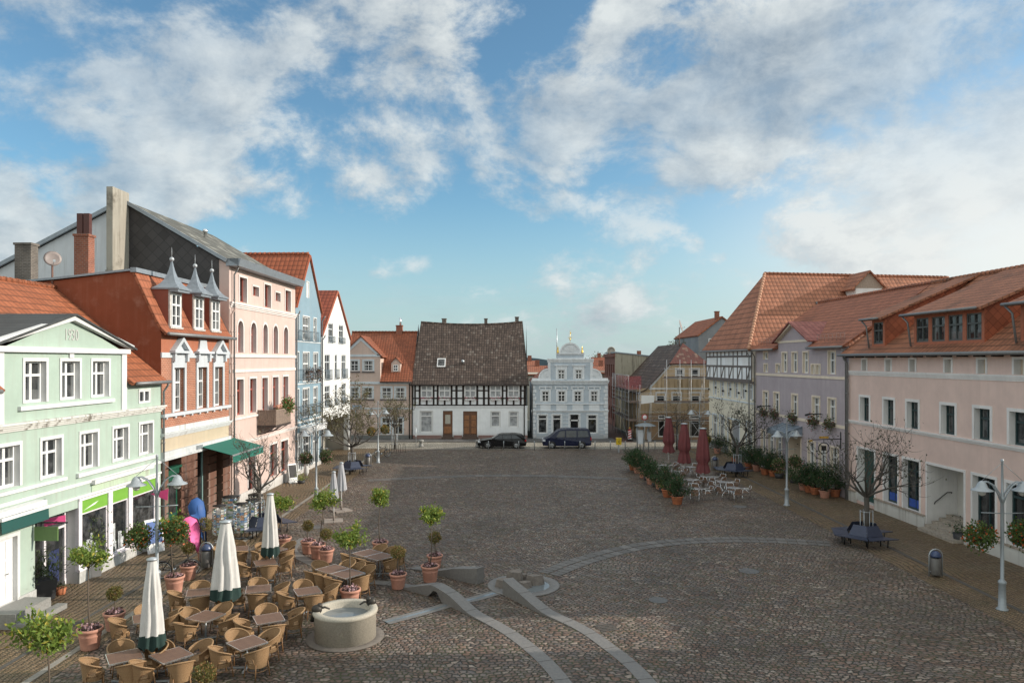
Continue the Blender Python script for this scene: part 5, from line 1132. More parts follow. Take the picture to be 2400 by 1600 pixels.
mb = MB(); mb.slab([(-.5, -.7, ez), (W_+.35, -.7, ez), (apx, ay, rzc)], .15); mb.slab([(W_+.35, -.7, ez), (W_+.35, 21, ez), (apx, 21, rzc-.3), (apx, ay, rzc)], .15); mb.slab([(-.5, -.7, ez), (apx, ay, rzc), (apx, 21, rzc-.3), (-.5, 21, ez)], .15); mb.build('roof', HIPT, hc)
ridge_tiles(hc, (apx, ay, rzc+.02), (apx, 21, rzc-.28), HIPT, .14); ridge_tiles(hc, (W_+.35, -.7, ez+.02), (apx, ay, rzc+.02), plain('pale_hip_tiles', (.46, .24, .15), .8, var=.2), .15)
gutter(hc, -.5, W_+.3, -.78, ez-.05); downpipe(hc, W_-.1, 0, ez-.1, -.5)
# roof dormer with boarded gable, skylight
dx = W_+.35-2.6; f = MB(); sly = lambda z: 0
dy0, dy1 = 10.2, 12.6; dz0, dz1 = 13.2, 15.3; xf = apx+(rzc-dz0)/(rzc-ez)*(W_+.35-apx)
f.box(apx+1, xf, dy0, dy1, dz0, dz1); dm = f.build('dormer', WHITE, hc); f = MB(); dm_ = (dy0+dy1)/2; f.prism([(xf+.02, dy0-.2, dz1), (xf+.02, dy1+.2, dz1), (xf+.02, dm_, dz1+1.45)], (-3, 0, 0)); f.build('boarded_gable', plain('grey_boarding', (.30, .24, .19), .85, var=.3, sc=9), dm)
f = MB(); f.slab([(xf+.25, dy0-.45, dz1-.1), (xf+.25, dm_, dz1+1.6), (apx-.5, dm_, dz1+1.6), (apx-.5, dy0-.45, dz1-.1)], .1); f.slab([(xf+.25, dm_, dz1+1.6), (xf+.25, dy1+.45, dz1-.1), (apx-.5, dy1+.45, dz1-.1), (apx-.5, dm_, dz1+1.6)], .1); f.build('dormer_roof', HIPT, dm)
zz = 13.6; xx = apx+(rzc-zz)/(rzc-ez)*(W_+.35-apx); f = MB(); e = Vector(((W_+.35-apx), 0, ez-rzc)).normalized(); c = Vector((xx+.1, 7.2, zz+.1)); f.prism([c-e*.5+Vector((0, -.4, 0)), c-e*.5+Vector((0, .4, 0)), c+e*.5+Vector((0, .4, 0)), c+e*.5+Vector((0, -.4, 0))], (.06, 0, .06)); f.build('skylight', GLASSP, hc)

# ---- lilac grey house with wall dormer
D0 = 62.5; W_ = 16.0; S = lambda x: D0-Dr(x)
LIL = stucco('lilac_grey_plaster', (.42, .365, .385), .16, (.24, .21, .21)); CRTR = stucco('cream_trim', (.72, .62, .50), .08)
hl = thing('lilac_house', 'lilac grey house with cream bands, wall gable and flower boxes', 'house', right_loc(D0), AR)
tt = [(S(a)+.12, S(b)-.12, 7.9, 9.4) for a, b in ((1832, 1846), (1855, 1870.5), (1881, 1896), (1940, 1960))]+[(S(1789)+.1, S(1800)-.05, 8.9, 9.5)]+[(S(a)+.08, S(b)-.08, 7.85, 8.5) for a, b in ((1901, 1911), (1913, 1923.5), (1790, 1800), (1818, 1829))]
mm = [(S(a)+.13, S(b)-.13, 4.72, 6.25) for a, b in ((1787.6, 1801.6), (1812.6, 1828), (1854.7, 1871), (1903, 1923), (1939.6, 1961))]
gg_ = [(S(a)+.12, S(b)-.12, 1.15, 3.05) for a, b in ((1783.5, 1796), (1800.5, 1815), (1819, 1833.7), (1893, 1912), (1919, 1938.6), (1946, 1966.5))]; en = (S(1850), S(1877), .1, 3.2, 0, 1.0)
mb = MB(); mb.two = True; wall(mb, 0, W_, -.1, 9.7, tt+mm+gg_+[en], .22); ga, gb = S(1824), S(1903); gc = (ga+gb)/2; mb.quad((ga, 0, 9.7), (gb, 0, 9.7), (gb, 0, 10.3), (gc, 0, 11.5), (ga, 0, 10.3)); mb.quad((ga, 0, 9.7), (ga, 0, 10.3), (ga, 2, 10.3), (ga, 2, 9.7)); mb.quad((gb, 0, 9.7), (gb, 2, 9.7), (gb, 2, 10.3), (gb, 0, 10.3))
mb.quad((en[0], 1, .1), (en[1], 1, .1), (en[1], 1, 3.2), (en[0], 1, 3.2)); mb.build('wall', [LIL, CRTR], hl)
for a, b, c, d_ in tt: window(hl, a, b, c, d_, .2, fw=.08, mw=.07, tran=.62 if d_-c > 1 else 0, mull=1 if d_-c > 1 else 0)
for a, b, c, d_ in mm+gg_: window(hl, a, b, c, d_, .2, fw=.08, mw=.09)
f = MB(); f.box(en[0]+.3, en[1]-.3, .93, .99, .1, 2.6); f.build('door', plain('beige_door', (.36, .27, .20), .6), hl)
mb = MB()
for a, b, c, d_ in tt: surround(mb, a, b, c, d_, .1)
for a, b, c, d_ in mm: surround(mb, a, b, c, d_, .12)
for a, b, c, d_ in gg_: surround(mb, a, b, c, d_, .12)
surround(mb, en[0], en[1], .1, 3.2, .1); mb.box(0, W_, -.05, .012, 7.58, 7.76); mb.box(0, W_, -.05, .012, 4.42, 4.62); mb.box(ga, gb, -.05, .012, 10.16, 10.32)
mb.prism([(ga-.2, -.3, 10.25), (gc, -.3, 11.62), (gc, -.3, 11.45), (ga-.05, -.3, 10.22)][::-1], (0, .31, 0)); mb.prism([(gb+.2, -.3, 10.25), (gb+.05, -.3, 10.22), (gc, -.3, 11.45), (gc, -.3, 11.62)][::-1], (0, .31, 0)); mb.build('window_surround', CRTR, hl)
OR4 = tiles('rust_orange_roof', (.35, .130, .072), (.27, .098, .055), .32, .46, (.11, .045, .03), .45, joint=.9)
ys, zs_ = 5.5, 13.75; sl2 = (zs_-9.75)/(ys+.4)
mb = MB(); mb.slab([(0, -.4, 9.75), (ga, -.4, 9.75), (ga, ys, zs_), (0, ys, zs_)]); mb.slab([(gb, -.4, 9.75), (W_, -.4, 9.75), (W_, ys, zs_), (gb, ys, zs_)]); mb.slab([(ga, .6, 9.75+sl2), (gb, .6, 9.75+sl2), (gb, ys, zs_), (ga, ys, zs_)]); mb.slab([(0, ys, zs_), (W_, ys, zs_), (W_, 12, 9.5), (0, 12, 9.5)]); mb.build('roof', OR4, hl); ridge_tiles(hl, (0, ys, zs_+.02), (W_, ys, zs_+.02), OR4, .14)
PKT = tiles('glazed_pinkish_tiles', (.36, .14, .11), (.24, .08, .065), .34, .36, (.08, .04, .04), .2, joint=.7)
mb = MB(); mb.slab([(ga-.35, -.45, 10.22), (gc, -.45, 11.72), (gc, 2.6, 11.72), (ga-.35, .7, 10.22)], .1); mb.slab([(gc, -.45, 11.72), (gb+.35, -.45, 10.22), (gb+.35, .7, 10.22), (gc, 2.6, 11.72)], .1); mb.build('gable_roof', PKT, hl)
for a, b in ((.3, ga-.3), (gb+.5, W_-.8)):
    mb = MB()
    for z in (.2, .45): mb.tube([(a, .15, 10.15+z), (b, .15, 10.15+z)], .02, 5)
    for k in range(8): x = a+(b-a)*k/7; mb.tube([(x, .15, 10.05), (x, .15, 10.6)], .018, 5)
    mb.build('snow_guard', plain('pinkish_snow_guard', (.35, .22, .18), .6, .3), hl)
gutter(hl, 0, ga-.1, -.46, 9.68); gutter(hl, gb+.1, W_, -.46, 9.68); downpipe(hl, .1, 0, 9.6, -.12); downpipe(hl, W_-.15, 0, 9.6, -.12)
rs = random.Random(8); FL2 = leafmat('window_box_leaves', (.045, .075, .02), (.09, .12, .035), (.30, .05, .03), frac=.86)
for i, (a, b, c, d_) in enumerate(mm):
    f = MB(); f.box(a-.05, b+.05, -.32, -.07, c-.22, c-.02); bx = f.build('flower_box', plain('flower_box_brown', (.07, .05, .04), .8), hl); f = MB()
    leaf_cloud(f, [((a+b)/2+rs.gauss(0, .3), -.25+rs.gauss(0, .15), c-.15+rs.gauss(0, .26)) for _ in range(420)], .12, rs=rs); f.build('blossoms', FL2, bx)
for x in (S(1806), S(1925)): f = MB(); f.tube([(x, 0, 5.15), (x, -.8, 5.15)], .035, 6); f.tube([(x, -.8, 5.15), (x-.35, -.95, 5.05)], .07, 8); f.build('wall_spotlight', BLACK, hl)
f = MB(); a, b = S(1836)-.0, S(1881); y1 = -1.25
f.slab([(a, 0, 4.0), (b, 0, 4.0), (b, y1, 3.55), (a, y1, 3.55)], .06); f.box(a, b, y1-.04, y1, 3.25, 3.56); f.quad((b, 0, 3.3), (b, y1, 3.25), (b, y1, 3.55), (b, 0, 4.0)); f.quad((a, 0, 3.3), (a, 0, 4.0), (a, y1, 3.55), (a, y1, 3.25))
for k in range(6): x = a+(b-a)*k/5; f.bar((x, 0, 4.03), (x, y1, 3.58), .05, .05)
f.build('door_canopy', plain('blue_grey_sheet', (.25, .30, .36), .4, .3), hl)
# guild sign: long bracket with a gilded top and a wrought ring below
f = MB(); x = S(1972); f.tube([(x, 0, 3.75), (x, -1.95, 3.7)], .03, 5); f.tube([(x, -.05, 3.1), (x, -.05, 4.2)], .03, 5); rg = [(x, -1.15+.36*math.sin(t), 3.15+.36*math.cos(t)) for t in np.linspace(0, 2*math.pi, 14)]; f.tube(rg, .03, 5); f.tube([(x, -1.15, 3.7), (x, -1.15, 3.5)], .02, 5); f.bar((x, -1.3, 3.15), (x, -1.0, 3.15), .04, .3)
br = f.build('guild_sign', BLACK, hl); f = MB(); f.bar((x, -.85, 3.85), (x, -1.45, 3.85), .06, .14); f.bar((x, -1.9, 3.66), (x, -2.1, 3.62), .05, .12); f.build('gilding', GOLD, br)

# ---- long pink house on the right
D0 = 46.5; W_ = 20.2; S = lambda x: D0-Dr(x)
PKR = stucco('apricot_pink_plaster', (.70, .53, .465), .10, (.42, .30, .26))
hk = thing('apricot_house', 'long apricot pink house with recessed entrance and broad roof dormers', 'house', right_loc(D0), AR)
ni = [(S(a)+.12, S(b)-.12, 8.2, 8.85) for a, b in ((2019, 2033.7), (2074, 2091), (2130, 2148.5), (2212, 2234), (2289, 2315), (2373.5, 2405))]
mi = [(S(a)+.15, S(b)-.15, 5.12, 6.58) for a, b in ((2013.8, 2040.6), (2068.6, 2098.7), (2122.7, 2156.6), (2202.6, 2243.4), (2279.8, 2326.8), (2361.5, 2418))]
lo = [(S(a)+.12, S(b)-.12, .72, 3.42) for a, b in ((2070, 2107), (2115, 2158.5), (2277, 2338), (2355.5, 2425))]; dg = (S(2009)+.1, S(2052)-.1, .2, 3.42, 0, .5); eg = (S(2170.6)+.13, S(2263)-.1, .2, 3.42, 0, 1.6)
mb = MB(); mb.two = True; wall(mb, 0, W_, -.1, 9.3, ni+mi+lo+[dg, eg], .3); mb.quad((0, 0, 0), (0, 0, 9.3), (0, 5.5, 13.6), (0, 12, 9.3), (0, 12, 0)); mb.quad((W_, 0, 0), (W_, 12, 0), (W_, 12, 9.2), (W_, 0, 9.3)); mb.build('wall', [PKR, stucco('white_grey_trim', (.74, .72, .70), .1)], hk)
mb = MB()
for a, b, c, d_ in ni: mb.quad((a, .29, c), (b, .29, c), (b, .29, d_), (a, .29, d_))
mb.build('blind_niche', stucco('cream_niche', (.60, .48, .36), .1), hk)
WFG = plain('dark_teal_window_paint', (.020, .045, .048), .4)
for a, b, c, d_ in mi: window(hk, a, b, c, d_, .32, WFG, tran=.68, fw=.08, mw=.07)
for a, b, c, d_ in lo: window(hk, a, b, c, d_, .32, WFG, tran=.78, fw=.09, mw=.07, glass=GLASSP)
BLUEP = plain('blue_window_film', (.02, .07, .32), .4)
for a, b, c, d_ in lo[:2]: f = MB(); f.box(a+.1, b-.1, .26, .315, c+.12, c+.55); f.build('window_film', BLUEP, hk)
mb = MB()
for a, b, c, d_ in ni: surround(mb, a, b, c, d_, .12)
for a, b, c, d_ in mi: surround(mb, a, b, c, d_, .15)
for a, b, c, d_ in lo: surround(mb, a, b, c, d_, .13)
surround(mb, *dg[:4], .12); surround(mb, *eg[:4], .13)
cornice(mb, 0, W_, 7.9, 8.17, .12, 3); cornice(mb, 0, W_, 4.88, 5.08, .12, 3); mb.build('window_surround', stucco('white_grey_trim', (.74, .72, .70), .1), hk)
mb = MB()
for a, b in ((0, dg[0]-.13), (dg[1]+.13, eg[0]-.14), (eg[1]+.12, W_)): mb.box(a, b, -.1, .012, -.1, .66)
mb.build('plinth', stucco('flaking_white_plinth', (.66, .66, .62), .6, (.34, .32, .29)), hk)
mb = MB()
for a, b in ((0, dg[0]-.14), (dg[1]+.14, eg[0]-.15), (eg[1]+.13, W_)): mb.box(a, b, -.16, .013, .66, .73)
mb.build('plinth_coping', plain('brown_stone_coping', (.30, .25, .20), .8, var=.3), hk)
f = MB(); a, b = dg[0], dg[1]; f.box(a, b, .42, .5, .2, 3.42); f.box(a+.1, (a+b)/2-.05, .40, .43, .4, 2.2); f.box((a+b)/2+.05, b-.1, .40, .43, .4, 2.2); f.build('door', DKGREEN, hk)
a, b = eg[0], eg[1]; f = MB(); f.quad((a, 1.6, .2), (b, 1.6, .2), (b, 1.6, 3.42), (a, 1.6, 3.42)); f.box(a+.01, b-.01, 1.3, 1.59, .2, .8); f.build('entrance_wall', stucco('white_entrance_plaster', (.62, .60, .56), .1), hk)
STN = plain('weathered_step_stone', (.32, .28, .23), .85, var=.35, sc=7); f = MB()
for k in range(5): f.box(a+.02, b-.02, -.55+k*.38, 1.3 if k < 4 else 1.35, .0+k*.16 if k else -.02, .16+k*.16)
f.build('entrance_steps', STN, hk)
f = MB(); f.box(b-1.35, b-.1, 1.45, 1.56, .8, 3.0); d0 = f.build('glass_door', plain('black_brown_door', (.03, .022, .018), .4), hk); f = MB(); f.quad((b-1.2, 1.44, 1.0), (b-.25, 1.44, 1.0), (b-.25, 1.44, 2.8), (b-1.2, 1.44, 2.8)); f.build('pane', GLASSP, d0)
f = MB(); f.tube([(a+.03, .35, 1.35), (a+.08, .35, 1.45), (a+.08, 1.0, 1.95), (a+.08, 1.25, 1.95), (a+.03, 1.25, 1.9)], .025, 6); f.build('handrail', BLACK, hk)
# roof: main slope, three shed dormers
OR5 = tiles('mossy_orange_pantiles', (.37, .150, .082), (.28, .112, .062), .32, .46, (.085, .05, .03), .7, joint=.95)
zr, yr, ye, ze = 13.75, 5.5, -.55, 9.2; sl5 = (zr-ze)/(yr-ye); RE = W_
S2 = lambda x: D0-Dr(x, 23.15); dms = [(S2(2044), S2(2074)), (S2(2143), S2(2308)), (S2(2393), S2(2393)+2.2)]
RHIP = 16.2; hip0 = RHIP
mb = MB(); xe = W_
mb.slab([(-.1, ye, ze), (xe, ye, ze), (hip0, yr, zr), (-.1, yr, zr)]); mb.slab([(-.1, yr, zr), (hip0, yr, zr), (xe, 12, 9.2), (-.1, 12, 9.2)]); mb.slab([(xe, ye, ze), (xe, 12, 9.2), (hip0, yr, zr)])
mb.build('roof', OR5, hk); ridge_tiles(hk, (-.1, yr, zr+.02), (hip0, yr, zr+.02), OR5, .14)
SCL = scales('orange_scale_cladding', (.36, .10, .045), .32)
yd = .04; zb_ = ze+sl5*(yd-ye)+.02; ztop = 11.3
for i, (a, b) in enumerate(dms):
    f = MB(); yk = yd+(ztop-zb_)/(sl5-.44)
    f.box(a, b, yd+.16, yd+.2, zb_-.1, ztop); dm = f.build('dormer', SCL, hk)
    for x in (a, b): f = MB(); f.quad((x, yd, zb_-.1), (x, yd, ztop), (x, yk, ze+sl5*(yk-ye))); f.build('cheek', SCL, dm)
    f = MB(); f.slab([(a-.35, yd-.5, ztop-.05), (b+.35, yd-.5, ztop-.05), (b+.35, yk+.35, ztop+.44*(yk-yd)+.28), (a-.35, yk+.35, ztop+.44*(yk-yd)+.28)], .12); f.build('dormer_roof', OR5, dm)
    n = (1, 4, 1)[i]; wz0, wz1 = zb_+.02, ztop-.25; ww = (b-a-.1)/n; f = MB()
    hs_ = []
    for k in range(n): hs_.append((a+.05+k*ww+.14, a+.05+(k+1)*ww-.14, wz0+.1, wz1))
    wall(f, a, b, zb_-.15, ztop, hs_, .12, y=yd); f.build('dormer_front', plain('terracotta_cladding', (.36, .12, .065), .8, var=.2), dm)
    for h_ in hs_: window(dm, *h_, yd+.1, plain('grey_green_window_paint', (.07, .075, .07), .5), tran=.62, fw=.07, mw=.07)
    gutter(dm, a-.4, b+.2, yd-.56, ztop-.06, .07); f = MB(); f.tube([(a-.3, yd-.5, ztop-.1), (a-.1, yd-.3, ztop-.45), (a-.05, yd-.15, zb_-.1)], .05, 8); f.build('downpipe', GUTTER, dm)
gutter(hk, -.2, W_, ye-.06, ze-.06, .09); downpipe(hk, .1, 0, ze-.15, -.16, .07)
mb = MB()
for k in range(16): x = .6+k*1.2; mb.box(x, x+.1, ye+.02, -.02, ze-.22, ze-.1)
mb.build('rafter_end', DKBROWN, hk)
# ---- unseen buildings added on the right to shade the front of the square
def shade_house(name, label, D0, D1, ez, rz_, wm, rm):
    h = thing(name, label, 'house', right_loc(D0), AR); w = D0-D1
    f = MB(); f.box(0, w, 0, 11, -.1, ez); f.build('wall', wm, h); f = MB(); f.slab([(-.1, -.4, ez), (w+.1, -.4, ez), (w+.1, 5.5, rz_), (-.1, 5.5, rz_)]); f.slab([(-.1, 5.5, rz_), (w+.1, 5.5, rz_), (w+.1, 11.4, ez), (-.1, 11.4, ez)]); f.prism([(0, 0, ez), (0, 11, ez), (0, 5.5, rz_-.1)], (w, 0, 0)); f.build('roof', rm, h)
    return h
shade_house('shading_house', 'unseen cream house with red roof, added off the right edge for its shade', 23.3, 6, 9.5, 14, CRM, OR4); shade_house('low_shading_block', 'unseen low block added beside the apricot house to let a sun patch through', 26.2, 23.4, 6.5, 8.6, WHT, OR1)
shade_house('shading_house', 'unseen pale house with orange roof, added farther right for its shade', 7.5, -25, 10, 15, WHT, OR1)

# ================================================================== BACKGROUND
gh = thing('grey_house', 'grey rendered house behind the cream house with one small gable window', 'house', (24.4, 96, 0))
mb = MB(); mb.quad((0, 0, 0), (6.1, 0, 0), (6.1, 0, 12.2), (3.05, 0, 14.5), (0, 0, 12.2)); mb.quad((0, 0, 0), (0, 0, 12.2), (0, 14, 12.2), (0, 14, 0)); mb.build('wall', stucco('cold_grey_render', (.22, .23, .24), .3), gh)
mb = MB(); mb.slab([(-.2, -.2, 12.1), (3.05, -.2, 14.62), (3.05, 14, 14.62), (-.2, 14, 12.1)], .15); mb.slab([(3.05, -.2, 14.62), (6.3, -.2, 12.1), (6.3, 14, 12.1), (3.05, 14, 14.62)], .15); mb.build('roof', OR1, gh); chimney(gh, 2.4, 2.9, .6, 1.2, 13.8, 15.2, RB)
window(gh, 1.3, 1.95, 10.7, 11.7, -.01, fw=.1, tran=0)
bgd = [  # (px left, px right, py eave, py ridge, D, label, wall colour, roof colour, turned)
 (1222, 1262, 868, 846, 125, 'small cream house with red roof behind the timber framed house', (.50, .46, .38), 0),
 (1234, 1290, 876, 858, 112, 'low house with rust roof just left of the shell crest gable', (.42, .40, .34), 0),
 (1395, 1424, 856, 838, 150, 'distant house with orange roof right of the ice blue gable', (.62, .60, .55), 1),
 (1398, 1432, 872, 858, 118, 'low brown roofed house right of the ice blue gable', (.20, .15, .12), 0),
 (1440, 1600, 858, 834, 135, 'long red brick house beyond the alley', (.24, .10, .06), 0)]
for i, (xa, xb, pe, pr_, D, lb, wc, rc) in enumerate(bgd):
    k = D/FPX; a, b = (xa-1200)*k, (xb-1200)*k; ze_, zr_ = CAM_H-(pe-HOR)*k, CAM_H-(pr_-HOR)*(D+5)/FPX; w = b-a
    h = thing('distant_house', lb, 'house', (a, D, 0), 0, 'distant houses behind the far row'); f = MB(); f.box(0, w, 0, 10, 0, ze_); f.prism([(0, 0, ze_), (0, 10, ze_), (0, 5, zr_)], (w, 0, 0)); f.build('wall', stucco('far_wall_%d' % i if False else 'distant_wall_'+'abcde'[i], wc, .2), h)
    f = MB(); f.slab([(-.3, -.3, ze_-.1), (w+.3, -.3, ze_-.1), (w+.3, 5, zr_+.1), (-.3, 5, zr_+.1)]); f.slab([(-.3, 5, zr_+.1), (w+.3, 5, zr_+.1), (w+.3, 10.3, ze_-.1), (-.3, 10.3, ze_-.1)]); f.build('roof', OR3 if rc else OR4, h)
    f = MB(); f.box(w*.4, w*.4+.7, 4.6, 5.3, zr_-.5, zr_+1); f.build('chimney', RB, h)
def round_tree(loc, r, h, label, n=900, lm=None, leaf=.5, seed=1, group='trees beyond the roofs'):
    rs = random.Random(seed); t = thing('leafy_tree', label, 'tree', loc, 0, group); f = MB(); f.tube([(0, 0, 0), (.1, 0, h*.5), (.2, .1, h*.8)], [.3, .22, .08], 7); f.build('trunk', plain('tree_bark', (.10, .08, .06), .9), t)
    f = MB(); cl = [(rs.gauss(0, r*.45), rs.gauss(0, r*.45), h*.72+rs.gauss(0, r*.4)) for _ in range(14)]
    leaf_cloud(f, [tuple(c[j]+rs.gauss(0, r*.24) for j in range(3)) for c in cl for _ in range(n//14)], leaf, rs=rs); f.build('crown', lm, t)
AUT = leafmat('autumn_tree_leaves', (.10, .11, .035), (.18, .16, .05), (.20, .12, .04))
round_tree((26.0, 104, 0), 1.9, 15.6, 'yellow green tree left of the grey rendered house', lm=AUT, leaf=.28, seed=2, n=2600); round_tree((18.5, 160, 0), 3, 11.2, 'pale autumn tree behind the round brick ornament', lm=AUT, leaf=.35, seed=3, n=2600)
mb = MB(); n = 40; P = []
for i in range(n+1): x = -320+16*i; P.append((x, 900, 8+4*math.exp(-((x-22)/30)**2)+.8*math.sin(i*1.3)+.6*math.sin(i*.7)))
for i in range(n): mb.quad((P[i][0], 900, -1), (P[i+1][0], 900, -1), P[i+1], P[i]); mb.quad(P[i], P[i+1], (P[i+1][0], 960, P[i+1][2]*.9), (P[i][0], 960, P[i][2]*.9))
tag(mb.build('hills', plain('distant_wooded_hill', (.06, .09, .11), .95, var=.4, sc=.05)), kind='structure')
# ================================================================== STREET FURNITURE AND PLANTS
TERRA = plain('terracotta_pot', (.50, .245, .175), .8, var=.22, sc=5); TERRA2 = plain('orange_terracotta_pot', (.40, .135, .060), .8, var=.25, sc=5)
SOIL = plain('dark_soil', (.035, .025, .018), .95); TRUNK = plain('thin_brown_trunk', (.10, .075, .055), .85, var=.3)
CIT = leafmat('citrus_leaves', (.10, .165, .025), (.22, .29, .055), (.40, .34, .06), frac=.92); BOX_ = leafmat('clipped_box_leaves', (.10, .11, .03), (.20, .165, .05), (.27, .15, .06), frac=.8)
OLE = leafmat('oleander_leaves', (.022, .050, .018), (.045, .085, .028), (.30, .16, .12), frac=.975); BEG = leafmat('pink_bedding_plants', (.10, .05, .05), (.20, .12, .11), (.55, .36, .38), frac=.6); ORF = leafmat('orange_flower_ball', (.05, .095, .022), (.10, .14, .035), (.58, .12, .03), frac=.90)
def pot_mesh(mat, r=.34, h=.62):
    f = MB(); f.lathe([(r*.68, 0), (r*.72, .03), (r*.86, h*.62), (r*.89, h*.64), (r*.87, h*.68), (r*.93, h*.84), (r*1.02, h*.86), (r*1.04, h), (r*.93, h), (r*.90, h*.93), (0, h*.92)], 20); return f
def potted(kind, label, loc, h=1.9, cr=.42, group=None, seed=0, pot=TERRA, pr=.34, ph=.62, lean=(0, 0), cat='potted tree'):
    rs = random.Random(seed); t = thing('potted_'+kind, label, cat, loc, rs.uniform(0, 6), group)
    p = pot_mesh(pot, pr, ph).build('pot', [pot], t); f = MB(); f.lathe([(pr*.9, ph*.945), (0, ph*.95)], 14); f.build('soil', SOIL, p)
    if kind in ('lemon_tree', 'box_ball'):
        f = MB(); leaf_cloud(f, [(pr*.75*math.sqrt(rs.random())*math.cos(a), pr*.75*math.sqrt(rs.random())*math.sin(a), ph*.97+rs.uniform(0, .1)) for a in [rs.uniform(0, 6.3) for _ in range(110)]], .085, asp=.8, rs=rs); f.build('underplanting', BEG, t)
        top = Vector((lean[0], lean[1], h)); f = MB(); mid = top*.5+Vector((rs.uniform(-.05, .05), rs.uniform(-.05, .05), 0)); f.tube([(0, 0, ph*.9), mid.lerp(Vector((0, 0, ph)), .3), (mid.x, mid.y, (h+ph)/2), top], [.028, .025, .022, .018], 6)
    f2 = MB()
    if kind == 'lemon_tree':
        cl = []; nb = rs.randint(6, 8)
        for k in range(nb):
            a = 6.283*k/nb+rs.uniform(-.5, .5); e = rs.uniform(.15, 1.25); rr = cr*rs.uniform(.75, 1.5); q = top+Vector((math.cos(a)*math.cos(e)*rr, math.sin(a)*math.cos(e)*rr, math.sin(e)*rr+cr*.1)); f.tube([top-Vector((0, 0, .05)), top.lerp(q, .5)+Vector((0, 0, .05)), q], [.016, .010, .004], 5)
            for t_ in (.45, .75, 1.0): cl.append((top.lerp(q, t_)+Vector((rs.gauss(0, .04), rs.gauss(0, .04), .04)), .6+.5*t_*rs.random()))
        for q, w_ in cl:
            n = int(62*w_); s_ = cr*.20*w_+.03
            leaf_cloud(f2, [(q.x+rs.gauss(0, s_), q.y+rs.gauss(0, s_), q.z+rs.gauss(0, s_)) for _ in range(n)], .135, asp=.46, rs=rs, up=.8)
        lm = CIT
    elif kind == 'box_ball':
        for _ in range(1150):
            v = Vector((rs.gauss(0, 1), rs.gauss(0, 1), rs.gauss(0, 1))).normalized()*cr*rs.uniform(.62, 1.04)*(1+.07*math.sin(5*rs.random())); leaf_cloud(f2, [(top.x+v.x, top.y+v.y, h+cr*.8+v.z*.92)], .055, asp=.7, rs=rs)
        lm = BOX_
    else:                                            # bushy oleander: many stems fanning out of the pot
        f = MB()
        for k in range(16):
            a = rs.uniform(0, 6.3); e = rs.uniform(.35, 1.5); L = (h-ph)*rs.uniform(.75, 1.1); q = Vector((math.cos(a)*math.cos(e)*L*.95, math.sin(a)*math.cos(e)*L*.95, ph+math.sin(e)*L*.92)); f.tube([(0, 0, ph*.9), Vector((0, 0, ph*.9)).lerp(q, .5)+Vector((0, 0, .05)), q], [.012, .009, .004], 4)
            for _ in range(125):
                tt_ = rs.uniform(.3, 1.05); p_ = Vector((0, 0, ph*.9)).lerp(q, tt_); leaf_cloud(f2, [(p_.x+rs.gauss(0, .13), p_.y+rs.gauss(0, .13), p_.z+rs.gauss(0, .11))], .15, asp=.30, rs=rs, up=.6)
        lm = OLE
    f.build('trunk' if kind != 'oleander' else 'stem', TRUNK, t); f2.build('crown' if kind != 'oleander' else 'foliage', lm, t)
    return t
def gp(px, py, z=0.): p = ground(px, py, z); return (p.x, p.y, .006)
for i, (px, py, cz, cr, lean, lb) in enumerate([
    (211, 1519, 2.45, .46, (-.22, 0), 'tall potted citrus tree on the brown paving left of the cafe tables'),
    (409, 1388, 2.1, .50, (-.15, 0), 'potted citrus tree in front of the parked bicycle'),
    (664, 1291, 1.9, .42, (-.15, 0), 'potted citrus tree just behind the farthest white cafe parasol'),
    (745, 1308, 2.25, .50, (.42, 0), 'leaning potted citrus tree between two clipped box balls'),
    (821, 1421, 2.2, .44, (.02, 0), 'potted citrus tree right behind the round stone well'),
    (891, 1302, 2.35, .40, (0, 0), 'slender potted citrus tree behind the far double table'),
    (1008, 1362, 2.3, .38, (-.12, 0), 'rightmost potted citrus tree beside the stone wedge of the pool')]):
    potted('lemon_tree', lb, gp(px, py), cz, cr, 'citrus trees in terracotta pots', 20+i, lean=lean, pr=.36, ph=.64)
potted('lemon_tree', 'potted citrus tree at the lower left edge, nearest the viewer', (-10.95, 17.3, .006), 1.95, .55, 'citrus trees in terracotta pots', 41, lean=(-.1, 0), pr=.36, ph=.64)
for i, (px, py, h, cr, lb) in enumerate([
    (268, 1475, 1.0, .24, 'clipped box ball in a pot on the paving left of the cafe tables'), (722, 1296, 1.05, .25, 'clipped box ball, leftmost of the pots on the curved stone band'),
    (765, 1317, 1.0, .27, 'clipped box ball right of the leaning citrus tree'), (933, 1378, 1.15, .29, 'clipped box ball on the stone ribbon left of the wave shape'),
    (1019, 1332, 1.1, .27, 'brownish clipped box ball behind the rightmost citrus tree'), (442, 1357, 1.05, .25, 'small clipped box ball in front of the bicycle front wheel')]):
    potted('box_ball', lb, gp(px, py), h, cr, 'clipped box balls in terracotta pots', 60+i, pr=.33, ph=.58)
potted('box_ball', 'clipped box ball at the bottom edge beside the nearest wicker chairs', (-7.5, 17.9, .006), .95, .27, 'clipped box balls in terracotta pots', 71, pr=.33, ph=.58)
potted('box_ball', 'dark green box ball on a tall stem in front of the blue feather flag', gp(478, 1315), 1.35, .33, 'clipped box balls in terracotta pots', 72, pr=.3, ph=.5)
OLP = [(1484, 1101), (1495, 1108), (1508, 1119), (1526, 1134), (1547, 1145), (1564, 1164), (1587, 1181)]
ol = ['farthest', 'second farthest', 'third farthest', 'middle', 'third nearest', 'second nearest', 'nearest and largest']
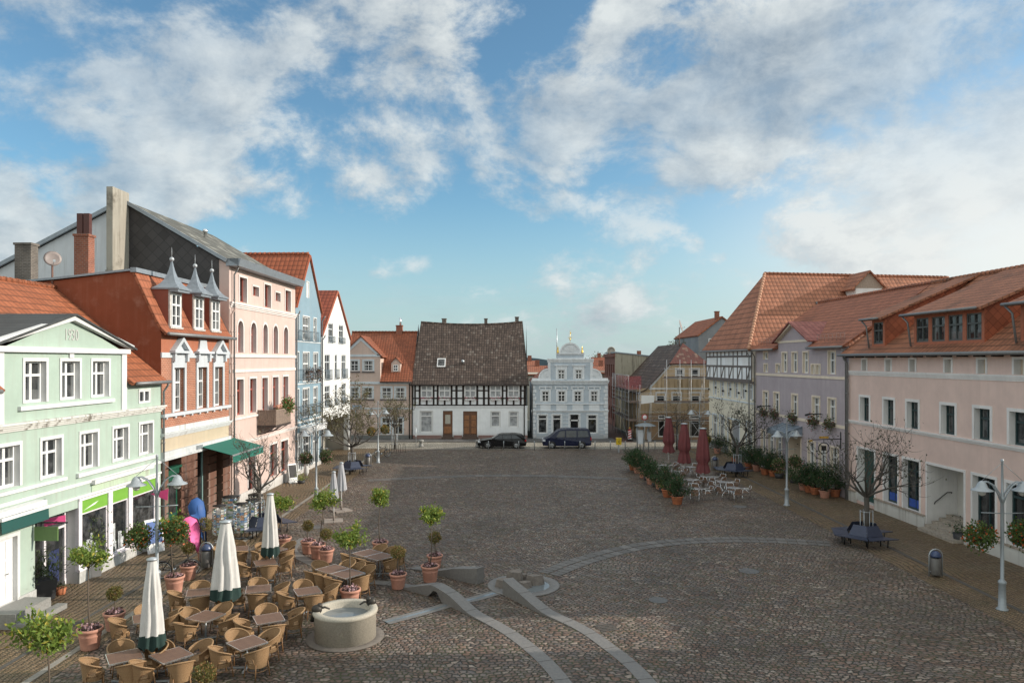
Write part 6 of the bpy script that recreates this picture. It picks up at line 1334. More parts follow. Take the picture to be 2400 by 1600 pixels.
for i, (px, py) in enumerate(OLP): potted('oleander', f'{ol[i]} oleander of the potted row left of the aluminium chairs', gp(px, py), 1.75+.12*(i % 3), .6, 'potted oleanders edging the aluminium cafe', 80+i, TERRA2 if i in (0, 5, 6) else TERRA, .38, .5, cat='potted shrub')
OLR = [(1681, 1062, 'oleander pot at the corner of the cream house'), (1724, 1085, 'oleander pot behind the right tree guard'), (1755, 1098, 'oleander pot, first of the group left of the lamp by the lilac house'), (1773, 1103, 'oleander pot, second of the group left of the lamp by the lilac house'), (1793, 1112, 'oleander pot, third of the group left of the lamp by the lilac house'), (1812, 1116, 'oleander pot just left of the red flowers by the lilac door'),
       (1884, 1148, 'oleander pot, first right of the lilac house door'), (1897, 1153, 'oleander pot, second right of the lilac house door'), (1911, 1158, 'oleander pot, third right of the lilac house door'), (1933, 1166, 'oleander pot under the guild sign of the lilac house'), (1957, 1163, 'big dark shrub at the drainpipe between lilac and apricot houses')]
for i, (px, py, lb) in enumerate(OLR): potted('oleander', lb, gp(px, py), 2.0 if i < 10 else 2.3, .6, 'potted oleanders along the right houses', 100+i, TERRA2 if i % 3 else TERRA, .36, .48, cat='potted shrub')
BLKP = plain('black_plastic_pot', (.03, .03, .032), .6); rs = random.Random(5)
REDF = leafmat('red_yellow_bedding', (.10, .13, .03), (.22, .20, .04), (.50, .06, .03), frac=.7)
def small_pot(label, loc, r, h, ph, lm, potm, n=220, leaf=.09, name='flower_pot', group=None, sq=False, asp=.5):
    t = thing(name, label, 'potted plant', loc, 0, group); f = MB(); f.lathe([(r*.75, 0), (r*.8, .03), (r, ph), (r*.9, ph), (0, ph*.93)], 4 if sq else 14, smooth=not sq); f.build('pot', potm, t)
    f = MB(); leaf_cloud(f, [(rs.gauss(0, r*.75), rs.gauss(0, r*.75), ph+abs(rs.gauss(0, (h-ph)*.5))) for _ in range(n)], leaf, rs=rs, up=.8, asp=asp); f.build('foliage', lm, t); return t
small_pot('black pot of red and yellow flowers left of the lilac house door', gp(1826, 1120), .35, .8, .35, REDF, BLKP); small_pot('black pot of dark flowers right of the lilac house door', gp(1861, 1131), .35, .8, .35, REDF, BLKP)
small_pot('dark shrubby planter at the foot of the apricot entrance steps', gp(2249, 1270), .3, 1.0, .45, OLE, BLKP); small_pot('green plant at the pink plinth by the menu board', gp(706, 1132), .3, .7, .2, CIT, BLKP)
BAM = leafmat('bamboo_leaves', (.05, .075, .03), (.09, .11, .05))
small_pot('tall tapered black pot of bamboo beside the white house door', gp(104, 1403), .5, 1.9, .75, BAM, BLKP, 420, .2, sq=True, asp=.2); small_pot('grey pot of grassy bamboo in front of the shop window', gp(218, 1350), .42, 2.2, .7, BAM, plain('grey_stone_pot', (.16, .16, .16), .7), 420, .2, sq=True, asp=.2)
small_pot('small orange clay pot beside the black bamboo pot', gp(142, 1392), .2, .4, .25, BAM, TERRA2, 60)
small_pot('slim olive plant at the white shop pillar', gp(262, 1318), .25, 1.5, .3, BAM, BLKP, 160, .14, asp=.2)
for i, (px, py, lb) in enumerate(((1516, 1125, 'low lavender pot between the third and fourth oleanders of the row'), (1536, 1140, 'low dark plant pot between the fourth and fifth oleanders of the row'), (1553, 1152, 'low yellow green plant pot between the fifth and sixth oleanders of the row'))): small_pot(lb.replace(' of the row', ''), gp(px, py), .26, .75, .25, OLE if i < 2 else CIT, BLKP, 160)

# ------------------------------------------------------------------ wicker chairs and tables
WICK = brickmat('golden_wicker', (.47, .30, .155), (.39, .24, .12), (.17, .09, .035), .045, .018, .004, .25, .6, bmp=.5); CANE = plain('cane_frame', (.24, .125, .050), .55, var=.25)
def wicker_chair():
    t = thing('wicker_chair', 'wicker armchair', 'chair'); hz = lambda a: .86-.22*abs(a/2.1)**1.7
    f = MB(); f.smooth = True; n = 26; P = []
    for i in range(n+1):
        a = -2.1+4.2*i/n; zt = hz(a); row = []
        for j in range(6):
            k = j/5; z = .30+(zt-.30)*k; r = .255+.055*k+.02*k*k; row.append((r*1.02*math.sin(a), -r*math.cos(a)*1.02-.0, z))
        P.append(row)
    vs = [p for r_ in P for p in r_]; fs = []
    for i in range(n):
        am = abs(-2.1+4.2*(i+.5)/n)
        for j in range(5):
            if .95 < am < 1.75 and j == 1 or 1.1 < am < 1.6 and j == 2: continue       # arched opening under each arm
            fs.append((i*6+j, (i+1)*6+j, (i+1)*6+j+1, i*6+j+1))
    f.add(vs, fs); f.tube([(P[i][5][0]*1.03, P[i][5][1]*1.03, P[i][5][2]) for i in range(n+1)], .024, 6)
    for s_ in (-1, 1): f.tube([(s_*.30*math.sin(a), -.30*math.cos(a), z) for a, z in ((.9, .42), (1.0, .54), (1.2, .62), (1.5, .62), (1.7, .54), (1.8, .42))], .012, 5)
    f.build('backrest', WICK, t)
    f = MB(); f.lathe([(.0, .40), (.25, .40), (.265, .43), (.25, .46), (0, .465)], 18, sy=1.0); f.lathe([(.255, .30), (.26, .40)], 18); f.build('seat', WICK, t)
    for x, y in ((-.2, -.2), (.2, -.2), (-.22, .2), (.22, .2)): f = MB(); f.tube([(x, y, .42), (x*1.18, y*1.18, 0)], .017, 6); f.build('leg', CANE, t)
    f = MB(); f.tube([(.27*math.cos(a), .27*math.sin(a), .2) for a in np.linspace(0, 2*math.pi, 13)], .009, 5); f.build('stretcher', CANE, t)
    return t
TTOP = brickmat('brown_slatted_table_top', (.20, .115, .075), (.165, .092, .06), (.075, .04, .03), .42, .038, .006, .2, .6, bmp=.2)
def cafe_table(loc, rz, label, L=.85, Wd=.85):
    t = thing('cafe_table', label, 'table', loc, rz, 'brown cafe tables'); nt_ = 1 if L < 1 else 2; l1 = L/nt_
    for k in range(nt_):
        x0 = -L/2+k*l1; f = MB(); f.box(x0+.012, x0+l1-.012, -Wd/2+.012, Wd/2-.012, .705, .738); tp = f.build('table_top', TTOP, t)
        f = MB(); f.box(x0, x0+l1, -Wd/2, -Wd/2+.016, .70, .742); f.box(x0, x0+l1, Wd/2-.016, Wd/2, .70, .742); f.box(x0, x0+.016, -Wd/2+.016, Wd/2-.016, .70, .742); f.box(x0+l1-.016, x0+l1, -Wd/2+.016, Wd/2-.016, .70, .742); f.build('metal_edge', CHROME, tp)
        f = MB(); xc = x0+l1/2; f.tube([(xc, 0, .7), (xc, 0, .05)], .03, 8); f.bar((xc-.28, -.28, .03), (xc+.28, .28, .03), .05, .04); f.bar((xc-.28, .28, .035), (xc+.28, -.28, .035), .05, .04); f.build('pedestal', GALV, t)
    return t
proto = wicker_chair(); used = []
def place_chair(x, y, rz, label):
    if not used: o = proto; o.location = (x, y, .008); o.rotation_euler[2] = rz; o['label'] = label; o['group'] = 'wicker armchairs of the left cafe'; used.append(1)
    else: o = dup(proto, (x, y, .008), rz, label, 'wicker armchairs of the left cafe')
TB = [(292, 1537, 35, 'the left table at the nearest white parasol', 'brown square table left of the nearest white parasol, at the lower left'), (401, 1534, 50, 'the right table at the nearest white parasol', 'brown square table right of the nearest white parasol, closest to the viewer'),
      (346, 1446, 30, 'the table half hidden behind the nearest parasol', 'brown square table half hidden behind the nearest white parasol'), (482, 1443, -22, 'the table below the middle white parasol', 'brown square table just below the middle white parasol'),
      (630, 1448, 28, 'the table left of the stone well', 'brown square table directly left of the stone well'), (579, 1505, -42, 'the tilted front table nearest the well', 'brown square table standing cornerwise at the front, left of the well'),
      (468, 1387, 20, 'the table left of the middle parasol', 'brown square table partly hidden left of the middle white parasol'), (606, 1379, 18, 'the table right of the middle parasol', 'brown square table right of the middle white parasol'),
      (721, 1384, 27, 'the table behind the stone well', 'brown square table behind the stone well, left of the citrus pot'), (622, 1317, 27, 'the table below the farthest white parasol', 'brown square table just below the farthest white parasol'),
      (559, 1285, 20, 'the table left of the farthest parasol', 'brown square table left of the farthest white parasol'), (640, 1287, -30, 'the table hidden by the farthest parasol', 'brown square table partly hidden by the farthest white parasol')]
rs = random.Random(11); TABLES = []
for i, (px, py, rot, ph, lb) in enumerate(TB):
    p = ground(px, py, .74); cafe_table((p.x, p.y, .008), math.radians(rot), lb); TABLES.append(p)
    for k in range(4):
        a = math.radians(rot)+k*math.pi/2+rs.uniform(-.12, .12); d_ = rs.uniform(.66, .80); x, y = p.x+d_*math.cos(a), p.y+d_*math.sin(a)
        ca_, sa_ = math.cos(a), math.sin(a); side = ('right' if ca_ > 0 else 'left') if abs(ca_) > abs(sa_) else ('far' if sa_ > 0 else 'near')
        if abs(abs(ca_)-abs(sa_)) < .25: side = ('far ' if sa_ > 0 else 'near ')+('right' if ca_ > 0 else 'left')
        place_chair(x, y, a+math.pi/2+rs.uniform(-.25, .25), f'wicker armchair on the {side} side of {ph}')
for px, py, rot, ph, lb, L in ((797, 1338, -40, 'the nearer long double table', 'long double brown table, the nearer of two behind the well', 1.9), (875, 1299, -42, 'the farther long double table', 'long double brown table, the farther of two by the clipped box balls', 1.75)):
    p = ground(px, py, .74); cafe_table((p.x, p.y, .008), math.radians(rot), lb, L, .95); R = math.radians(rot); e = Vector((math.cos(R), math.sin(R), 0)); n_ = Vector((-e.y, e.x, 0))
    for sd, nm in ((1, 'far'), (-1, 'near')):
        for k, q in enumerate((-.62, 0, .62)):
            c = p+e*q+n_*sd*.78; a = R+sd*math.pi/2; place_chair(c.x, c.y, a+math.pi/2+rs.uniform(-.2, .2), f'wicker armchair, {("left", "middle", "right")[k]} of three on the {nm} side of {ph}')
    c = p+e*(L/2+.3); place_chair(c.x, c.y, R+math.pi/2+rs.uniform(-.2, .2), f'wicker armchair at the right end of {ph}')
    if L > 1.8: c = p-e*(L/2+.3); place_chair(c.x, c.y, R-math.pi/2, f'wicker armchair at the left end of {ph}')

# ------------------------------------------------------------------ closed parasols
def parasol(label, loc, h, rbot, zbot, cloth, band, group, zb=.25, pole=.028, plate=True, tie=None, seed=0, cap=True, polem=None, n=16, folds=8):
    rs = random.Random(seed); t = thing('closed_parasol', label, 'parasol', loc, rs.uniform(0, 1), group); polem = polem or FRAMEW
    f = MB(); f.tube([(0, 0, 0), (0, 0, h)], pole, 10); f.build('pole', polem, t)
    def skin(z0, z1, m, nm, par, r_of, nz=14, jag=0.):
        f = MB(); f.smooth = True; nn_ = folds*4; vs = []; fs = []
        for i in range(nz+1):
            z = z0+(z1-z0)*i/nz
            for k in range(nn_):
                a = 2*math.pi*k/nn_; fold = 1+.26*math.cos(folds*a+.5*math.sin(3*z)+seed)*min(1, (h-z)/(h*.3)); r = r_of(z)*fold
                vs.append((r*math.cos(a), r*math.sin(a), z+(jag*math.cos(folds*a+seed) if i == 0 else 0)))
        for i in range(nz):
            for k in range(nn_): fs.append((i*nn_+k, i*nn_+(k+1) % nn_, (i+1)*nn_+(k+1) % nn_, (i+1)*nn_+k))
        f.add(vs, fs); return f.build(nm, m, par)
    if tie: prof = lambda z: (rbot*(1.0 if z > tie+.15 else .66+.5*abs(z-tie)/.35 if z > tie-.1 else .72+.35*(tie-z)/(tie-zbot+.01)))*(1-.50*max(0, (z-tie)/(h-tie))**1.6)
    else: prof = lambda z: rbot*(.34+.66*((h-z)/(h-zbot))**.85)
    c = skin(zbot+(zb if band else 0), h-.05, cloth, 'canopy', t, prof, jag=0 if band else .07)
    if band: skin(zbot, zbot+zb+.004, band, 'border', c, lambda z: prof(z)*1.01, 4, .10)
    f = MB(); f.lathe([(prof(h-.06)*1.25, h-.07), (prof(h-.06)*1.3, h-.02), (.02, h+.02)], 14); f.build('cap', GALV, t)
    f = MB()
    if plate:
        for k in range(2): f.box(-.5+k*.51, -.01+k*.51, -.5, -.01, 0, .07); f.box(-.5+k*.51, -.01+k*.51, 0, .5, 0, .07)
        f.tube([(0, 0, .07), (0, 0, .55)], pole*1.8, 10)
    else:
        f.tube([(0, 0, 0), (0, 0, .5)], pole*1.6, 10)
        for k in range(4): a = k*math.pi/2+.4; f.bar((0, 0, .06), (.45*math.cos(a), .45*math.sin(a), .04), .06, .05)
    f.build('base', GALV if not plate else plain('concrete_base_slab', (.26, .22, .19), .9, var=.25), t)
    return t
CLW = plain('off_white_canvas', (.56, .545, .52), .85, var=.10, sc=3); CLG = plain('dark_green_canvas', (.012, .035, .030), .85); CLM = plain('maroon_canvas', (.15, .040, .042), .85, var=.25, sc=2); CLGR = plain('grey_canvas', (.40, .40, .42), .85, var=.15, sc=3)
parasol('closed white parasol with green border, nearest of three in the wicker cafe', (-10.1, 20.6, .008), 3.27, .31, .78, CLW, CLG, 'closed white parasols with green border', .36, plate=False, seed=1)
parasol('closed white parasol with green border, middle of three in the wicker cafe', (-9.6, 24.6, .008), 3.45, .44, .85, CLW, CLG, 'closed white parasols with green border', .36, plate=False, seed=2)
parasol('closed white parasol with green border, farthest of three in the wicker cafe', (-9.85, 29.9, .008), 3.4, .32, .88, CLW, CLG, 'closed white parasols with green border', .36, plate=False, seed=3)
parasol('slim closed grey parasol on paving slabs, nearer of two', gp(782, 1222), 2.75, .24, 1.25, CLGR, None, 'slim closed grey parasols', seed=4, pole=.03); parasol('slim closed grey parasol on paving slabs, farther of two', gp(800, 1197), 2.85, .27, 1.2, CLGR, None, 'slim closed grey parasols', seed=5, pole=.03)
parasol('tall closed maroon parasol, leftmost and farthest of three', gp(1567, 1092), 4.1, .42, 1.15, CLM, None, 'closed maroon parasols', seed=6, pole=.05, tie=1.75, folds=7); parasol('tall closed maroon parasol, middle one of three', gp(1604, 1122), 4.15, .41, 1.2, CLM, None, 'closed maroon parasols', seed=7, pole=.05, tie=2.0, folds=7); parasol('tall closed maroon parasol, rightmost and nearest of three', gp(1647.5, 1143), 4.15, .40, 1.05, CLM, None, 'closed maroon parasols', seed=8, pole=.05, tie=1.75, folds=7)

# ------------------------------------------------------------------ aluminium chairs and tables
SLATW = plain('brown_chair_slats', (.16, .085, .045), .55, var=.25, sc=8)
def alu_chair():
    t = thing('aluminium_chair', 'aluminium chair', 'chair'); f = MB()
    for x in (-.27, .27):
        f.tube([(x*.85, -.24, .43), (x*.85, -.29, .70), (x*.85, -.31, .84)], .014, 6); f.tube([(x, .22, .64), (x, -.22, .66), (x*.9, -.29, .68)], .014, 6)
    f.tube([(-.23, -.31, .84), (-.18, -.32, .86), (.18, -.32, .86), (.23, -.31, .84)], .014, 6); f.tube([(-.27, .22, .43), (.27, .22, .43)], .012, 6); f.build('frame', CHROME, t)
    for x in (-.27, .27): f = MB(); f.tube([(x, .22, .64), (x, .24, .4), (x, .28, 0)], .014, 6); f.build('leg', CHROME, t); f = MB(); f.tube([(x, .05, .64), (x*.95, -.2, .42), (x, -.32, 0)], .014, 6); f.build('leg', CHROME, t)
    f = MB()
    for k in range(6): y = -.22+k*.078; f.box(-.24, .24, y, y+.055, .43, .448)
    f.build('seat', SLATW, t); f = MB()
    for k in range(4): z = .54+k*.075; f.box(-.225, .225, -.30-k*.008, -.28-k*.008, z, z+.052)
    f.build('backrest', SLATW, t); return t
def alu_table(loc, label):
    t = thing('round_table', label, 'table', loc, 0, 'round aluminium cafe tables'); f = MB(); f.lathe([(.40, .70), (.42, .71), (.42, .735), (.40, .74), (0, .74)], 22); f.build('table_top', plain('brushed_table_top', (.34, .32, .31), .35, .6), t)
    for k in range(3): a = k*2.094+.5; f = MB(); f.tube([(0.12*math.cos(a), .12*math.sin(a), .7), (.34*math.cos(a), .34*math.sin(a), 0)], .02, 6); f.build('leg', CHROME, t)
    return t
ap = alu_chair(); au = []
AT = [(1629, 1144.6, 'the nearest left round table', 'round table nearest the big oleander, front left of the aluminium cafe'), (1719, 1142.7, 'the nearest right round table', 'round table at the front right of the aluminium cafe'), (1696, 1129, 'the second right round table', 'round table second from the front on the right of the aluminium cafe'),
      (1669.5, 1117.8, 'the table right of the nearest maroon parasol', 'round table right of the nearest maroon parasol pole'), (1612, 1124, 'the second left round table', 'round table second from the front on the left, by the oleanders'), (1618, 1094, 'the table behind the middle maroon parasol', 'round table behind the middle maroon parasol'),
      (1560, 1090, 'the farthest left round table', 'farthest round table at the left beside the far oleanders'), (1579, 1104, 'the third left round table', 'round table third from the front on the left, by the oleanders')]
rs = random.Random(4)
for px, py, ph, lb in AT:
    p = ground(px, py, .72); alu_table((p.x, p.y, .006), lb); a0 = rs.uniform(0, 6.3)
    for k in range(4):
        a = a0+k*math.pi/2+rs.uniform(-.2, .2); x, y = p.x+.78*math.cos(a), p.y+.78*math.sin(a); nm = ('right' if math.cos(a) > .38 else 'left' if math.cos(a) < -.38 else ''); nf = ('far' if math.sin(a) > .38 else 'near' if math.sin(a) < -.38 else ''); sd = (nf+' '+nm).strip(); lab = f'slat chair {sd} of {ph}'
        if not au: o = ap; o.location = (x, y, .006); o.rotation_euler[2] = a+math.pi/2; o['label'] = lab; o['group'] = 'aluminium chairs of the right cafe'; au.append(1)
        else: dup(ap, (x, y, .006), a+math.pi/2+rs.uniform(-.2, .2), lab, 'aluminium chairs of the right cafe')

# ------------------------------------------------------------------ street lamps with flower baskets
def lamp():
    t = thing('street_lamp', 'street lamp', 'street lamp'); f = MB(); f.lathe([(.20, 0), (.20, .03), (.13, .08), (.115, .9), (.135, .92), (.135, 1.0), (.10, 1.03), (.06, 1.08), (.06, 3.85), (.075, 3.87), (.075, 3.95), (.045, 4.0), (.035, 5.2), (.05, 5.22), (.05, 5.3), (0, 5.33)], 14); f.build('pole', LAMPG, t)
    for s_ in (-1, 1):
        f = MB()
        for dy in (-.07, .07): f.tube([(0, dy*.4, 3.7), (s_*.12, dy, 4.1), (s_*.3, dy, 4.38), (s_*.52, dy, 4.52), (s_*.72, dy*.5, 4.5)], .025, 6)
        f.tube([(0, 0, 5.2), (s_*.7, 0, 4.55)], .008, 4); f.tube([(0, 0, 3.4), (s_*.72, 0, 3.42)], .018, 5); ar = f.build('arm', LAMPG, t)
        f = MB(); f.lathe([(.36, 4.2), (.35, 4.22), (.2, 4.3), (.14, 4.45), (.10, 4.5), (.05, 4.54), (0, 4.55)], 16, (s_*.7, 0, 0)); f.build('lamp_shade', plain('pale_lamp_shade', (.34, .37, .39), .38, .2), ar); f = MB(); f.ball((s_*.7, 0, 4.14), .13, 10, 7); f.build('lamp_globe', plain('clear_globe', (.50, .50, .47), .15), ar)
    return t
LMP = [((368, 1402), 'grey twin arm lamp in front of the green shop windows', 1.0, .25), ((741, 1182), 'grey twin arm lamp on the left kerb beside the pink house', 1.0, .1), ((886, 1084), 'grey twin arm lamp at the far left corner of the square', 1.0, .6), ((2349, 1428), 'grey twin arm lamp at the right edge by the apricot house', 1.0, -.05), ((1844, 1184), 'grey twin arm lamp in front of the lilac house', 1.0, .35), ((1640, 1085), 'grey twin arm lamp behind the nearest maroon parasol', 1.0, -.3)]
lp = lamp()
def basket(loc, label, lm, r=.42, seed=0):
    rs = random.Random(seed); t = thing('flower_basket', label, 'flower basket', loc, 0, 'flower balls hung on the street lamps'); f = MB(); f.lathe([(.05, -.22), (.22, -.15), (.28, 0), (.25, .02)], 12); f.tube([(0, 0, .25), (0, 0, .75)], .008, 4); f.build('bowl', BLKP, t)
    f = MB()
    for _ in range(1250):
        v = Vector((rs.gauss(0, 1), rs.gauss(0, 1), rs.gauss(0, .85))).normalized()*r*rs.uniform(.5, 1.1); leaf_cloud(f, [(v.x, v.y, v.z-(.12 if rs.random() < .2 else 0))], .105, asp=.6, rs=rs)
    f.build('blossoms', lm, t)
PINKFB = leafmat('pink_flower_ball', (.05, .085, .03), (.09, .12, .04), (.48, .24, .22), frac=.86); YELFB = leafmat('yellow_green_flower_ball', (.08, .11, .03), (.17, .15, .04), (.50, .22, .03), frac=.8)
for i, (pp, lb, s_, rz) in enumerate(LMP):
    loc = gp(*pp)
    if i == 0: o = lp; o.location = loc; o.rotation_euler[2] = rz; o['label'] = lb; o['group'] = 'grey twin arm street lamps'
    else: dup(lp, loc, rz, lb, 'grey twin arm street lamps')
    for sd, nm in ((-1, 'left'), (1, 'right')):
        if i == 5 and sd < 0: continue
        z = (2.35, 2.85, 2.75, 2.6, 2.55, 2.0)[i]; lm = (ORF, PINKFB, YELFB, ORF, PINKFB, YELFB)[i]; col_ = ('orange', 'pink', 'yellowish', 'red orange', 'pale pink', 'dark yellow')[i]
        dd_ = .62 if i != 3 else .75
        basket((loc[0]+sd*dd_*math.cos(rz), loc[1]+sd*dd_*math.sin(rz), z+(.1 if sd > 0 else 0)), f'{col_} flower ball, {nm} one on the lamp {("by the green shop", "beside the pink house", "at the far left corner", "at the right edge", "before the lilac house", "behind the maroon parasols")[i]}', lm, (.48, .40, .36, .50, .36, .36)[i], 200+2*i+sd)

# ------------------------------------------------------------------ trees in hexagonal benches
BARK = plain('grey_brown_bark', (.075, .066, .056), .9, var=.35, sc=5, bmp=.02)
def bare_tree(label, loc, seed, h_fork, spread, h_top, leaves, lm, lv=(6, 5, 4), r0=.10, group='small trees of the square'):
    rs = random.Random(seed); t = thing('small_tree', label, 'tree', loc, 0, group); f = MB(); f.tube([(0, 0, -.05), (.02, .01, h_fork*.5), (0, 0, h_fork)], [r0*1.15, r0*.95, r0], 9); f.build('trunk', BARK, t); f = MB(); tips = []
    def br(p, d, L, r, lev):
        pts = [p]; rad = [r]; q = p; dd = d.normalized(); n = 5
        for k in range(n):
            dd = (dd+Vector((rs.gauss(0, .32), rs.gauss(0, .32), .12+rs.gauss(0, .22)))).normalized(); q = q+dd*L/n; pts.append(q); rad.append(r*(1-.16*(k+1)))
        f.tube(pts, rad, 6 if lev < 2 else 4, cap=False)
        if lev < len(lv):
            for _ in range(lv[lev]):
                k = rs.randint(2, n); side = Vector((rs.gauss(0, 1), rs.gauss(0, 1), rs.gauss(.25, .6))).normalized(); br(pts[k], (dd*.7+side*.8), L*rs.uniform(.42, .66), max(.011, rad[k]*.66), lev+1)
        else: tips.extend(pts[2:])
    for k in range(lv[0]):
        a = 2*math.pi*k/lv[0]+rs.uniform(-.3, .3); e = rs.uniform(.25, 1.05); br(Vector((0, 0, h_fork-.05)), Vector((math.cos(a)*math.cos(e), math.sin(a)*math.cos(e), math.sin(e))), (h_top-h_fork)*.78, r0*.55, 1)
    f.build('crown', BARK, t)
    if leaves:
        f = MB(); pk = [rs.choice(tips) for _ in range(leaves)]; leaf_cloud(f, [(p.x+rs.gauss(0, .06), p.y+rs.gauss(0, .06), p.z+rs.gauss(0, .06)) for p in pk], .12, asp=.6, rs=rs); f.build('leaves', lm, t)
    f = MB()                                         # tubular tree guard
    for k in range(8): a = k*math.pi/4; f.tube([(.30*math.cos(a), .30*math.sin(a), .0), (.30*math.cos(a), .30*math.sin(a), 1.55)], .012, 5)
    for z in (.5, 1.5): f.tube([(.30*math.cos(a), .30*math.sin(a), z) for a in np.linspace(0, 2*math.pi, 13)], .014, 5)
    g_ = f.build('tree_guard', GALV, None); tag(g_, 'steel bar guard around the '+' '.join(label.split()[:11]), 'tree guard', 'tree guards'); g_.location = loc
    return t
DRYL = leafmat('dry_olive_leaves', (.10, .095, .045), (.17, .155, .07), (.12, .08, .04)); SPARSE = leafmat('dark_sparse_leaves', (.05, .055, .035), (.10, .10, .06), (.14, .13, .11))
bare_tree('bare tree with knotty branches in front of the pink house shop', (-13.15, 38.1, .006), 3, 2.0, 3.2, 4.7, 110, DRYL, (9, 6, 5), .12); bare_tree('bushy tree with small olive leaves by the white arcade house', (-12.7, 58.2, .006), 5, 2.0, 4, 6.3, 5200, DRYL, (9, 6, 5), .13); bare_tree('rounded leafy tree at the far left before the beige house', (-11.7, 73.2, .006), 6, 2.1, 3, 4.9, 1100, leafmat('olive_green_leaves', (.09, .10, .04), (.15, .15, .06), (.12, .07, .04)), (9, 6, 5), .1)
bare_tree('bare tree inside a blue bench before the apricot house', (17.2, 35.6, .006), 9, 2.2, 3, 5.5, 420, SPARSE, (9, 6, 5), .12); bare_tree('sparse leaved tree by the cream house and oleanders', (17.5, 57, .006), 12, 2.1, 3, 5.4, 1300, SPARSE, (9, 6, 5), .12); bare_tree('brown twiggy tree behind the maroon parasols', (16.3, 72.6, .006), 14, 2.2, 3, 5.2, 200, DRYL, (7, 4, 4), .1)
BLUB = plain('dark_blue_mesh_bench', (.040, .050, .085), .45, .2, var=.15)
def bench(label, loc, rz, open_=1):
    t = thing('hexagonal_bench', label, 'bench', loc, rz, 'dark blue benches around the trees'); n = 6; ri, ro = .82, 1.6; f = MB(); g_ = MB()
    for k in range(n-open_):
        a, b = 2*math.pi*k/n+.02, 2*math.pi*(k+1)/n-.02; C = lambda r, t_, z: (r*math.cos(t_), r*math.sin(t_), z)
        f.prism([C(ri, a, .43), C(ro, a, .45), C(ro, b, .45), C(ri, b, .43)], (0, 0, .035))
        g_ = MB()
        if k % 3 != 2: g_.prism([C(ri+.05, a, .47), C(ri+.05, b, .47), C(ri-.2, b, .92), C(ri-.2, a, .92)], (.02, 0, .02)); g_.build('backrest', BLUB, t)
    f.build('seat', BLUB, t)
    for k in range(n): a = 2*math.pi*k/n; f = MB(); f.tube([(1.1*math.cos(a), 1.1*math.sin(a), .44), (1.08*math.cos(a), 1.08*math.sin(a), 0)], .03, 6); f.tube([(.75*math.cos(a), .75*math.sin(a), .44), (.75*math.cos(a), .75*math.sin(a), 0)], .03, 6); f.build('leg', BLACK, t)
    return t
bench('dark blue six sided bench behind the farthest white parasol', (-12.6, 37.4, .008), .3); bench('dark blue six sided bench around the bushy tree by the white house', (-12.5, 57.6, .008), .5); bench('dark blue six sided bench around the bare tree by the apricot house', (17.0, 35.4, .008), .2); bench('dark blue six sided bench behind the aluminium cafe', (17.1, 56.6, .008), .4)

# ------------------------------------------------------------------ stone well
def well(loc):
    t = thing('stone_well', 'round grey stone well basin with water and two bronze spouts', 'fountain', loc); f = MB(); f.lathe([(.96, 0), (.96, .78), (1.0, .80), (1.02, .86), (1.0, .92), (.80, .92), (.78, .88), (.78, .4), (0, .4)], 40); f.build('basin', plain('speckled_granite_basin', (.40, .365, .30), .75, var=.28, sc=24, bmp=.01), t)
    m, gg, b = newmat('basin_water'); b.inputs['Base Color'].default_value = (.16, .18, .19, 1); b.inputs['Roughness'].default_value = .05; o = gg.n('TexCoord').outputs['Object']; bump(gg, b, gg.noise(o, 7, 3, .6), .25, .03); MATS['basin_water'] = m
    f = MB(); f.lathe([(.785, .70), (0, .70)], 32, cap=False); f.build('water', m, t)
    for a in (math.radians(195), math.radians(35)):
        f = MB(); x, y = .88*math.cos(a), .88*math.sin(a); f.ball((x, y, .97), .17, 10, 7, 1, .8, .9); f.ball((x*.9, y*.9, 1.08), .09); f.tube([(x, y, .98), (x*.72, y*.72, 1.02), (x*.55, y*.55, .95)], [.05, .035, .025], 7); f.tube([(x*1.1, y*1.1, .95), (x*1.16, y*1.16, .6)], .07, 7); f.build('bronze_spout', plain('dark_bronze', (.045, .040, .034), .5, .5), t)
    f = MB(); f.lathe([(1.22, .0), (1.22, .03), (.95, .035)], 40); f.build('base_ring', plain('worn_base_stone', (.13, .112, .095), .8, var=.25), t)
well((-5.3, 23.35, .004))

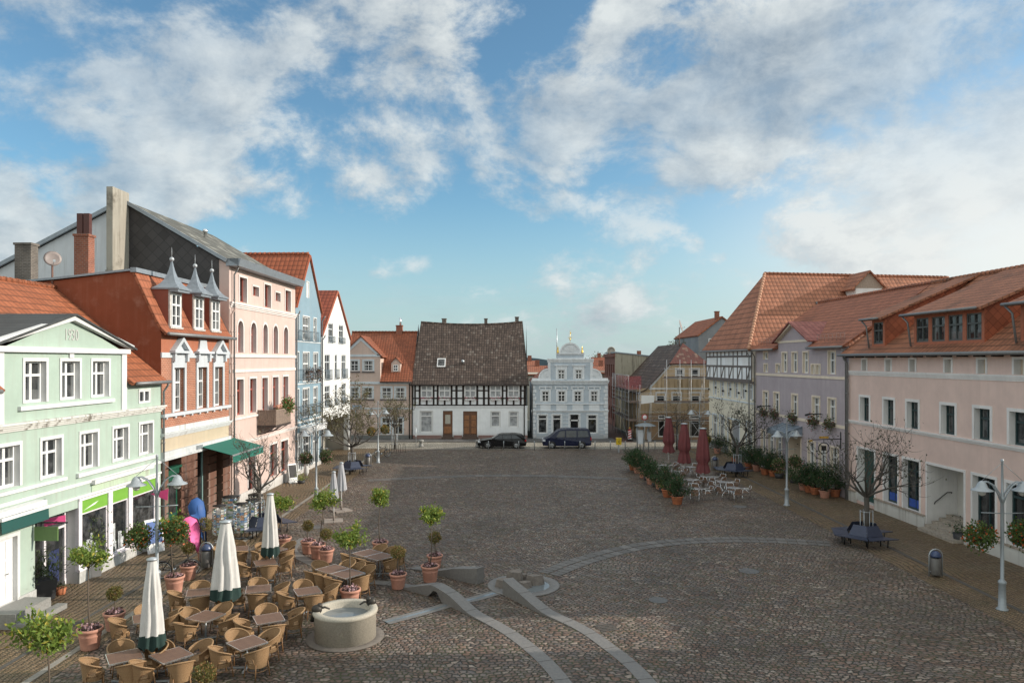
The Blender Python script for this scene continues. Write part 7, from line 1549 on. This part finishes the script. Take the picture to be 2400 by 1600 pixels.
# ------------------------------------------------------------------ stone ribbons, pool, rill
RIB = plain('grey_granite_ribbon', (.165, .155, .145), .6, var=.22, sc=10, bmp=.006); WET = plain('wet_stone', (.055, .055, .055), .15, var=.3, sc=4)
def ribbon(name, label, pts, w, hs_, arch=None, slabs=1.1):
    sp = smooth_pts([(*p, 0) for p in pts], 8); hh_ = np.interp(np.linspace(0, 1, len(sp)), np.linspace(0, 1, len(hs_)), hs_)
    k_ = np.array([1, 2, 3, 2, 1])/9; hh_ = np.convolve(np.pad(hh_, 2, mode='edge'), k_, 'valid')
    f = MB(); L = []; R = []
    for i, p in enumerate(sp):
        tt_ = (sp[min(i+1, len(sp)-1)]-sp[max(i-1, 0)]).normalized(); n_ = Vector((-tt_.y, tt_.x, 0))*w/2; z = .016+hh_[i]; L.append((p+n_, z)); R.append((p-n_, z))
    q = lambda e, z: (e[0].x, e[0].y, z)
    acc = 0
    for i in range(len(sp)-1):
        f.quad(q(R[i], R[i][1]), q(R[i+1], R[i+1][1]), q(L[i+1], L[i+1][1]), q(L[i], L[i][1])); zb = [0, 0]
        for j in (0, 1):
            zb[j] = 0
            if arch and abs(i+j-arch) < 2.2: zb[j] = .30*math.sqrt(max(0, 1-((i+j-arch)/2.2)**2))
        for e in (L, R): f.quad(q(e[i], zb[0]), q(e[i+1], zb[1]), q(e[i+1], e[i+1][1]), q(e[i], e[i][1]))
        if arch and (zb[0] > 0 or zb[1] > 0): f.quad(q(L[i], zb[0]), q(L[i+1], zb[1]), q(R[i+1], zb[1]), q(R[i], zb[0]))
    for i in (0, len(sp)-1): f.quad(q(L[i], 0), q(R[i], 0), q(R[i], R[i][1]), q(L[i], L[i][1]))
    o = f.build(name, RIB); tag(o, label, 'stone sculpture')
    f = MB(); acc = 0
    for i in range(1, len(sp)-1):
        acc += (sp[i]-sp[i-1]).length
        if acc > slabs:
            acc = 0; a = Vector(q(L[i], L[i][1]+.002)); b = Vector(q(R[i], R[i][1]+.002)); d_ = (sp[i+1]-sp[i]).normalized()*.012; d_.z = 0; f.quad(a-d_, b-d_, b+d_, a+d_)
    f.build('slab_joint', plain('dark_joint', (.05, .045, .04), .9), o); return o
R1 = [(-10.3, 36.4), (-10.25, 34.2), (-8.84, 32.05), (-7.0, 30.3), (-5.8, 29.3), (-4.74, 28.9), (-3.95, 28.4), (-2.88, 27.5), (-2.1, 26.5), (-1.31, 25.5), (-.17, 23.9), (.73, 22.1), (1.29, 20.5), (1.75, 18.5)]
ribbon('stone_ribbon', 'grey granite ribbon with a wave hump arching over the water rill', R1, .46, [0, 0, 0, 0, 0, .02, .05, .46, .38, .03, 0, 0, 0, 0], arch=58)
R2 = [(-.16, 27.75), (.45, 26.8), (1.23, 25.57), (2.25, 24.2), (2.93, 22.7), (3.55, 20.9), (4.0, 18.5)]
ribbon('stone_ribbon', 'grey granite ribbon rising to a tall wedge at the pool, right one', R2, .46, [.58, .34, .05, 0, 0, 0, 0])
R3 = [(-4.2, 31.2), (-3.05, 30.4), (-2.2, 29.75), (-1.25, 29.05)]
ribbon('stone_ribbon', 'low granite wedge left of the pool with a rounded high end', R3, .46, [0, .12, .42, .62])
pt = thing('fountain_pool', 'round granite edged pool with rough boulders in shallow water', 'fountain', (.45, 28.75, 0)); f = MB(); f.lathe([(1.42, 0), (1.42, .035), (1.38, .045), (1.04, .045), (1.02, .01)], 40); f.build('granite_rim', RIB, pt)
f = MB(); f.lathe([(1.03, .012), (0, .012)], 32, cap=False); f.build('water', MATS['basin_water'], pt)
for i, (x, y, r, hh_) in enumerate(((-.72, -.15, .36, .30), (-.35, .30, .42, .52), (.48, .22, .40, .36), (.05, -.25, .26, .25), (-.1, .55, .3, .3))):
    rs = random.Random(30+i); f = MB(); n = 7; vs = [(x+r*rs.uniform(.8, 1.15)*math.cos(6.283*k/n)*1.1, y+r*rs.uniform(.7, 1.)*math.sin(6.283*k/n)*.85) for k in range(n)]; b = [(p[0], p[1], .0) for p in vs]; tp = [(x+(p[0]-x)*.8, y+(p[1]-y)*.8, hh_*rs.uniform(.85, 1.05)) for p in vs]
    f.add(b+tp, [tuple(range(n, 2*n))]+[(k, (k+1) % n, n+(k+1) % n, n+k) for k in range(n)])
    o = f.build('boulder', plain('brown_boulder', (.17, .145, .125), .85, var=.35, sc=6, bmp=.03)); tag(o, ('low boulder at the left of the pool', 'tallest boulder at the middle of the pool', 'wide boulder at the right of the pool', 'small boulder at the front of the pool', 'half hidden boulder at the back of the pool')[i], 'boulder', 'boulders in the round pool'); o.location = pt.location
strip('water_rill', [(-4.25, 24.7), (-3.2, 25.6), (-2.3, 26.45), (-1.3, 27.2), (-.55, 27.9)], .52, .013, RIB); strip('water_channel', [(-4.25, 24.7), (-3.2, 25.6), (-2.3, 26.45), (-1.3, 27.2), (-.55, 27.9)], .16, .0165, MATS['basin_water'])

# ------------------------------------------------------------------ bins, bicycle, flags, boards, racks
def bin_(label, loc, rz=0):
    t = thing('litter_bin', label, 'litter bin', loc, rz, 'steel litter bins with blue lids'); f = MB(); f.lathe([(.21, .08), (.215, .1), (.215, .74), (.19, .76)], 18); f.build('body', plain('brushed_bin_steel', (.12, .112, .105), .5, .25, var=.2), t); f = MB(); f.lathe([(.215, .80), (.21, .86), (.17, .96), (.09, 1.03), (0, 1.05)], 16); f.build('lid', plain('blue_bin_lid', (.04, .06, .13), .35), t)
    f = MB(); f.tube([(-.27, 0, 0), (-.27, 0, .84)]+[(-.27*math.cos(a), 0, .84+.27*math.sin(a)) for a in np.linspace(.3, math.pi-.3, 7)]+[(.27, 0, .84), (.27, 0, 0)], .025, 6); f.bar((-.27, 0, .2), (.27, 0, .2), .03, .03); f.build('hoop', GALV, t); return t
bin_('steel litter bin with blue dome lid at the wicker cafe by the pink flag', gp(484, 1332)); bin_('steel litter bin with blue dome lid before the apricot house', gp(2193, 1350)); bin_('steel litter bin with blue dome lid behind the aluminium cafe', gp(1675.6, 1101)); bin_('steel litter bin with blue dome lid at the far left tree', gp(862, 1092))
def bike(label, loc, rz, col=(.02, .02, .022)):
    t = thing('bicycle', label, 'bicycle', loc, rz, 'bicycles parked on the square'); m = plain('bicycle_black_paint', col, .35, .3); rb = plain('tyre_rubber', (.02, .02, .02), .8)
    for x in (-.53, .53):
        f = MB(); f.tube([(x+.33*math.cos(a), 0, .34+.33*math.sin(a)) for a in np.linspace(0, 2*math.pi, 25)], .02, 6); w = f.build('wheel', rb, t); f = MB(); f.tube([(x+.30*math.cos(a), 0, .34+.30*math.sin(a)) for a in np.linspace(0, 2*math.pi, 25)], .01, 5)
        for k in range(10): a = k*math.pi/5; f.tube([(x, 0, .34), (x+.3*math.cos(a), 0, .34+.3*math.sin(a))], .003, 3)
        f.build('rim', CHROME, w)
    f = MB(); bb = (-.08, 0, .3); st_ = (-.22, 0, .82); hd = (.36, 0, .82)
    for a, b in ((bb, st_), (bb, (.4, 0, .7)), (st_, hd), (bb, (-.53, 0, .34)), (st_, (-.53, 0, .34)), ((.34, 0, .95), (.53, 0, .34))): f.tube([a, b], .017, 6)
    f.build('frame', m, t); f = MB(); f.ball((-.24, 0, .93), .13, 8, 5, 1, .6, .3); f.tube([st_, (-.24, 0, .92)], .014, 5); f.build('saddle', BLACK, t); f = MB(); f.tube([(.22, -.28, 1.02), (.34, -.1, 1.0), (.34, .1, 1.0), (.22, .28, 1.02)], .014, 5); f.tube([(.34, 0, 1.0), (.35, 0, .85)], .014, 5); f.build('handlebar', CHROME, t)
    f = MB(); f.box(-.75, -.38, -.07, .07, .70, .72); f.tube([(-.55, -.05, .7), (-.53, -.05, .36)], .008, 4); f.build('carrier', m, t); f = MB(); f.ball(bb, .09, 10, 4, 1, .2, 1); f.build('chainset', CHROME, t); return t
bike('black bicycle parked by the citrus tree in front of the shop', gp(415, 1352), math.radians(25)); bike('dark bicycle leaning at the far bicycle racks', gp(896, 1071), math.radians(40)); 
def rack(label, loc, rz):
    t = thing('bicycle_rack', label, 'bicycle rack', loc, rz)
    for k in range(5): f = MB(); f.tube([(k*.45, -.3, 0)]+[(k*.45, -.3*math.cos(a), .55+.3*math.sin(a)) for a in np.linspace(0, math.pi, 7)]+[(k*.45, .3, 0)], .018, 5); f.build('hoop', BLACK, t)
rack('row of black hoop bicycle racks at the far left', gp(905, 1062), .5)
def flag(label, loc, h, w, col, rz, nm):
    t = thing('feather_flag', label, 'flag', loc, rz); f = MB(); f.tube([(0, 0, 0), (0, 0, h*.75), (-w*.15, 0, h*.92), (-w*.5, 0, h), (-w*.8, 0, h*.97)], [.02, .018, .014, .01, .008], 6); f.build('pole', BLACK, t); f = MB(); f.smooth = True
    P = [(0, h*.13), (0, h*.75), (-w*.15, h*.92), (-w*.5, h), (-w*.82, h*.96), (-w, h*.85), (-w*.9, h*.70), (-w*.5, h*.42)]; f.prism([(x, .02*math.sin(z*4), z) for x, z in P][::-1], (0, .012, 0)); f.build('cloth', plain(nm, col, .7, var=.15, sc=2), t)
    f = MB(); f.bar((-.35, -.35, .03), (.35, .35, .03), .06, .05); f.bar((-.35, .35, .035), (.35, -.35, .035), .06, .05); f.build('base', BLACK, t)
flag('pink feather flag standing by the bicycle and litter bin', gp(470, 1318), 2.1, .85, (.80, .14, .36), .75, 'pink_flag_cloth'); flag('blue feather flag standing by the postcard racks', gp(484, 1296), 2.6, .8, (.030, .10, .30), .6, 'blue_flag_cloth')
def aboard(label, loc, rz, m1, h=1.2, w=.7):
    t = thing('pavement_sign', label, 'sign board', loc, rz)
    for s_ in (-1, 1):
        f = MB(); a, b = Vector((0, s_*.28, 0)), Vector((0, s_*.02, h)); X = Vector((w/2, 0, 0)); f.prism([a-X, a+X, b+X, b-X], (0, .02, 0)); p = f.build('panel', FRAMEW, t); f = MB(); c0_, c1_ = a.lerp(b, .28), a.lerp(b, .93); o_ = Vector((0, s_*.022-(.0 if s_ > 0 else .0), 0)); f.quad(*[v+o_ for v in (c0_-X*.85, c0_+X*.85, c1_+X*.85, c1_-X*.85)]); f.build('poster', m1, p)
aboard('blue and white folding pavement sign by the shop window', gp(358, 1292), math.radians(60), plain('blue_poster', (.03, .09, .28), .5, var=.5, sc=3), 1.5, .85); aboard('black menu board standing at the pink house corner', gp(684, 1130), math.radians(50), plain('black_chalkboard', (.03, .028, .028), .7), 1.35, .7); aboard('yellow folding sign left of the maroon parasols', gp(1556, 1030), .3, plain('yellow_board', (.50, .40, .16), .7), 1.0, .5)
POST = brickmat('postcard_rows', (.62, .62, .60), (.08, .16, .30), (.35, .35, .35), .13, .17, .02, .3, .4, .5)
def spinner(label, loc, h, r, seed):
    rs = random.Random(seed); t = thing('postcard_rack', label, 'postcard rack', loc, rs.uniform(0, 1.5), 'revolving postcard racks'); f = MB(); f.tube([(0, 0, 0), (0, 0, h)], .025, 6)
    for k in range(4): a = k*math.pi/2; f.bar((0, 0, .04), (.3*math.cos(a), .3*math.sin(a), .02), .05, .03)
    f.build('stand', GALV, t); f = MB(); n = 11
    for k in range(n):
        a, b = 2*math.pi*k/n+.05, 2*math.pi*(k+1)/n-.05
        for j in range(int((h-.4)/.125)):
            z = .35+j*.125; f.add([(r*math.cos(a), r*math.sin(a), z), (r*math.cos(b), r*math.sin(b), z), (r*1.1*math.cos(b), r*1.1*math.sin(b), z+.105), (r*1.1*math.cos(a), r*1.1*math.sin(a), z+.105)], [(0, 1, 2, 3)])
    m = MATS.get('postcards')
    if not m:
        m, gg, b_ = newmat('postcards'); ge = gg.n('NewGeometry').outputs['Random Per Island']; r_ = gg.nt.nodes.new('ShaderNodeValToRGB'); r_.color_ramp.interpolation = 'CONSTANT'; e = r_.color_ramp.elements
        for i, c in enumerate(((.60, .62, .64), (.10, .22, .42), (.55, .55, .50), (.30, .42, .52), (.45, .22, .12), (.62, .60, .58), (.16, .26, .12))):
            if i > 1: e.new(i/7)
            e[i].position = i/7; e[i].color = (*c, 1)
        gg.put(r_.inputs[0], ge); o = gg.n('TexCoord').outputs['Object']; c = gg.mix(gg.rng(gg.noise(o, 14, 2), .5, .6, 0, .5), r_.outputs[0], (.7, .7, .68, 1)); gg.put(b_.inputs['Base Color'], c); b_.inputs['Roughness'].default_value = .4; MATS['postcards'] = m
    f.build('postcards', m, t); f = MB(); f.lathe([(r*1.05, h-.03), (r*1.05, h), (0, h+.02)], 12); f.build('top_plate', BLACK, t)
for i, (px, py, h, r, lb) in enumerate(((514, 1268, 1.75, .30, 'postcard rack with white cards, leftmost in front of the brown shop'), (541, 1250, 1.9, .40, 'wide dark topped postcard rack, second from left'), (566, 1262, 1.75, .32, 'postcard rack with colourful cards left of the bare tree'), (590, 1248, 1.7, .30, 'postcard rack just left of the bare tree trunk'), (602, 1240, 1.8, .30, 'postcard rack behind the bare tree trunk'))): spinner(lb, gp(px, py), h, r, i)
t = thing('wire_stand', 'empty wire display stand right of the bare tree trunk', 'display stand', gp(616, 1243)); f = MB()
for k in range(5): f.tube([(k*.1-.2, 0, 0), (k*.1-.2, 0, 1.4)], .008, 4); f.tube([(k*.1-.2, .3, 0), (k*.1-.2, .3, 1.4)], .008, 4)
for z in (.3, .7, 1.1, 1.4): f.tube([(-.2, 0, z), (.2, 0, z), (.2, .3, z), (-.2, .3, z), (-.2, 0, z)], .008, 4)
f.build('wire_frame', BLACK, t)
t = thing('folded_parasol', 'small folded white parasol leaning by the menu board', 'parasol', gp(718, 1122)); f = MB(); f.lathe([(.06, .2), (.2, .5), (.12, 1.2), (.03, 1.6)], 9); f.build('canopy', CLW, t); f = MB(); f.tube([(0, 0, 0), (0, 0, 1.7)], .02, 6); f.build('pole', GALV, t)

# ------------------------------------------------------------------ cars
CARGL = plain('car_glass', (.05, .056, .06), .06, var=.4, sc=2.5); TYRE = plain('car_tyre', (.018, .018, .018), .85); RIM = plain('alloy_rim', (.45, .46, .47), .3, .7); REDL = plain('red_tail_lens', (.45, .01, .012), .25); HEADL = plain('clear_head_lens', (.62, .66, .70), .12)
def car(name, label, loc, prof, glass, Wd, wheels, wr, paint, tum, lights):
    """prof: side outline (x forward negative, z) lower body then roof; tum: z above which the sides lean in"""
    t = thing(name, label, 'car', loc); f = MB(); hw_ = Wd/2
    def yy(z): return hw_*(1-(.0 if z < tum else .30*(z-tum)/(prof_top-tum)*.62))-(.05 if z < .4 else 0)
    prof_top = max(p[1] for p in prof); n = len(prof); f.smooth = False
    for s_ in (-1, 1): f.add([(x, s_*yy(z), z) for x, z in prof], [tuple(range(n)) if s_ > 0 else tuple(range(n))[::-1]])
    for i in range(n):
        a, b = prof[i], prof[(i+1) % n]; f.quad((a[0], -yy(a[1]), a[1]), (a[0], yy(a[1]), a[1]), (b[0], yy(b[1]), b[1]), (b[0], -yy(b[1]), b[1]))
    bd = f.build('body', paint, t); bv = bd.modifiers.new('bevel', 'BEVEL'); bv.width = .05; bv.segments = 3; bv.limit_method = 'ANGLE'; bv.angle_limit = math.radians(25)
    for nm, poly in glass:
        for s_ in (-1, 1): f = MB(); P = [(x, s_*(yy(z)+.006), z) for x, z in poly]; f.add(P, [tuple(range(len(P)))]); f.build('side_window', CARGL, t)
    for nm, (xa, za), (xb, zb) in lights[0]:
        f = MB(); d_ = Vector((xb-xa, 0, zb-za)).normalized(); o_ = Vector((-d_.z, 0, d_.x))*(.012 if xa < xb else .012); 
        if nm == 'windscreen': o_ = Vector((-.012, 0, .012))
        else: o_ = Vector((.012, 0, .012))
        f.quad(*[Vector(p)+o_ for p in ((xa, -yy(za)*.9, za), (xa, yy(za)*.9, za), (xb, yy(zb)*.9, zb), (xb, -yy(zb)*.9, zb))]); f.build(nm, CARGL, t)
    for x in wheels:
        for s_ in (-1, 1):
            f = MB(); f.lathe([(wr*.62, -.10), (wr*.95, -.10), (wr, -.06), (wr, .06), (wr*.95, .10), (wr*.62, .10)], 22, cap=False); w = f.build('wheel', TYRE, t); w.location = (x, s_*(hw_-.07), wr); w.rotation_euler = (math.pi/2, 0, 0)
            f = MB(); f.lathe([(wr*.64, -.02), (wr*.64, .06), (wr*.58, .08), (.05, .05), (0, .06)], 18, cap=False); f.lathe([(wr*.64, .02), (wr*.64, -.06), (wr*.58, -.08), (.05, -.05), (0, -.06)], 18, cap=False)
            for k in range(5): a = k*1.2566; f.bar((0, 0, -.085), (wr*.6*math.cos(a), wr*.6*math.sin(a), -.09), .05, .02); f.bar((0, 0, .085), (wr*.6*math.cos(a), wr*.6*math.sin(a), .09), .05, .02)
            f.build('rim', RIM, w)
            f = MB(); f.lathe([(wr*1.16, -.012), (wr*1.16, .012), (0, .012)], 22); w = f.build('wheel_arch', BLACK, t); w.location = (x, s_*(hw_-.012), wr*1.04); w.rotation_euler = (math.pi/2, 0, 0)
    for nm, x, z, sz, mt in lights[1]:
        for s_ in (-1, 1): f = MB(); f.box(x-sz[0], x+sz[0], s_*hw_*.72-.17, s_*hw_*.72+.17+(.11 if s_ > 0 else 0) if s_ > 0 else s_*hw_*.72+.17, z-sz[1], z+sz[1]) if s_ > 0 else f.box(x-sz[0], x+sz[0], -hw_*.72-.28, -hw_*.72+.17, z-sz[1], z+sz[1]); f.build(nm, mt, t)
    for s_ in (-1, 1): f = MB(); f.ball((lights[2][0], s_*(hw_+.08), lights[2][1]), .1, 8, 6, .8, 1, .7); f.build('wing_mirror', paint, t)
    f = MB()
    for x in lights[3]: f.box(x, x+.18, -hw_-.015, -hw_+.01, lights[4], lights[4]+.03); f.box(x, x+.18, hw_-.01, hw_+.015, lights[4], lights[4]+.03)
    f.build('door_handle', paint, t)
    f = MB(); f.box(prof[0][0]+.02, prof[0][0]+.05, -.26, .26, .42, .53); f.build('number_plate', FRAMEW, t); return t
BLKCAR = plain('black_car_paint', (.006, .006, .007), .3, .0, var=.03, spec=.35); NAVY = plain('navy_van_paint', (.010, .014, .042), .3, .0, var=.03, spec=.35)
P1 = [(-2.40, .30), (-2.44, .50), (-2.36, .70), (-2.15, .80), (-1.05, .96), (-.35, 1.36), (.15, 1.45), (1.3, 1.46), (1.95, 1.36), (2.32, .98), (2.42, .92), (2.45, .55), (2.38, .28), (1.9, .22), (-1.9, .20)]
car('estate_car', 'black estate car parked at the kerb before the timber framed house', (-1.0, 74.3, .004), P1, [('a', [(-.88, .98), (-.28, 1.34), (.0, 1.36), (.02, .99)]), ('b', [(.08, .99), (.06, 1.37), (.85, 1.38), (.95, 1.0)]), ('c', [(1.02, 1.0), (.93, 1.38), (1.35, 1.37), (1.9, 1.02)])], 1.84, (-1.42, 1.42), .33, BLKCAR, .95, ([('windscreen', (-1.0, .99), (-.38, 1.34)), ('rear_window', (2.28, 1.02), (1.98, 1.33))], [('headlight', -2.28, .68, (.12, .07), HEADL), ('tail_light', 2.36, .82, (.07, .09), REDL)], (-.75, .98), (.0, .95), .86))
P2 = [(-2.40, .32), (-2.46, .6), (-2.36, .88), (-1.75, 1.12), (-.92, 1.78), (-.5, 1.93), (.3, 1.97), (2.0, 1.96), (2.25, 1.86), (2.42, 1.1), (2.45, .5), (2.36, .32), (1.9, .26), (-1.9, .26)]
car('passenger_van', 'dark blue passenger van parked in front of the ice blue house', (5.5, 74.3, .004), P2, [('a', [(-1.1, 1.16), (-.72, 1.72), (-.22, 1.78), (-.22, 1.16)]), ('b', [(-.08, 1.16), (-.08, 1.79), (.95, 1.80), (.95, 1.16)]), ('c', [(1.08, 1.16), (1.08, 1.80), (2.05, 1.78), (2.18, 1.18)])], 1.90, (-1.5, 1.5), .34, NAVY, 1.1, ([('windscreen', (-1.66, 1.17), (-.95, 1.73)), ('rear_window', (2.40, 1.2), (2.27, 1.75))], [('headlight', -2.30, .82, (.14, .09), HEADL), ('tail_light', 2.40, 1.0, (.05, .14), REDL)], (-1.05, 1.12), (-.35, .95), .98))

# ------------------------------------------------------------------ kerb posts, signs, post box, kiosk
o0 = None
for i, px in enumerate((1144.7, 1180.5, 1216, 1252.5, 1288, 1324, 1359.7, 1395, 1431, 1466, 1501, 1536)):
    lb = ['steel kerb post in front of the black car nose', 'steel kerb post before the black car doors', 'steel kerb post before the black car rear wheel', 'steel kerb post in the gap between car and van', 'steel kerb post before the van front wheel', 'steel kerb post before the van middle', 'steel kerb post before the van rear wheel', 'steel kerb post right of the van tail', 'steel kerb post between van and yellow letter box', 'steel kerb post right of the yellow letter box', 'steel kerb post at the shelter of the info stand', 'steel kerb post left of the maroon parasols'][i]
    loc = (ground(px, 1054).x, 72.6, 0)
    f = MB(); f.lathe([(.045, 0), (.045, .82), (.03, .86), (0, .87)], 10)
    if o0 is None: o0 = f.build('kerb_post', GALV); o = o0
    else: o = o0.copy(); COL.objects.link(o)
    o.location = loc; tag(o, lb, 'bollard', 'steel posts along the kerb')
for px, py, lb in ((987, 1047, 'short stone bollard left of the black car, by itself'), (1119.5, 1048, 'short stone bollard at the nose of the black car')):
    f = MB(); f.lathe([(.26, 0), (.26, .15), (.2, .2), (.19, .5), (.28, .55), (.28, .68), (.2, .74), (0, .76)], 14); tag(f.build('stone_bollard', GRAN, loc=gp(px, py)), lb, 'bollard', 'stone bollards on the square edge')
t = thing('letter_box', 'yellow letter box on a grey post at the far kerb', 'letter box', gp(1450, 1060)); f = MB(); f.box(-.06, .06, -.05, .05, 0, .9); f.build('post', GALV, t); f = MB(); f.box(-.24, .24, -.18, .18, .75, 1.35); f.box(-.26, .26, -.2, .2, 1.35, 1.4); b = f.build('box', plain('signal_yellow', (.62, .42, .02), .4), t); f = MB(); f.tube([(.06+.09*math.cos(a), -.185, 1.05+.12*math.sin(a)) for a in np.linspace(.6, 5.6, 10)], .022, 5); f.build('horn_emblem', BLACK, b)
t = thing('road_sign', 'round red and white no entry for vehicles sign at the alley mouth', 'road sign', gp(1511, 1046)); f = MB(); f.tube([(0, 0, 0), (0, 0, 3.0)], .03, 8); f.build('post', GALV, t); f = MB(); f.lathe([(.30, -.01), (.30, .01), (0, .012)], 24); p = f.build('disc', plain('sign_white', (.78, .76, .76), .4, var=.03), t); p.location = (0, -.05, 3.0); p.rotation_euler = (math.pi/2, 0, 0); f = MB(); f.lathe([(.225, .016), (.305, .016), (.305, -.012)], 24, cap=False); f.build('red_border', plain('sign_red', (.50, .02, .03), .4, var=.05), p)
t = thing('warning_beacon', 'red and white striped roadworks beacon with lamp before the scaffolding', 'road sign', gp(1476, 1033)); f = MB(); f.box(-.17, .17, -.02, .02, .2, 1.25); p = f.build('panel', MATS['sign_white'], t); f = MB()
for k in range(4): z = .25+k*.28; f.prism([(-.17, -.024, z), (.17, -.024, z-.0+.15), (.17, -.024, z+.28), (-.17, -.024, z+.13)] if z+.28 < 1.25 else [(-.17, -.024, z-.02), (.17, -.024, z+.08), (.17, -.024, 1.25), (-.17, -.024, 1.25)], (0, .002, 0))
f.build('red_stripe', MATS['sign_red'], p); f = MB(); f.ball((0, 0, 1.4), .11); f.build('beacon_lamp', plain('amber_lens', (.5, .22, .03), .3), t); f = MB(); f.box(-.3, .3, -.2, .2, 0, .12); f.tube([(0, 0, .1), (0, 0, .3)], .03); f.build('foot', BLACK, t)
t = thing('info_shelter', 'info stand with ribbed umbrella roof and white board near the alley', 'info stand', gp(1514, 1058)); f = MB()
for x in (-.85, -.25, .25): f.tube([(x, 0, 0), (x, 0, 2.55)], .05, 8)
f.build('post', GALV, t); f = MB(); f.lathe([(1.05, 2.50), (.6, 2.68), (.05, 2.82), (0, 2.95)], 12, (-.05, 0, 0), smooth=False)
for k in range(12): a = k*math.pi/6; f.tube([(-.05+1.07*math.cos(a), 1.07*math.sin(a), 2.51), (-.05, 0, 2.85)], .018, 4)
f.build('roof', plain('grey_sheet_roof', (.20, .22, .23), .5, .3), t); f = MB(); f.box(-.78, -.30, -.06, .02, .75, 2.1); f.build('notice_board', plain('white_board', (.66, .70, .74), .4), t); f = MB(); f.box(.18, .5, -.08, .02, 1.0, 1.9); f.box(.1, .2, -.07, .07, 1.2, 2.2); f.build('side_panel', plain('pale_panel', (.45, .47, .5), .5), t)
t = thing('street_post', 'thin sign post with small white notice on the far left kerb', 'sign post', gp(975, 1050)); f = MB(); f.tube([(0, 0, 0), (0, 0, 2.6)], .03, 6); f.build('post', GALV, t); f = MB(); f.box(-.1, .1, -.05, -.03, 1.2, 1.45); f.box(-.14, .14, -.05, -.03, 2.1, 2.35); f.build('notice', FRAMEW, t)
t = thing('flag_pole', 'thin grey mast behind the shell crest of the ice blue house', 'mast', (x_ := (1305-1200)*86/FPX, 86, 9.0)); f = MB(); f.tube([(0, 0, 0), (0, 0, 3.6)], .06, 6); f.build('pole', GALV, t)
# the maker of prototypes is done: nothing is left at the origin
print('objects', len(bpy.data.objects), 'faces', sum(len(m.polygons) for m in bpy.data.meshes))
